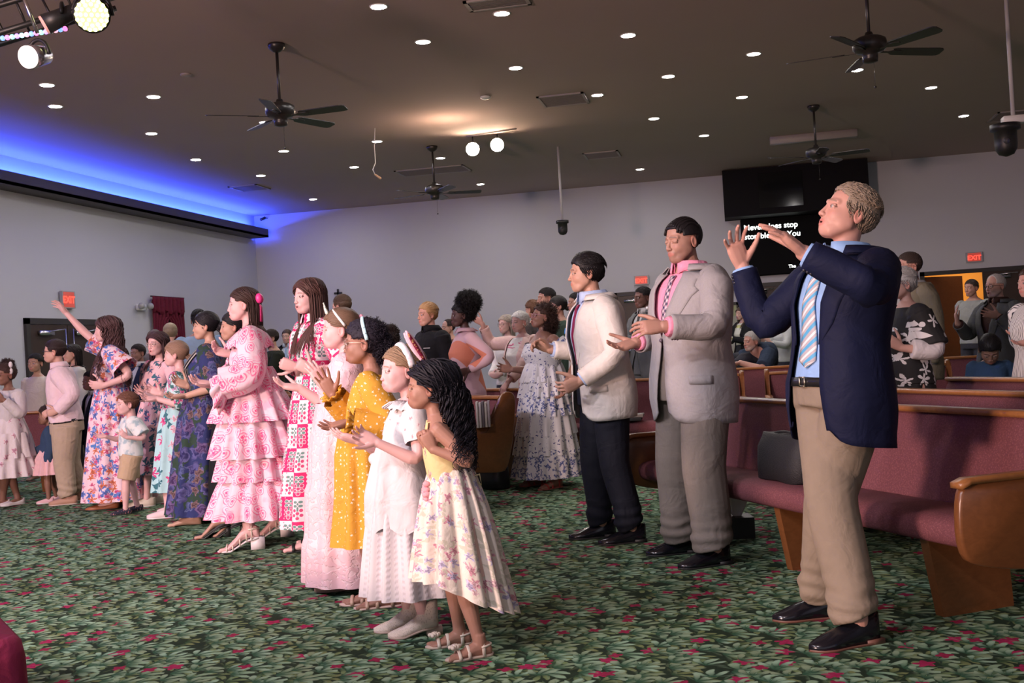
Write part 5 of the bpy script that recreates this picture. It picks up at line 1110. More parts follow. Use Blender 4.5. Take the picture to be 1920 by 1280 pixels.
p = P('tall young man in light grey suit, pink shirt and plaid tie, eyes closed', (1279, 452), 64, feet=[(1283, 1036), (1342, 1058)], H=1.84, sex='m', w=1.22, skin=(.42, .235, .175), hang=58, pitch=-4, toes=[82, 72], closed=True,
  R=(1192, 642, .20, (-.88, -.2, .35), (-.1, .85, .5), (.22, .18)), L=(1246, 612, -.42, (-1, .02, .1), (.1, -.5, -.9), (.30, .12)), elL=(.75, -.7, .3), vx=.004, beard=((.06, .04, .03), .25))
suit(p, M_gsuit, M_gtr, M_pinksh, M_ptie, tr=(.066, .056, .052), hem=-.36, btn=.36, vtop=.34, vbot=.18, btncol=(.12, .09, .12), pocket=True, off=.030, arm=1.90)
g = G(); haircap(p, g, .066, -.045, .006)
for k in range(11):
    x0 = -.066+.0132*k; pts = []
    for a in np.linspace(.95, -.75, 16):
        v = A3(x0/.08*.98*(1 if abs(a) < .6 else .9), sin(a)*1.0, 0); v[2] = sqrt(max(.02, 1-v[0]**2-v[1]**2)) if a > -.7 else .1; v = unit(v); pts.append(p.hc+p.hM@((SCC+v*(SCR+.005+.0025*sin(a*60)))*p.hs))
    tube(g, pts, .0062*p.hs, 8)
for k in range(9):
    a = -.95+.2375*k; pts = [p.hc+p.hM@((SCC+unit(A3(sin(a)*1., -cos(a)*1., z))*(SCR+.005))*p.hs) for z in np.linspace(.6, -.75, 10)]; tube(g, pts, .006*p.hs, 8)
hbuild(p, g, BLK)
g = G(); c_, a_, b_ = p.cf(.62); RR = p.ring([.66], 2, .042, .85, np.array([.62, .63]))[0]; sphere(g, RR[0], .011, 8); build('lapel_pin', g, [mat('pin_silver', (.6, .6, .62), .3, .6)], p.o)
# white jacket
M_wjk = fabric('cream_jacket', (.70, .65, .60), .8, .45); M_lbs = fabric('pale_blue_shirt', (.45, .55, .78)); M_mtie = fabric('maroon_tie', (.20, .010, .05), .5, .2); M_blktr = fabric('black_trousers', (.010, .011, .018), .75, .4)
p = P('young man in white jacket with dark red tie and black trousers', (1098, 512), 77, feet=[(1130, 1006), (1186, 1016)], H=1.77, sex='m', w=1.12, skin=(.50, .285, .20), hang=86, toes=[84, 80],
  R=(1032, 655, .28, (-.85, .45, .1), (-.2, -.6, .6), (.55, .1)), L=(1088, 714, -.30, (-.90, -.35, .2), (-.1, .3, -1), (.45, .15)), elL=(.75, -.6, .4), vx=.004)
suit(p, M_wjk, M_blktr, M_lbs, M_mtie, hem=-.33, btn=-.5, open_=True, vtop=.40, vbot=.40, hemup=.06, btncol=(.6, .56, .5), pocket=True, off=.028)
hair_short(p, BLK, line=.060, ln=.07, lift=.16, thick=.010, top=3.0)
g = G(); RR = p.ring([.63, .67, .66, .69, .63], 3, .036, .85, np.array([.42, .60, .75])); V = [RR[0][0], RR[0][2], RR[3][2], RR[1][1]+ZZ*.012, RR[2][0]]; poly_extr(g, V, p.tf*.008); build('pocket_square', g, [speckle('blue_square', (.05, .18, .45), (.7, .8, .9), 60, .3)], p.o)
# girl with bunny ears
SK14 = (.36, .19, .135); M_tulle = floral('floral_tulle', (.78, .70, .62), [(.78, .36, .44), (.56, .50, .70), (.80, .50, .55)], 15, .40, .5, (.60, .56, .46), .2, .6); M_yel = floral('yellow_bodice', (.74, .60, .30), [(.72, .42, .35)], 14, .3, .4, None, wr=.4)
p = P('small girl with sequined rabbit ears and long black curls, hands clasped', (800, 727), 88, feet=[(862, 1208), (900, 1230)], sex='k', H=1.19, w=.95, skin=SK14, hang=86, toes=[78, 70], bare=True, hsf=.158,
  R=(802, 838, -.05, (-.30, .93, 0), (.2, .15, 1), (.95, .02)), L=(812, 842, -.13, (-.42, .90, 0), (-.1, .1, -1), (.95, .02)), elL=(.5, -1, .3), elR=(.1, -1, -.2), vx=.0036, hip=(858, 960, 0))
bodice(p, M_yel, .22, .80, .012); g = G()
for s_ in (-1, 1):
    R_ = p.ring([.80, .86, .93, .955], 2, .010, .85, np.array([[s_*.55, s_*.75]]*4)); R2 = p.ring([.955, .93, .84, .80], 2, .010, .85, np.array([[s_*2.5, s_*2.3]]*4)); g2 = np.vstack([R_, R2]); loft(g, g2, False, False)
o = build('strap', g, [M_yel], p.o); sm = o.modifiers.new('s', 'SOLIDIFY'); sm.thickness = .006
skirt(p, fabric('peach_lining', (.72, .50, .45)), [(.62, .075, .07), (.45, .11, .10), (.27, .14, .13)], .25, 9, .012, name='underskirt')
sk = skirt(p, M_tulle, [(.62, .085, .075), (.5, .115, .105), (.32, .140, .135), (.17, .158, .160)], .25, 13, .024, 140, 'skirt')
co = np.empty(len(sk.data.vertices)*3); sk.data.vertices.foreach_get('co', co); co = co.reshape(-1, 3); bk = np.clip(-(co@p.f)/.30+.15, -.2, 1); hh = np.clip((.62*p.H-co[:, 2])/(.45*p.H), 0, 1); co[:, 2] += -bk*hh*.10+.07*hh*(1-bk); co -= np.outer(hh*bk*.02, p.f); sk.data.vertices.foreach_set('co', co.ravel()); sk.data.update()
g = G(); c_, a_, b_ = p.cf(.22); q0 = c_+p.tf*(b_+.02)-p.r*a_*.5
for k in range(16): a = k*2.4; r_ = .008+.0022*k; v = q0-p.r*cos(a)*r_+ZZ*sin(a)*r_+p.tf*.012*(1-k/16); sphere(g, v, A3(.016, .016, .012), 6)
build('flower_sash', g, [fabric('pink_flower', (.80, .38, .42))], p.o)
g = G(); c2, a2, b2 = p.cf(.24); q = c2-p.tf*(b2+.02)-p.r*a2*.3; q = q+p.f*.02; tube(g, [q, q-p.f*.045+ZZ*.012, q-p.f*.05-ZZ*.03, q-p.f*.01], [(.010, .004)]*4, 6); tube(g, [q, q-p.f*.025-ZZ*.05, q-p.f*.045-ZZ*.10], [(.012, .003)]*3, 6); build('bow', g, [mat('yellow_ribbon', (.75, .65, .35), .5)], p.o)
shoes(p, 'sandal', M_cream, (.55, .42, .34)); 
for k in (0, 1):
    g = G(); A = p.A[k]*A3(1, 1, 0)+p.toe[k]*.085*p.H+ZZ*.042*p.H
    for j in range(12): a = j*2.4; r_ = .003+.0016*j; sphere(g, A+p.r*cos(a)*r_+p.toe[k]*sin(a)*r_+ZZ*(.006-.0005*j), .009, 6)
    build('shoe_rosette', g, [M_cream], p.o)
hair_long(p, (.012, .010, .016), .31, n=950, wig=.0095, wf=19, rad=.0030, steps=60, line=.064, amin=104, sprd=.60, vol=.07, grav=.10, bk=.95)
M_seq = NT('sequins'); vo = M_seq.vor(M_seq.ob(), 160, '3D'); cr = M_seq.n_sep(vo.outputs['Color']); M_seq = M_seq.out(M_seq.mix(M_seq.ma('GREATER_THAN', cr[0], .8), M_seq.mix(cr[1], (.25, .015, .05), (.55, .05, .10)), (.9, .45, .2)), .2, .5)
M_earp = fabric('ear_pink', (.80, .50, .58)); hb = headband(p, M_earp, 1.13, .009, -10)
for s_, dx in ((1, .30), (-1, .10)):
    g = G(); b0 = p.hc+p.hM@((SCC+unit(A3(s_*.35, .10, 1))*SCR*1.1)*p.hs); R_ = []; tip = unit(ZZ*.85-R0*(.50+.05*s_)+p.r*s_*.12); wd_ = unit(np.cross(tip, p.r+p.f*.1)); wd_ = unit(p.r*.4+R0*.7-tip*(tip@(p.r*.4+R0*.7))); nn = np.cross(tip, wd_)
    for t_ in np.linspace(0, 1, 12): w_ = .019*sin(pi*min(1, t_*.93+.06))**.6*(1 if t_ < .5 else 1.0); R_.append(b0+tip*t_*.155+np.outer(np.cos(np.arange(12)*pi/6)*w_, wd_)+np.outer(np.sin(np.arange(12)*pi/6)*.006, nn))
    loft(g, R_); e = build('rabbit_ear', g, [M_earp], hb)
    g = G(); R2 = [r_.mean(0)+(r_-r_.mean(0))*A3(.72, .72, .72)+(-F0)*.005*0 for r_ in R_[1:-1]]; R2 = [q_.mean(0)+(q_-q_.mean(0))*1.0+np.outer(np.abs(np.sin(np.arange(12)*pi/6))*0, nn) for q_ in R2]
    R3 = [q_.mean(0)+np.outer(((q_-q_.mean(0))@wd_), wd_)+np.outer(np.sin(np.arange(12)*pi/6)*.0075, nn) for q_ in R2]; loft(g, R3); se = build('sequin_panel', g, [M_seq], e, None); se['_o'] = e['_o']
# girl in white
M_whd = fabric('white_jersey', (.62, .585, .60), .85, .6); t = NT('seersucker'); x, y, _ = t.n_sep(t.uv()); s1 = t.ma('SINE', t.ma('MULTIPLY', x, 190.)); s2 = t.ma('SINE', t.ma('MULTIPLY', y, 260.)); t.bump(t.ma('MULTIPLY', t.step(s1, 0, .5), s2), .35, .003); M_seer = t.out(t.mix(t.ma('MULTIPLY', t.step(s1, .1, .5), .5), (.64, .60, .62), (.54, .50, .54)), .8)
p = P('girl in all white with white headband, palms held out together', (752, 694), 74, feet=[(768, 1180), (796, 1190)], sex='k', H=1.30, w=.98, skin=SKP, hang=68, toes=[82, 80], hsf=.162,
  R=(672, 826, -.02, (-.93, .32, .1), (.1, .8, -.5), (.15, .15)), L=(708, 830, -.22, (-.86, .48, .1), (-.1, .5, .8), (.3, .25)), elL=(.3, -1, .3), vx=.0036, hip=(752, 905, 0), heel=.03, brow=(.22, .13, .08))
bodice(p, floral('white_pink_bodice', (.70, .66, .67), [(.75, .42, .48)], 30, .3, .35, None), .15, .95, .012, sl=(.62, .046, .046, .040, .002))
g = G()
for s_ in (-1, 1):
    for j in range(2): R_ = p.ring([.97-.02*j, .93, .86], 26, [.012, .03+.008*j, .045+.01*j], .85, np.linspace(s_*.35, s_*2.6, 26)); R_[1:] += (np.sin(np.arange(26)*2.2)*.006)[None, :, None]*ZZ; loft(g, R_, False, False)
o = build('shoulder_ruffle', g, [M_whd], p.o); sm = o.modifiers.new('s', 'SOLIDIFY'); sm.thickness = .003
skirt(p, M_seer, [(.55, .10, .09), (.40, .13, .125), (.27, .15, .145), (.14, .17, .165)], .2, 12, .022, 120, 'skirt')
skirt(p, M_whd, [(.64, .090, .080), (.58, .11, .10), (.46, .135, .13), (.36, .145, .135)], .25, 7, .014, 90, 'tied_cardigan', zwave=.012)
g = G(); c_, a_, b_ = p.cf(.25); q = c_+p.tf*(b_+.03)+p.r*a_*.3; sphere(g, q, A3(.03, .03, .028), 8)
for dx in (-.02, .03): tube(g, [q, q+p.f*.02-ZZ*.10+p.r*dx, q+p.f*.015-ZZ*.22+p.r*dx*1.5, q+p.f*.01-ZZ*.33+p.r*dx*2], [(.022, .010), (.032, .012), (.034, .010), (.036, .006)], 10)
build('sleeve_knot', g, [M_whd], p.o); shoes(p, 'boot', speckle('perforated_cream', (.72, .60, .52), (.35, .26, .2), 120, .2, .9), (.45, .33, .27))
hair_long(p, (.26, .165, .10), .20, n=450, steps=14, line=.060, amin=100); headband(p, speckle('beaded_white', (.80, .76, .80), (.75, .40, .55), 70, .2, .5), 1.12, .019, -14, 'headband', .010)
# girl in mustard
M_mus = speckle('mustard_floral', (.60, .30, .040), (.85, .80, .68), 34, .20, .55)
p = P('girl in mustard yellow floral dress with glasses and pale blue headband', (682, 643), 90, feet=[(704, 1130), (732, 1136)], sex='k', H=1.46, w=.96, skin=(.30, .155, .11), hang=90, toes=[86, 82], hsf=.152, mouth=.8, bare=True,
  R=(624, 740, .10, (-.42, .90, .05), (.1, .2, 1), (.15, .25)), L=(655, 792, -.20, (-.97, -.16, .1), (0, .9, .4), (.2, .3)), elL=(.2, -1, .2), vx=.004, hip=(688, 880, 0))
bodice(p, M_mus, .2, .96, .014, sl=(1.92, .046, .050, .046, .003)); skirt(p, M_mus, [(.62, .10, .09), (.50, .125, .12), (.40, .135, .125), (.32, .145, .135), (.215, .165, .155)], .3, 10, .018, 110, 'skirt')
for k in (0, 1):
    g = G(); u = unit(p.W[k]-p.E[k]); q = p.W[k]-u*.02; a_, b_ = frames(np.array([q, q+u]), ZZ)[0]; th = np.arange(48)*pi/24; loft(g, [q+u*z+np.outer(np.cos(th)*(r_+np.sin(th*9)*r_*.16*w_), a_)+np.outer(np.sin(th)*(r_+np.sin(th*9)*r_*.16*w_), b_) for z, r_, w_ in ((-.05, .045, .3), (-.02, .036, .3), (0, .028, .1), (.02, .045, 1.), (.035, .056, 1.4))], True, False)
    o = build('ruffle_cuff', g, [M_mus], p.o); sm = o.modifiers.new('s', 'SOLIDIFY'); sm.thickness = .003
hair_afro(p, (.016, .012, .022), puff=[((0, -.035, .035), (.086, .095, .088)), ((0, -.095, -.035), (.062, .055, .075))], n=1100, ln=.03, rad=.0026, wig=.005); headband(p, fabric('pale_blue_band', (.45, .68, .74)), 1.17, .010, -12)
glasses(p, (.62, .50, .42), .023, .8); shoes(p, 'sandal', M_tan, (.6, .42, .36))
# girl with crown
M_pkd = NT('pink_jacquard'); nz = M_pkd.step(M_pkd.noise(M_pkd.uv(), 26, 3, 1.2), .50, .58); M_pkd.bump(M_pkd.ma('ADD', nz, M_pkd.noise(M_pkd.ob(), 12, 2)), .5, .006); M_pkd = M_pkd.out(M_pkd.mix(nz, (.78, .50, .55), (.82, .58, .62)), .6)
p = P('girl in long pale pink dress wearing a pale crown headband, clapping', (637, 618), 84, feet=[(672, 1094), (656, 1104)], sex='f', H=1.52, w=1.12, skin=SKP, hang=84, toes=[85, 85], hsf=.145, mouth=.5, kind='k',
  R=(562, 728, .05, (-.96, .22, .1), (.1, .9, .2), (.2, .25)), L=(606, 722, -.15, (-.45, .88, 0), (-.6, .1, -.6), (.15, .12)), elL=(.3, -1, .2), elR=(.3, -1, .0), vx=.0042, hip=(640, 840, 0), brow=(.3, .2, .13))
bodice(p, M_pkd, .25, .95, .014, sl=(1.02, .056, .062, .048, .004)); skirt(p, M_pkd, [(.64, .10, .09), (.5, .125, .12), (.36, .14, .13), (.35, .15, .14), (.18, .155, .15), (.17, .165, .16), (.03, .18, .17)], .3, 10, .016, 110, 'skirt')
hair_back(p, (.17, .10, .065), gather=(0, -.100, .02), tail=.20, tn=50, wig=.001); shoes(p, 'flat', M_tan, (.4, .25, .2))
M_crn = mat('crown_pale', (.72, .76, .66), .3); hb = headband(p, mat('white_band', (.8, .78, .76), .4), 1.08, .008, -32)
g = G()
for k in range(-2, 3):
    b0 = p.hc+p.hM@((SCC+unit(A3(k*.22, .80, .72))*SCR*1.08)*p.hs); hh = (.055, .036, .022)[abs(k)]; d_ = unit(p.hM@A3(k*.12, .25, 1)); tube(g, [b0, b0+d_*hh*.5, b0+d_*hh], [.010, .008, .002], 8); sphere(g, b0+d_*hh, .005, 6)
build('crown_point', g, [M_crn], hb, None)
g = G(); q = p.hc+p.hM@(A3(0, -.105, .035)*p.hs)
for k in range(10): sphere(g, q+A3(cos(k*.63), 0, sin(k*.63))*.028+R0*.008, .016, 6)
build('scrunchie', g, [fabric('pink_scrunchie', (.80, .38, .48))], p.o)
# tall girl in block print
M_blk_p = blockprint('pink_block_print')
p = P('tall girl with long straight brown hair in pink and white block print dress', (578, 556), 50, feet=[(612, 1018), (590, 1030)], sex='f', H=1.72, w=.95, skin=SKP, hang=46, toes=[82, 80], hsf=.133, mouth=.2,
  R=(556, 688, -.12, (-.9, .3, .2), (.3, .1, -1), (.8, .05)), L=(585, 695, -.24, (-.8, .5, .1), (-.2, .3, -1), (.8, .1)), vx=.004, hip=(600, 790, 0), bare=True, brow=(.08, .05, .04), elL=(.5, -1, .3))
bodice(p, M_blk_p, .25, .96, .014, sl=(1.0, .052, .056, .048, .003)); skirt(p, M_blk_p, [(.64, .090, .080), (.5, .115, .11), (.36, .125, .12), (.35, .135, .13), (.2, .15, .145), (.085, .16, .155)], .3, 9, .014, 110, 'skirt')
shirtcollar(p, M_blk_p, .018, flop=.02); hair_long(p, (.085, .040, .034), .36, n=640, wig=.0015, wf=3, amin=64, sprd=.16); shoes(p, 'sandal', M_black, (.02, .02, .02))
g = G(); u = unit(p.W[1]-p.E[1]); tube(g, [p.W[1]-u*.028, p.W[1]-u*.004], [.028, .028], 14); build('watch', g, [mat('watch_black', (.01, .01, .01), .3)], p.o)
# ruffled pink dress
M_ros = roses('pink_rose_print', (.80, .60, .68), (.80, .09, .27))
p = P('girl in pink rose-print dress covered in ruffles, pink bow in hair', (455, 571), 76, feet=[(524, 1006), (468, 1030)], sex='f', H=1.68, w=.93, skin=SKP, hang=80, toes=[84, 80], hsf=.132, mouth=.5, heel=.075,
  R=(432, 664, .12, (-.9, .3, .2), (0, .6, .5), (.4, .15)), L=(400, 722, -.26, (-.94, .22, .2), (.1, .85, .4), (.25, .25)), elL=(.9, -.5, .3), vx=.004, hip=(472, 760, 0), bare=True, brow=(.10, .06, .05))
bodice(p, M_ros, .15, .96, .014, sl=(1.75, .050, .056, .060, .006)); g = G(); ruffle(g, p, .70, .60, .085, .115, 14, .010); ruffle(g, p, .63, .49, .10, .165, 15, .016); ruffle(g, p, .52, .35, .120, .175, 16, .016, seed=2); ruffle(g, p, .40, .26, .128, .165, 15, .014, seed=4); ruffle(g, p, .28, .115, .135, .200, 17, .018, seed=5)
o = build('ruffled_skirt', g, [M_ros], p.o); skirt(p, M_ros, [(.66, .085, .078), (.5, .11, .11), (.3, .13, .13), (.14, .15, .15)], .3, 9, .006, 60, 'underskirt')
for k in (0, 1):
    g = G(); u = unit(p.W[k]-p.E[k]); q = p.W[k]; a_, b_ = frames(np.array([q, q+u]), ZZ)[0]; th = np.arange(60)*pi/30
    loft(g, [q+u*z-ZZ*dz*(np.sin(th)[:, None]*0+1)+np.outer(np.cos(th)*(r_+np.sin(th*8)*r_*.10*w_), a_)+np.outer(np.sin(th)*(r_+np.sin(th*8)*r_*.10*w_), b_)-np.outer(np.clip(np.sin(th), 0, 1)*0+dz, ZZ) for z, r_, w_, dz in ((-.14, .050, .3, 0), (-.10, .056, .3, 0), (-.06, .085, 1., .015), (-.015, .115, 1.6, .035))], True, False)
    o = build('sleeve_ruffle', g, [M_ros], p.o); sm = o.modifiers.new('s', 'SOLIDIFY'); sm.thickness = .003
g = G(); ph = np.linspace(0, 2*pi, 70); 
R_ = p.ring([.95, .90, .82, .74], 70, [.016, .035, .055, .066], .85, ph); R_[2:] += (np.sin(np.arange(70)*1.1)*.009)[None, :, None]*ZZ; loft(g, R_, True, False); o = build('collar_ruffle', g, [M_ros], p.o); sm = o.modifiers.new('s', 'SOLIDIFY'); sm.thickness = .003
hair_long(p, (.050, .026, .022), .26, n=480, wig=.003, wf=5, steps=18, amin=108)
g = G(); q = p.hc+p.hM@(A3(-.02, -.108, .03)*p.hs)
for s_ in (-1, 1): sphere(g, q+p.hM@A3(s_*.035, -.01, .006), A3(.026, .026, .034), 8); tube(g, [q, q+p.hM@A3(s_*.018, -.02, -.05), q+p.hM@A3(s_*.028, -.015, -.15)], [(.010, .003), (.018, .003), (.016, .002)], 8)
build('hair_bow', g, [mat('pink_satin', (.85, .05, .28), .4)], p.o); shoes(p, 'strappy', M_cream, (.72, .66, .68))
# woman in blue floral
M_bfl = floral('dark_blue_floral', (.030, .038, .13), [(.05, .045, .20), (.10, .05, .18), (.05, .07, .22), (.15, .08, .09)], 7, .52, .6, (.03, .055, .04), .45, .5, .18)
p = P('woman in long dark blue floral dress with a dark bag strap', (385, 611), 84, feet=[(380, 973), (362, 984)], sex='f', H=1.62, w=1.02, skin=(.50, .30, .225), hang=84, toes=[80, 84], hsf=.133, bare=True, mouth=.1,
  R=(352, 724, .12, (-.82, .45, .1), (0, .6, .6), (.3, .2)), L=(350, 742, -.18, (-.97, -.02, .2), (.1, .9, .35), (.2, .2)), vx=.0045, elL=(.7, -.9, .3))
bodice(p, M_bfl, .25, .94, .016, sl=(1.2, .050, .052, .050, .003)); skirt(p, M_bfl, [(.62, .10, .09), (.5, .125, .12), (.30, .14, .135), (.12, .155, .15), (.045, .165, .16)], .3, 10, .018, 110, 'skirt')
hair_back(p, (.010, .008, .012), gather=(0, -.100, -.015), bun=.038, tail=.16, tn=40, wig=.001)
g = G(); a_ = p.ring(np.linspace(.93, .1, 16), 1, .030, .85, np.array([[v] for v in np.linspace(-1.1, .9, 16)]))[:, 0]; tube(g, a_, np.array([(.018, .004)]*16), 6, hint=p.tf); build('bag_strap', g, [stripes('strap', (.012, .012, .015), (.45, .42, .40), 60, .3)], p.o)
# woman hidden behind, black heels
p = P('dark-haired woman in black with high heels, mostly hidden behind the ruffled pink dress', (437, 612), 80, feet=[(442, 1004), (414, 1007)], H=1.56, sex='f', skin=(.42, .24, .18), hang=80, toes=[84, 84], heel=.08, bare=True, w=.9)
bodice(p, M_blk, .2, .94, .014, sl=(1.9, .040, .036, .03)); skirt(p, M_blk, [(.62, .09, .08), (.4, .11, .10), (.16, .11, .10)], .3, 6, .006); shoes(p, 'heel', mat('black_suede', (.01, .01, .01), .6)); hair_back(p, BLK, gather=(0, -.10, .0), bun=.03)
# aqua dress girl
M_aqua = floral('aqua_floral', (.42, .66, .70), [(.80, .07, .28), (.80, .45, .55)], 8, .34, .5, (.05, .16, .20), .22, .5)
p = P('girl in aqua floral dress with pulled-back blonde hair and pale pink sneakers', (329, 664), 86, feet=[(334, 960), (316, 970)], sex='k', H=1.42, skin=SKP, hang=88, toes=[82, 84], hsf=.152, brow=(.35, .25, .18),
  R=(302, 738, .08, (-.85, .4, .1), (0, .3, .9), (.25, .2)), L=(296, 748, -.18, (-.95, .1, .2), (.1, .8, .5), (.25, .25)), vx=.0045)
bodice(p, floral('aqua_bodice', (.50, .68, .70), [(.80, .12, .32), (.6, .3, .5)], 12, .4, .8, (.05, .15, .15), .6), .28, .95, .014, sl=(1.1, .048, .048, .044, .002)); skirt(p, M_aqua, [(.62, .098, .088), (.5, .115, .11), (.3, .13, .125), (.145, .145, .14)], .3, 9, .014, 100, 'skirt')
hair_back(p, (.28, .17, .12), gather=(0, -.098, -.02), tail=.12, tn=30); shoes(p, 'sneaker', mat('pink_sneaker', (.75, .58, .60), .6), (.75, .72, .72))
# pink floral girl with glasses
M_pf = floral('pale_pink_floral', (.80, .50, .56), [(.75, .16, .28), (.10, .14, .34)], 9, .34, .5, (.05, .14, .20), .22, .5)
p = P('girl with glasses and shoulder-length dark hair in pink floral dress', (294, 645), 30, feet=[(292, 944), (276, 949)], sex='f', H=1.50, skin=SKP, hang=26, toes=[70, 72], hsf=.14, mouth=.4, R=(278, 742, -.1, (-.8, .5, .2), (.6, .2, .5), (.2, .2)), L=(290, 745, -.2, (-.8, .5, .2), (-.2, .2, .5), (.2, .2)), vx=.005, w=.95)
bodice(p, M_pf, .28, .95, .014, sl=(.7, .048, .050, .046, .003)); skirt(p, M_pf, [(.62, .09, .08), (.5, .115, .11), (.3, .13, .125), (.19, .145, .14)], .3, 9, .014, 100, 'skirt'); hair_long(p, (.055, .026, .030), .22, n=420, wig=.004, steps=16, amin=75, sprd=.22); glasses(p, (.5, .35, .35), .020, .5); shoes(p, 'sneaker', mat('cream_sneaker', (.70, .62, .52), .6), (.7, .68, .66))
# toddler boy
TEE = NT('tie_dye_tee'); TEE = TEE.out(TEE.mix(TEE.step(TEE.noise(TEE.ob(), 16, 3), .50, .66), (.70, .72, .72), (.34, .46, .52)), .85)
p = P('toddler boy in pale patterned tee and khaki shorts with both hands out', (238, 757), 62, feet=[(258, 958), (236, 964)], sex='k', H=1.02, hsf=.195, skin=SKP, hang=60, toes=[60, 66], w=1.15, R=(198, 818, -.08, (-.95, .1, .2), (.1, .7, .5), (.2, .3)), L=(238, 820, -.18, (-.6, .7, .3), (-.5, .2, -.3), (.3, .3)), vx=.0045, brow=(.3, .18, .12))
trousers(p, fabric('khaki_shorts', (.50, .36, .24)), end=.92, r=(.075, .068, .066), brk=0); shirt(p, TEE, t0=-.1, arm=.75, r0=.062, r1=.056, off=.016, vs=.006); hair_short(p, (.16, .07, .045), line=.058, ln=.05, n=600); shoes(p, 'sneaker', speckle('dark_sneaker', (.03, .03, .05), (.5, .2, .2), 60, .3), (.02, .02, .02))
# raised arm girl
M_rf = floral('bright_floral', (.80, .60, .68), [(.12, .20, .60), (.80, .20, .10), (.85, .32, .45), (.85, .10, .28)], 10, .42, .72, (.10, .22, .55), .22, .5)
p = P('young woman with long wavy hair in bright floral dress, one arm raised high', (199, 617), 74, feet=[(222, 948), (206, 954)], sex='f', H=1.70, skin=SKP, hang=84, toes=[76, 80], hsf=.132, mouth=.6,
  R=(121, 584, .15, (-.62, .76, 0), (-.5, -.3, .6), (.2, .3)), L=(196, 722, -.2, (-.98, .05, .1), (.2, .2, -.9), (.35, .1)), elR=(-.6, -1, 0), elL=(.8, -.8, .3), vx=.005, w=.95)
bodice(p, M_rf, .25, .94, .014, sl=(.72, .050, .060, .070, .004)); skirt(p, M_rf, [(.62, .095, .085), (.5, .115, .11), (.30, .135, .13), (.12, .155, .15), (.045, .165, .16)], .3, 9, .018, 110, 'skirt')
hair_long(p, (.085, .042, .045), .46, n=560, wig=.012, wf=8, steps=44, amin=80, sprd=.26, grav=.2); shoes(p, 'flat', mat('brown_sandal', (.35, .12, .05), .5))
# boy in pink shirt
M_pks = fabric('pale_pink_shirt', (.80, .62, .68)); p = P('boy in pale pink shirt, black belt and khaki trousers wearing dark glasses', (102, 659), 72, feet=[(150, 938), (130, 945)], sex='k', H=1.50, hsf=.150, w=1.25, skin=(.62, .37, .30), hang=82, toes=[74, 80], R=(96, 768, .05, (-.7, -.5, .2), (.3, .1, -.8), (.6, .1)), L=(108, 770, -.2, (-.9, -.2, .2), (.2, .1, -.9), (.6, .1)), vx=.005, hip=(124, 778, 0), elL=(.9, -.6, .3), doff=0)
trousers(p, fabric('sand_trousers', (.46, .36, .27)), off=.018, t1=.03, r=(.070, .052, .044)); shirt(p, M_pks, t0=.02, off=.022, r0=.052, r1=.036, fo=.012); belt(p, .0, .014); shirtcollar(p, M_pks, .026); hair_short(p, (.030, .018, .018), line=.062, ln=.03, thick=.003, lift=.0); glasses(p, (.01, .01, .01), .020, 0, False, thick=.0022); shoes(p, 'sneaker', mat('tan_sneaker', (.48, .27, .19), .6), (.6, .5, .45))
# toddler in denim and tutu
p = P('small toddler in denim jacket and pink tulle skirt beside the boy in pink', (88, 779), 72, feet=[(106, 938), (92, 943)], sex='k', H=.93, hsf=.20, skin=SKB, hang=80, toes=[72, 76], R=(66, 848, .0, (-.9, -.2, .2), (.1, .3, .7), (.2, .3)), L='down', vx=.005, w=1.15)
skirt(p, fabric('pink_tulle', (.80, .50, .52), .9, 1.2), [(.56, .10, .09), (.45, .17, .15), (.29, .21, .19)], .2, 17, .02, 110, 'tutu'); shirt(p, fabric('denim', (.035, .065, .13)), t0=.0, off=.02, r0=.062, r1=.048); hair_afro(p, (.03, .018, .016), puff=[((0, -.02, .045), .09)], n=400, rad=.004); shoes(p, 'sneaker', mat('pink_fluffy_shoe', (.8, .5, .55), .8), (.8, .75, .75))
# girl at left edge
p = P('girl in white cardigan with afro puff and glasses at the left photo edge', (9, 703), 28, feet=[(34, 945), (6, 948)], sex='k', H=1.36, hsf=.158, skin=(.22, .115, .08), hang=34, toes=[40, 50], R=(-14, 752, -.1, (.4, .3, .3), (0, .2, -.8), (.6, .1)), L=(8, 750, -.2, (-.7, .2, .3), (.2, .1, -.8), (.6, .1)), vx=.005, w=1.05)
M_wfl = floral('white_pink_dress', (.74, .68, .70), [(.72, .38, .48)], 11, .3, .45, None); skirt(p, M_wfl, [(.60, .10, .09), (.48, .135, .125), (.42, .14, .13)], .3, 9, .012, 100, 'underskirt'); g = G(); ruffle(g, p, .50, .33, .13, .165, 14, .012); ruffle(g, p, .36, .20, .15, .195, 14, .014, seed=3); build('tiered_skirt', g, [M_wfl], p.o)
shirt(p, M_whd, t0=.05, off=.018, r0=.048, r1=.032); hair_afro(p, (.045, .022, .020), puff=[((.02, -.05, .10), .065), ((0, -.02, .035), .09)], n=700, rad=.003); glasses(p, (.35, .15, .15), .020); shoes(p, 'flat', mat('white_flat', (.75, .72, .72), .5), (.7, .68, .68))
g = G(); q = p.hc+p.hM@(A3(-.07, -.02, .07)*p.hs)
for s_ in (-1, 1): sphere(g, q+p.hM@A3(-.01, 0, s_*.03), A3(.018, .018, .03), 7)
build('hair_bow', g, [mat('white_bow', (.78, .72, .75), .5)], p.o)
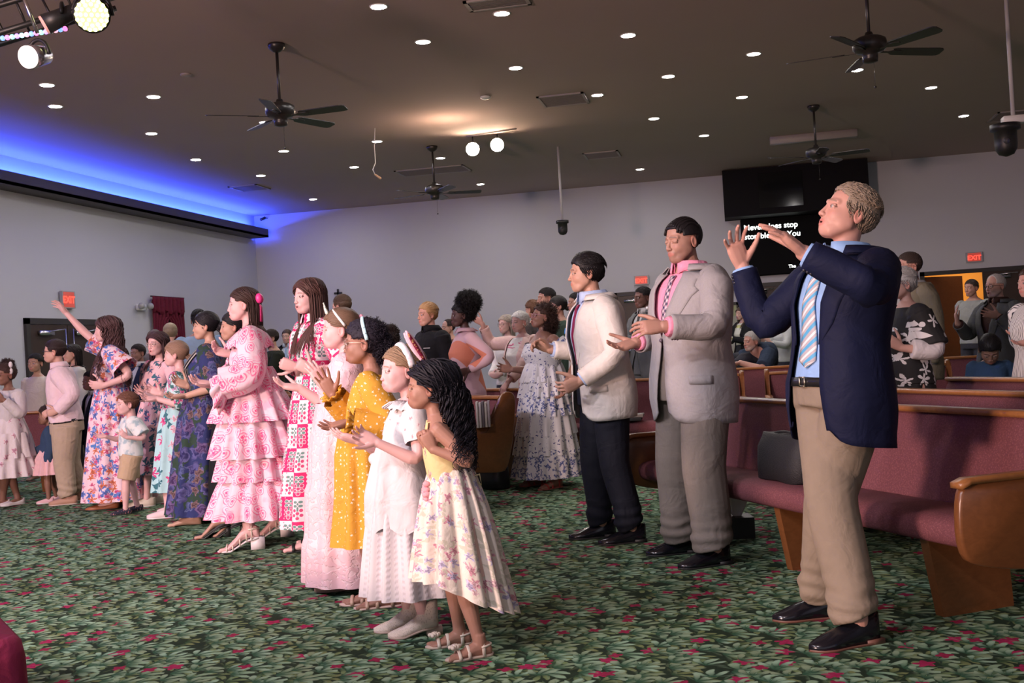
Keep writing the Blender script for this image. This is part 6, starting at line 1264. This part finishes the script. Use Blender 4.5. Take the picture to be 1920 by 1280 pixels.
# woman in tiered dress
M_dots = speckle('navy_petal_dots', (.70, .69, .71), (.05, .06, .20), 24, .26, .75, .4, 2); M_spr = floral('navy_sprigs', (.70, .69, .71), [(.13, .16, .42)], 26, .30, .45, (.10, .13, .30), .35, .4); M_vin = NT('navy_vines'); x, y, _ = M_vin.n_sep(M_vin.uv()); f_ = M_vin.ma('ABSOLUTE', M_vin.ma('SUBTRACT', M_vin.ma('FRACT', M_vin.ma('MULTIPLY', x, 9.)), .5)); mk, cr, q_, ph_ = M_vin.flower(M_vin.uv(), 55, .42, 4, .8, 2, .4)
M_vin = M_vin.out(M_vin.mix(M_vin.ma('MULTIPLY', mk, M_vin.ma('LESS_THAN', f_, .17)), (.70, .69, .71), (.10, .12, .36)), .85)
p = P('woman in off-shoulder white dress with blue floral tiers, looking up', (1016, 594), 64, feet=[(1010, 908), (1042, 914)], sex='f', H=1.62, w=1.20, skin=(.27, .145, .10), hang=72, pitch=14, toes=[60, 50], mouth=.5, bare=True,
  R=(960, 692, .05, (-.95, .15, .2), (.1, .1, .9), (.3, .2)), L=(1060, 722, -.3, (-.35, -.9, .2), (-.8, 0, .3), (.4, .2)), vx=.005)
bodice(p, M_dots, .30, .80, .016); g = G()
for k in (0, 1): tube(g, p.armpath(k, 12, .55)[3:], np.linspace(.052, .062, 9)*p.H, 20, cap=False)
build('sleeve', g, [M_spr], p.o); mats_ = [M_vin, M_dots, M_spr, M_vin, M_dots, M_spr]
zt = [.655, .555, .475, .375, .275, .175, .055]; rt_ = [.095, .118, .130, .142, .152, .165, .180]
for i in range(6):
    g = G(); ruffle(g, p, zt[i]+(.03 if i else 0), zt[i+1], rt_[i]-.004, rt_[i+1]+.004, 15, .010, seed=i*1.7); build('dress_tier', g, [mats_[i]], p.o)
hair_afro(p, (.050, .026, .020), puff=[((0, -.03, .04), (.088, .10, .09)), ((0, -.085, -.06), (.11, .06, .10))], n=1200, rad=.0035, wig=.006, ln=.05); glasses(p, (.45, .20, .28), .022, 0); shoes(p, 'sandal', mat('red_sandal', (.40, .05, .04), .5), (.35, .1, .08))
# ------------------------------------------------------------------ people: congregation
def bg(label, x, y, d, ang, outfit, hair, H=None, **k):
    k.setdefault('vx', .0075); k.setdefault('R', 'clap'); k.setdefault('L', k['R'] if isinstance(k['R'], str) else 'fold'); gl = k.pop('gl', None)
    q = P(label, (x, y), ang, d=d, H=H, detail=True, **k); outfit(q); hair(q)
    if gl: glasses(q, gl)
    return q
def o_suit(c, sh, ti, tr=None): return lambda p: suit(p, fabric('wool_a%d' % int(sum(c)*999), c), fabric('wool_b%d' % int(sum(tr or c)*999), tr or c), fabric('sh%d' % int(sum(sh)*999), sh), mat('tie%d' % int(sum(ti)*999), ti, .5) if ti else None, shoe=False)
def o_top(c, b=(.03, .03, .04), nm='top', **k): return lambda p: casual(p, c if not isinstance(c, tuple) else fabric(nm, c), fabric('bottom', b), **k)
def h_short(c, **k): return lambda p: hair_short(p, c, **{'n': 500, **k})
def h_long(c, L=.25, **k): return lambda p: hair_long(p, c, L, **{'n': 320, 'rad': .0042, **k})
# right side
M_bf = NT('black_white_floral'); u_ = M_bf.ob(); v_ = M_bf.comb(M_bf.ma('ADD', M_bf.n_sep(u_)[0], M_bf.ma('MULTIPLY', M_bf.n_sep(u_)[1], .6)), M_bf.n_sep(u_)[2]); mk, cr, q_, ph_ = M_bf.flower(M_bf.vm('ADD', v_, M_bf.vm('SCALE', M_bf.noise(u_, 20, 2, col=True), .03)), 7.5, .34, 5, .72, 3, .45); mk2, a1, a2, a3 = M_bf.flower(v_, 11, .30, 1, .35, 14, .6); M_bf = M_bf.out(M_bf.mix(M_bf.ma('MAXIMUM', mk, mk2), (.010, .010, .011), (.66, .65, .66)), .8)
def o_blackfl(p):
    skirt(p, M_bf, [(.62, .095, .085), (.45, .125, .115), (.25, .16, .15)], .3, 8, .012); shirt(p, M_whd, t0=.7, t1=.93, off=.004, arm=1.72, r0=.034, r1=.036); shirt(p, M_bf, t0=.0, t1=.95, off=.018, arm=.85, r0=.050, r1=.052)
    g = G(); u = unit(p.W[0]-p.E[0]); 
    for k_ in (0, 1):
        u = unit(p.W[k_]-p.E[k_]); g = G(); tube(g, [p.W[k_]-u*.03, p.W[k_]-u*.012], [.023, .023], 14); build('bracelet', g, [M_chrome], p.o)
bg('older woman with short grey hair and glasses in black dress with white flowers', 1689, 533, 7.05, 84, o_blackfl, h_short((.42, .41, .40), ln=.075, thick=.012, lift=.16, top=1.5, back=-.045), sex='f', skin=(.56, .33, .27), R=(1680, 655, .1, (-.75, .65, .1), (.2, 0, -1), (.35, .1)), L=(1690, 652, -.2, (-.80, .58, .1), (0, 0, -1), (.35, .2)), w=1.12, vx=.0055, gl=(.02, .02, .02), elL=(.9, -.6, .2))
bg('tall man with buzz cut and glasses in tan blazer', 1703, 500, 8.7, 84, o_suit((.26, .22, .15), (.35, .35, .36), None, (.05, .05, .05)), h_short((.05, .035, .03), thick=.002, ln=.012, lift=0, rad=.002), sex='m', w=1.12, skin=(.50, .29, .23), R='none', gl=(.02, .02, .02))
bg('bald bearded man with glasses in grey blazer, mouth open, clapping', 1866, 536, 9.6, 70, o_suit((.09, .095, .095), (.05, .025, .02), None, (.04, .04, .045)), h_short((.40, .38, .36), line=.2, back=-.04, ln=.012, thick=.001, rad=.0018, lift=0), sex='m', skin=(.46, .27, .21), beard=((.40, .36, .33), .5), mouth=.8, R=(1796, 606, .1, (-.2, .95, .1), (.8, 0, .3), (.2, .2)), L=(1872, 592, -.2, (-.93, .2, .2), (-.2, .4, -.8), (.2, .2)), gl=(.02, .02, .02), w=1.1, vx=.006)
bg('man in grey polo shirt standing in the open doorway light', 1821, 540, 14.5, 60, o_top((.24, .25, .24), arm=.8, r0=.046, r1=.044), h_short((.05, .035, .03), ln=.02, thick=.003), sex='m', skin=(.42, .25, .19), R='none', w=1.08, beard=((.1, .06, .05), .3))
M_vst = NT('vertical_stripes'); a_ = M_vst.n_sep(M_vst.ob()); f_ = M_vst.ma('FRACT', M_vst.ma('MULTIPLY', M_vst.ma('ARCTAN2', a_[1], a_[0]), 8.)); M_vst = M_vst.out(M_vst.mix(M_vst.ma('LESS_THAN', f_, .28), (.68, .66, .66), (.02, .02, .03)), .8)
bg('person in black and white striped blouse at the right photo edge, palms up', 1932, 530, 7.2, 78, o_top(M_vst, (.012, .012, .015), arm=1.5, r0=.048, r1=.040), h_short(DBR, n=400), sex='f', skin=(.50, .28, .23), R=(1925, 632, .1, (-.98, .12, .1), (.1, .9, .3), (.2, .2)), L=(1935, 640, -.1, (-.95, -.12, .1), (.1, .9, .3), (.2, .2)), w=1.15, vx=.006)
bg('child bowing head, dark hair, blue denim jacket, behind the pews at right', 1856, 655, 8.4, 20, o_top((.045, .09, .17), nm='denim_jacket'), h_short((.012, .010, .010), n=700, line=.058, thick=.010, ln=.05), sex='k', H=1.18, hsf=.19, skin=(.30, .17, .12), pitch=-42, hang=20, R='down', w=1.15)
bg('woman with long hair in black cardigan over yellow print top, far back', 1389, 588, 18, 62, lambda p: (shirt(p, floral('yellow_print', (.60, .60, .52), [(.60, .62, .15)], 12, .35, .6, None), t0=-.1, off=.010), trousers(p, M_char), jacket(p, M_blk, open_=True, lap=False, vtop=.5, vbot=.6, btn=-.4, off=.016)), h_long((.075, .050, .035), .24, amin=80), sex='f', skin=(.52, .33, .27), mouth=.5)
bg('seated man with white goatee in dark blue polo leaning on the pew back', 1409, 640, 12.6, 66, o_top((.018, .030, .055), nm='dark_polo', arm=.9, r0=.050, r1=.046), h_short((.40, .39, .37), ln=.03, line=.066), H=1.76, sex='m', skin=(.50, .28, .22), beard=((.55, .52, .48), .45), R=(1372, 683, -.1, (-.95, -.1, .1), (0, -.9, .2), (.3, .1)), L=(1388, 680, -.25, (-.92, -.1, .1), (0, -.9, .2), (.4, .1)), sit=True, w=1.25, elL=(1, -.2, .1), neckb=(1418, 665, .05), hip=(1440, 720, .3), noleg=True, vx=.006)
bg('small girl in red peering over the pew beside the seated man', 1362, 667, 13.1, 10, o_top((.42, .02, .02), nm='red_top'), h_long(BRN, .14, amin=85), sex='k', H=1.0, hsf=.20, skin=(.55, .35, .29), R='down')
bg('woman in light grey sweater, face hidden behind the raised navy sleeve', 1462, 590, 15, 58, o_top((.42, .43, .42), nm='grey_sweater'), h_long((.10, .07, .05), .2), sex='f', skin=(.55, .34, .28), R='clap')
bg('man in glasses and grey suit standing behind the white jacket man', 1205, 558, 11.6, 62, o_suit((.13, .14, .145), (.55, .55, .55), (.05, .04, .04)), h_short(BLK, ln=.018, thick=.003), sex='m', skin=(.13, .07, .052), R='clap', gl=(.02, .02, .02))
# centre
bg('boyish young man in a pale collar just behind the white jacket', 1080, 567, 11.8, 75, o_top((.62, .58, .56), nm='pale_shirt'), h_short(BLK, ln=.03), sex='m', skin=(.38, .22, .16), H=1.62, R='none')
bg('woman with smooth black hair behind the woman in tiered dress', 1045, 574, 12.2, 80, o_top((.03, .05, .035), nm='dark_green_top'), lambda p: hair_back(p, BLK, gather=(0, -.10, -.02), bun=.035), sex='f', skin=(.36, .21, .155), R='none')
bg('man with short dark hair, tallest head behind the tiered dress woman', 1024, 559, 12.9, 74, o_top((.04, .04, .05), nm='dark_shirt'), h_short(BLK, ln=.02, thick=.003), sex='m', skin=(.34, .19, .14), R='none')
bg('person with curly brown hair half hidden behind the white-haired woman', 998, 580, 14.2, 130, o_top((.05, .04, .04), nm='brown_top'), lambda p: hair_afro(p, BRN, puff=[((0, -.02, .035), (.088, .10, .095))], n=500, rad=.004), sex='f', skin=SKT, R='none')
M_wpf = floral('white_pink_blouse', (.70, .68, .64), [(.70, .20, .30)], 9, .38, .4, None)
bg('older woman with curly white hair in peach cardigan reaching out one arm', 974, 604, 10.4, 52, lambda p: (trousers(p, M_char), shirt(p, M_wpf, t0=-.1, off=.018, arm=.4, r0=.034, r1=.03), jacket(p, fabric('peach_cardigan', (.66, .46, .42)), open_=True, lap=False, vtop=.5, vbot=.6, btn=-.4, off=.030, arm=1.8)), lambda p: hair_afro(p, (.62, .60, .56), puff=[((0, -.02, .030), (.087, .098, .088))], n=500, rad=.0045, wig=.004), sex='f', skin=(.58, .36, .31), R=(904, 606, .2, (-.8, .6, .1), (0, -.4, .9), (.2, .2)), L=(952, 716, -.3, (-.5, -.8, .3), (0, -.9, -.2), (.3, .2)), w=1.15, vx=.006)
bg('woman with grey-blond hair and glasses in white top behind peach cardigan', 948, 608, 11.9, 48, o_top((.66, .64, .62), nm='white_top'), h_long((.32, .27, .22), .12), sex='f', skin=(.55, .36, .31), R='fold', gl=(.1, .08, .08))
t = NT('pink_coral_knit'); o_ = t.ob(); a_ = t.n_sep(o_); w1 = t.ma('SINE', t.ma('ADD', t.ma('MULTIPLY', a_[2], 13.), t.ma('MULTIPLY', t.ma('ADD', a_[0], a_[1]), 11.))); w2 = t.ma('SINE', t.ma('SUBTRACT', t.ma('MULTIPLY', a_[2], 11.), t.ma('MULTIPLY', t.ma('ADD', a_[0], a_[1]), 12.)))
M_knit = t.out(t.mix(t.ma('MULTIPLY', t.step(w1, .28, .34), t.step(w2, -.15, -.1)), (.62, .40, .44), (.62, .20, .12)), .85)
bg('dark-skinned woman with big black afro in pink and coral knit dress', 864, 591, 9.55, 74, lambda p: (skirt(p, M_knit, [(.64, .085, .078), (.52, .115, .105), (.30, .105, .10)], .3, 3, .003), shirt(p, M_knit, t0=-.05, off=.010, arm=1.9, r0=.036, r1=.024, fo=.003), shirtcollar(p, M_knit, .012, flop=.028)),
   lambda p: hair_afro(p, BLK, puff=[((0, -.085, .125), (.125, .125, .115)), ((0, -.05, .035), (.10, .10, .10))], n=1700, rad=.0028, wig=.007, ln=.045), sex='f', skin=(.060, .030, .026), R=(882, 692, .0, (-.6, -.3, .3), (0, -.3, -.8), (.5, .1)), L=(878, 694, -.2, (-.75, -.2, .3), (0, -.3, .8), (.5, .1)), w=1.12, vx=.0055)
def o_jacketblk(p): 
    trousers(p, M_char); shirt(p, fabric('black_softshell', (.010, .010, .012)), t0=-.1, off=.022, r0=.044, r1=.034); shirtcollar(p, M_blk, .022, gap=.2)
    g = G(); RR = p.ring([.66, .675], 6, .036, .85, np.linspace(-.45, -.85, 6)); loft(g, RR, False, False); build('chest_logo', g, [mat('logo_grey', (.4, .4, .4), .5)], p.o)
bg('man with swept blond hair in black zip jacket', 801, 590, 10.2, 56, o_jacketblk, h_short((.42, .25, .11), ln=.085, thick=.010, lift=.14, back=-.06, top=1.6), sex='m', skin=(.60, .33, .25), R='none', w=1.08, vx=.006)
bg('bald man partly hidden between blond man and afro', 840, 614, 14.2, 60, o_top((.12, .05, .04), nm='brown_shirt'), h_short((.03, .02, .02), line=.2, ln=.015, thick=.002), sex='m', skin=(.45, .26, .19), R='none')
bg('woman with messy dark bun in white top, seen behind the mustard dress girl', 728, 634, 8.6, 150, o_top((.66, .63, .62), nm='offwhite_top'), lambda p: hair_afro(p, (.040, .024, .020), puff=[((0, -.05, .05), (.085, .075, .08)), ((-.02, -.12, -.01), (.07, .06, .055))], n=700, rad=.0035, wig=.006), sex='f', skin=SKT, H=1.50, R='none')
bg('brown-haired head rising just behind the crowned girl', 640, 574, 11.7, 120, o_top((.25, .12, .10), nm='rust_top'), h_short((.09, .055, .035), ln=.05), sex='m', skin=SKL, R='none')
bg('young man in dark suit with light blue tie, far behind between the two tall girls', 538, 631, 17, 10, o_suit((.012, .012, .016), (.50, .55, .62), (.30, .42, .60)), h_short((.06, .035, .025), ln=.04), sex='m', skin=(.55, .34, .27), R='down')
bg('person in dark green jacket behind the ruffled dress girl', 507, 634, 12.9, 60, o_top((.018, .022, .014), nm='green_jacket'), h_short((.035, .025, .02), ln=.04), sex='m', skin=SKT, R='clap')
bg('man with dark hair in light blue shirt behind the blue floral woman', 373, 600, 12.0, 165, o_top((.22, .33, .48), nm='blue_shirt'), h_short(BLK, ln=.02, thick=.003), sex='m', skin=SKB, R='none')
bg('person with greying blond hair below the red curtain', 319, 624, 13.2, 150, o_top((.20, .20, .18), nm='olive_top'), h_short((.30, .24, .17), ln=.06, thick=.012), sex='f', skin=SKL, R='none')
bg('person with short grey-brown hair left of the greying blond head', 289, 636, 12.4, 140, o_top((.10, .09, .10), nm='dark_grey_top'), h_short((.13, .10, .09), ln=.04), sex='m', skin=SKL, R='none')
bg('boy in navy suit and white shirt between the raised-arm woman and glasses girl', 258, 662, 11.6, 30, o_suit((.015, .022, .055), (.62, .62, .66), None), h_short((.02, .012, .012), ln=.015, thick=.003), sex='m', skin=(.33, .18, .135), R='down')
bg('small boy in dark suit and white shirt beside the pink-shirted boy', 171, 714, 10.6, 40, o_suit((.015, .015, .030), (.60, .60, .66), None), h_short(BLK, ln=.015, thick=.003), sex='k', skin=(.24, .125, .09), R='down', H=1.22)
bg('woman with black hair in white blouse singing behind the raised arm', 134, 663, 11.6, 58, o_top((.62, .61, .58), nm='white_blouse'), h_long(BLK, .14, amin=95), sex='f', skin=(.52, .32, .25), mouth=.5, R='none', w=1.1)
bg('boy in cream shirt facing forward by the left double doors', 66, 681, 12.5, 8, o_top((.56, .52, .49), nm='cream_shirt'), h_short(BLK, ln=.025, thick=.004), sex='k', hsf=.15, skin=(.50, .31, .23), R='down', H=1.46)
# ------------------------------------------------------------------ things in the room
def bag(p0, sx, sy, sz, yaw, mt, label, handle=None, taper=.75, name='handbag', cat='bag'):
    a = radians(yaw); Mz = np.array([[cos(a), -sin(a), 0], [sin(a), cos(a), 0], [0, 0, 1.]]); th = np.arange(24)*2*pi/24; R_ = []
    for z, k in ((0, .86), (.03, .98), (.35, 1), (.7, .5+.5*taper), (.93, taper), (1, taper*.9)):
        sq = lambda v: np.sign(v)*np.abs(v)**.5
        R_.append(np.stack([sq(np.cos(th))*sx/2*(.7+.3*k), sq(np.sin(th))*sy/2*(k if z < .9 else k*.5), np.full(24, z*sz)], 1)@Mz.T+p0)
    e = empty(name, p0, label, cat); g = G(); loft(g, R_); V = g.arr(); V = V+vnoise(V, 18)[:, None]*.006; g.V = [V]; build('body', g, mt, e)
    if handle:
        g = G(); tube(g, [p0+Mz@A3(cos(t)*sx*.3, 0, sz*.92+sin(t)*handle) for t in np.linspace(0, pi, 12)], .007, 8); build('handle', g, mt, e)
    return e
Mb = mat('black_nylon', (.010, .010, .012), .6, bump=(200, .4))
q = Afl+dR*1.42+fR*.29; bag(A3(q[0], q[1], .44), .42, .17, .24, 120, Mb, 'black zip bag resting on the seat of the nearest pew', .03, .9)
q = atz(535, 820, .44); bag(q, .34, .12, .24, -45, mat('white_leather', (.66, .66, .64), .4), 'white leather handbag on the front left pew', None, .6)
q = atz(562, 800, .44); bag(q, .30, .2, .38, -40, fabric('dark_coat', (.010, .010, .016)), 'dark folded coat on the front left pew beside the white handbag', None, .6, 'folded_coat', 'coat')
q = atz(530, 905, 0); bag(q, .42, .26, .26, -45, Mb, 'black bag on the floor under the front left pew', .05, .8)
q = atz(924, 915, 0); bag(q, .30, .2, .26, -30, mat('grey_plastic_bag', (.035, .037, .042), .35), 'dark grey bag on the floor below the big pew end', None, .75)
# tissue box on the floor
q = atz(1384, 1006, 0); e = empty('tissue_box', q, 'black tissue box with a white tissue on the carpet by the pew', 'tissue box'); a = radians(12); Mz = (np.array([[cos(a), -sin(a), 0], [sin(a), cos(a), 0], [0, 0, 1.]]), q)
g = G(); box(g, (-.085, -.085, 0), (.085, .085, .125), 0, Mz); build('box', g, mat('box_black', (.012, .012, .012), .4), e, smooth=False)
g = G(); R_ = []
for z, r_ in ((.12, .02), (.16, .04), (.21, .06), (.25, .06)): th = np.arange(20)*pi/10; R_.append(np.stack([np.cos(th)*r_*(1+.3*np.sin(th*3)), np.sin(th)*r_*.5*(1+.4*np.sin(th*2+1)), np.full(20, z)+.012*np.sin(th*3)*(z-.1)*8], 1)+q)
loft(g, R_, True, False); build('tissue', g, mat('tissue_paper', (.72, .68, .64), .9), e)
# books on pews
cols = [(.45, .42, .40), (.55, .50, .50), (.12, .10, .12), (.50, .46, .42), (.35, .30, .33)]
b0 = atd(897, 806, zc(E0)-.12)
for i in range(5):
    p_ = b0+(R0*.022*i+F0*.01*i)*1.0; z0_ = .60; g = G(); Mz = (np.stack([R0, F0, ZZ], 1), A3(p_[0], p_[1], z0_)); box(g, (-.009, -.07, 0), (.009, .07, .20-.008*(i % 2)), 0, Mz, .002); o = build('hymn_book', g, mat('book%d' % i, cols[i], .6)); props(o, ('leftmost of the five', 'second from left of the five', 'dark middle one of the five', 'second from right of the five', 'rightmost of the five')[i]+' upright books at the front left pew end', 'book', 'upright books at the left pew end')
q = atz(1180, 790, .44)
for i, (dz, c_, lb) in enumerate(((0, (.03, .03, .035), 'dark book lying on the pew seat between the two suits, lowest of two'), (.032, (.30, .28, .27), 'grey paperback lying on top of the dark book on the pew seat'))):
    g = G(); box(g, (q[0]-.12, q[1]-.08, .450+dz), (q[0]+.12+.02*i, q[1]+.08, .480+dz), bev=.004); props(build('book', g, mat('bk%d' % i, c_, .5)), lb, 'book')
# stage lighting at top left
DT = 7.2; TA = atd(-60, 62, DT); TB = atd(215, -22, DT+.3); d_ = unit(TB-TA); s_ = unit(np.cross(d_, ZZ)); e = empty('lighting_truss', TA, 'black lattice lighting truss at the top left of the ceiling', 'truss')
for dz, ds in ((.12, 0), (-.10, .12), (-.10, -.12)):
    g = G(); tube(g, [TA+ZZ*dz+s_*ds, TB+ZZ*dz+s_*ds], .020, 8); build('chord', g, M_black, e)
L_ = np.linalg.norm(TB-TA); n = int(L_/.16)
for k_ in (.25, .8): g = G(); tube(g, [TA+d_*L_*k_+ZZ*.12, (TA+d_*L_*k_)*A3(1, 1, 0)+ZZ*4.44], .012, 6); build('hanger', g, M_black, e)
for i in range(n):
    a_, b_ = TA+d_*i*.16, TA+d_*(i+.5)*.16; g = G(); tube(g, [a_+ZZ*.12, b_+ZZ*-.10+s_*.12*(1 if i % 2 else -1)], .009, 5); build('lattice_bar', g, M_black, e)
q0, q1 = atd(2, 71, DT-.15), atd(128, 52, DT-.15); e = empty('led_bar', q0, 'thin multicoloured LED bar under the truss at top left', 'led bar'); g = G(); tube(g, [q0, q1], .017, 8); build('housing', g, M_black, e); pc = [(.2, .4, 1), (1, .25, .6), (.3, 1, .7), (.5, .3, 1), (.4, .9, 1), (1, .4, .5)]
for i in range(14): g = G(); sphere(g, q0+(q1-q0)*(i+.5)/14-FW*.012-ZZ*.008, .017, 6); build('led', g, mat('led%d' % (i % 6), pc[i % 6], .4, emit=pc[i % 6], es=1.6), e)
def fixture(u, v, d, r, ln, aimv, body, lens, label, bell=False, name='stage_light'):
    c = atd(u, v, d); a = unit(R0*aimv[0]+ZZ*aimv[1]-F0*aimv[2]); e = empty(name, c, label, 'stage light')
    g = G(); tube(g, [c-a*ln, c-a*ln*.85, c-a*ln*.4, c-a*.01], [r*.45, r*.75, r*.9, r*(1.05 if not bell else 1.0)], 28); build('housing', g, body, e)
    g = G(); tube(g, [c-a*.012, c+a*.004], [r*.93, r*.93], 28); le = build('lens', g, lens, e, smooth=False)
    g = G(); sd = unit(np.cross(a, ZZ)); y = [c-a*ln*.5+sd*r*1.12*cos(t)+ZZ*r*1.35*sin(t) for t in np.linspace(0, pi, 12)]; tube(g, y, .012, 6); build('yoke', g, M_black, e); return e, c, a, r
M_silv = mat('fixture_silver', (.45, .45, .5), .25, .9)
e, c, a, r = fixture(172, 28, DT-.35, .108, .22, (.28, -.30, .9), M_black, mat('lens_base', (.5, .5, .2), .3, emit=(.62, .80, .16), es=1.5), 'round LED stage light glowing yellow-green at top left'); u1 = unit(np.cross(a, ZZ)); v1 = np.cross(u1, a)
for k in range(37):
    rr = (0, *[.035]*6, *[.065]*12, *[.092]*18)[k]*r/.108; an = k*2*pi/(1 if k == 0 else 6 if k < 7 else 12 if k < 19 else 18); g = G(); sphere(g, c+a*.006+u1*cos(an)*rr+v1*sin(an)*rr, .012, 6); build('led', g, mat('led_yellow', (1, 1, .5), .3, emit=(.95, 1, .42), es=7), e)
fixture(82, 47, DT-.3, .062, .26, (-.85, -.45, .25), M_black, mat('lens_pink', (.7, .35, .3), .4, emit=(1, .45, .42), es=.55), 'black barrel stage light with pink lens between the two glowing ones')
e, c, a, r = fixture(52, 107, DT-.6, .073, .19, (-.30, -.30, .9), M_silv, mat('lens_white', (.9, .8, .8), .3, emit=(1, .80, .76), es=1.6), 'silver can stage light with bright white lens, lowest at top left')
g = G(); sphere(g, c+a*.004, .022, 8); build('bulb', g, mat('bulb', (1, 1, 1), .3, emit=(1, .95, .85), es=25), e)
g = G(); tube(g, [c-a*.10+ZZ*.14, A3(c[0], c[1], c[2]+.35)], .012, 6); build('hanger', g, M_chrome, e)
# cloth-covered bench corner at bottom left
q = atz(57, 1196, .46); a_ = atz(-40, 1100, .46); u_ = unit((a_-q)*A3(1, 1, 0)); v_ = unit(A3(-u_[1], u_[0], 0)); v_ = v_ if v_@(-F0) > 0 else -v_
g = G(); R_ = []; base = [(0, 0), (1.3, 0), (1.3, .9), (0, .9)]
pts = []
for cx, cy, a0 in ((1.3, .06, -pi/2), (1.3, .9, 0), (.06, .9, pi/2), (.06, .06, pi)):
    for k in range(7): pts.append((cx+(-.06 if cx > 1 else 0)*0+.06*cos(a0+k*pi/12*1), cy+.06*sin(a0+k*pi/12)))
pts = np.array(pts); c0 = pts.mean(0)
for z, k in ((0, 1.03), (.2, 1.0), (.40, .99), (.445, .975), (.46, .94)): 
    w_ = (pts-c0)*k+c0; w_ = w_-0; R_.append(q+np.outer(w_[:, 0], u_)+np.outer(w_[:, 1], v_)+ZZ*(z-.46))
loft(g, R_); props(build('altar_bench', g, fabric('maroon_cloth', (.20, .018, .055), .9, .5)), 'maroon cloth-covered bench whose corner shows at the bottom left', 'bench')
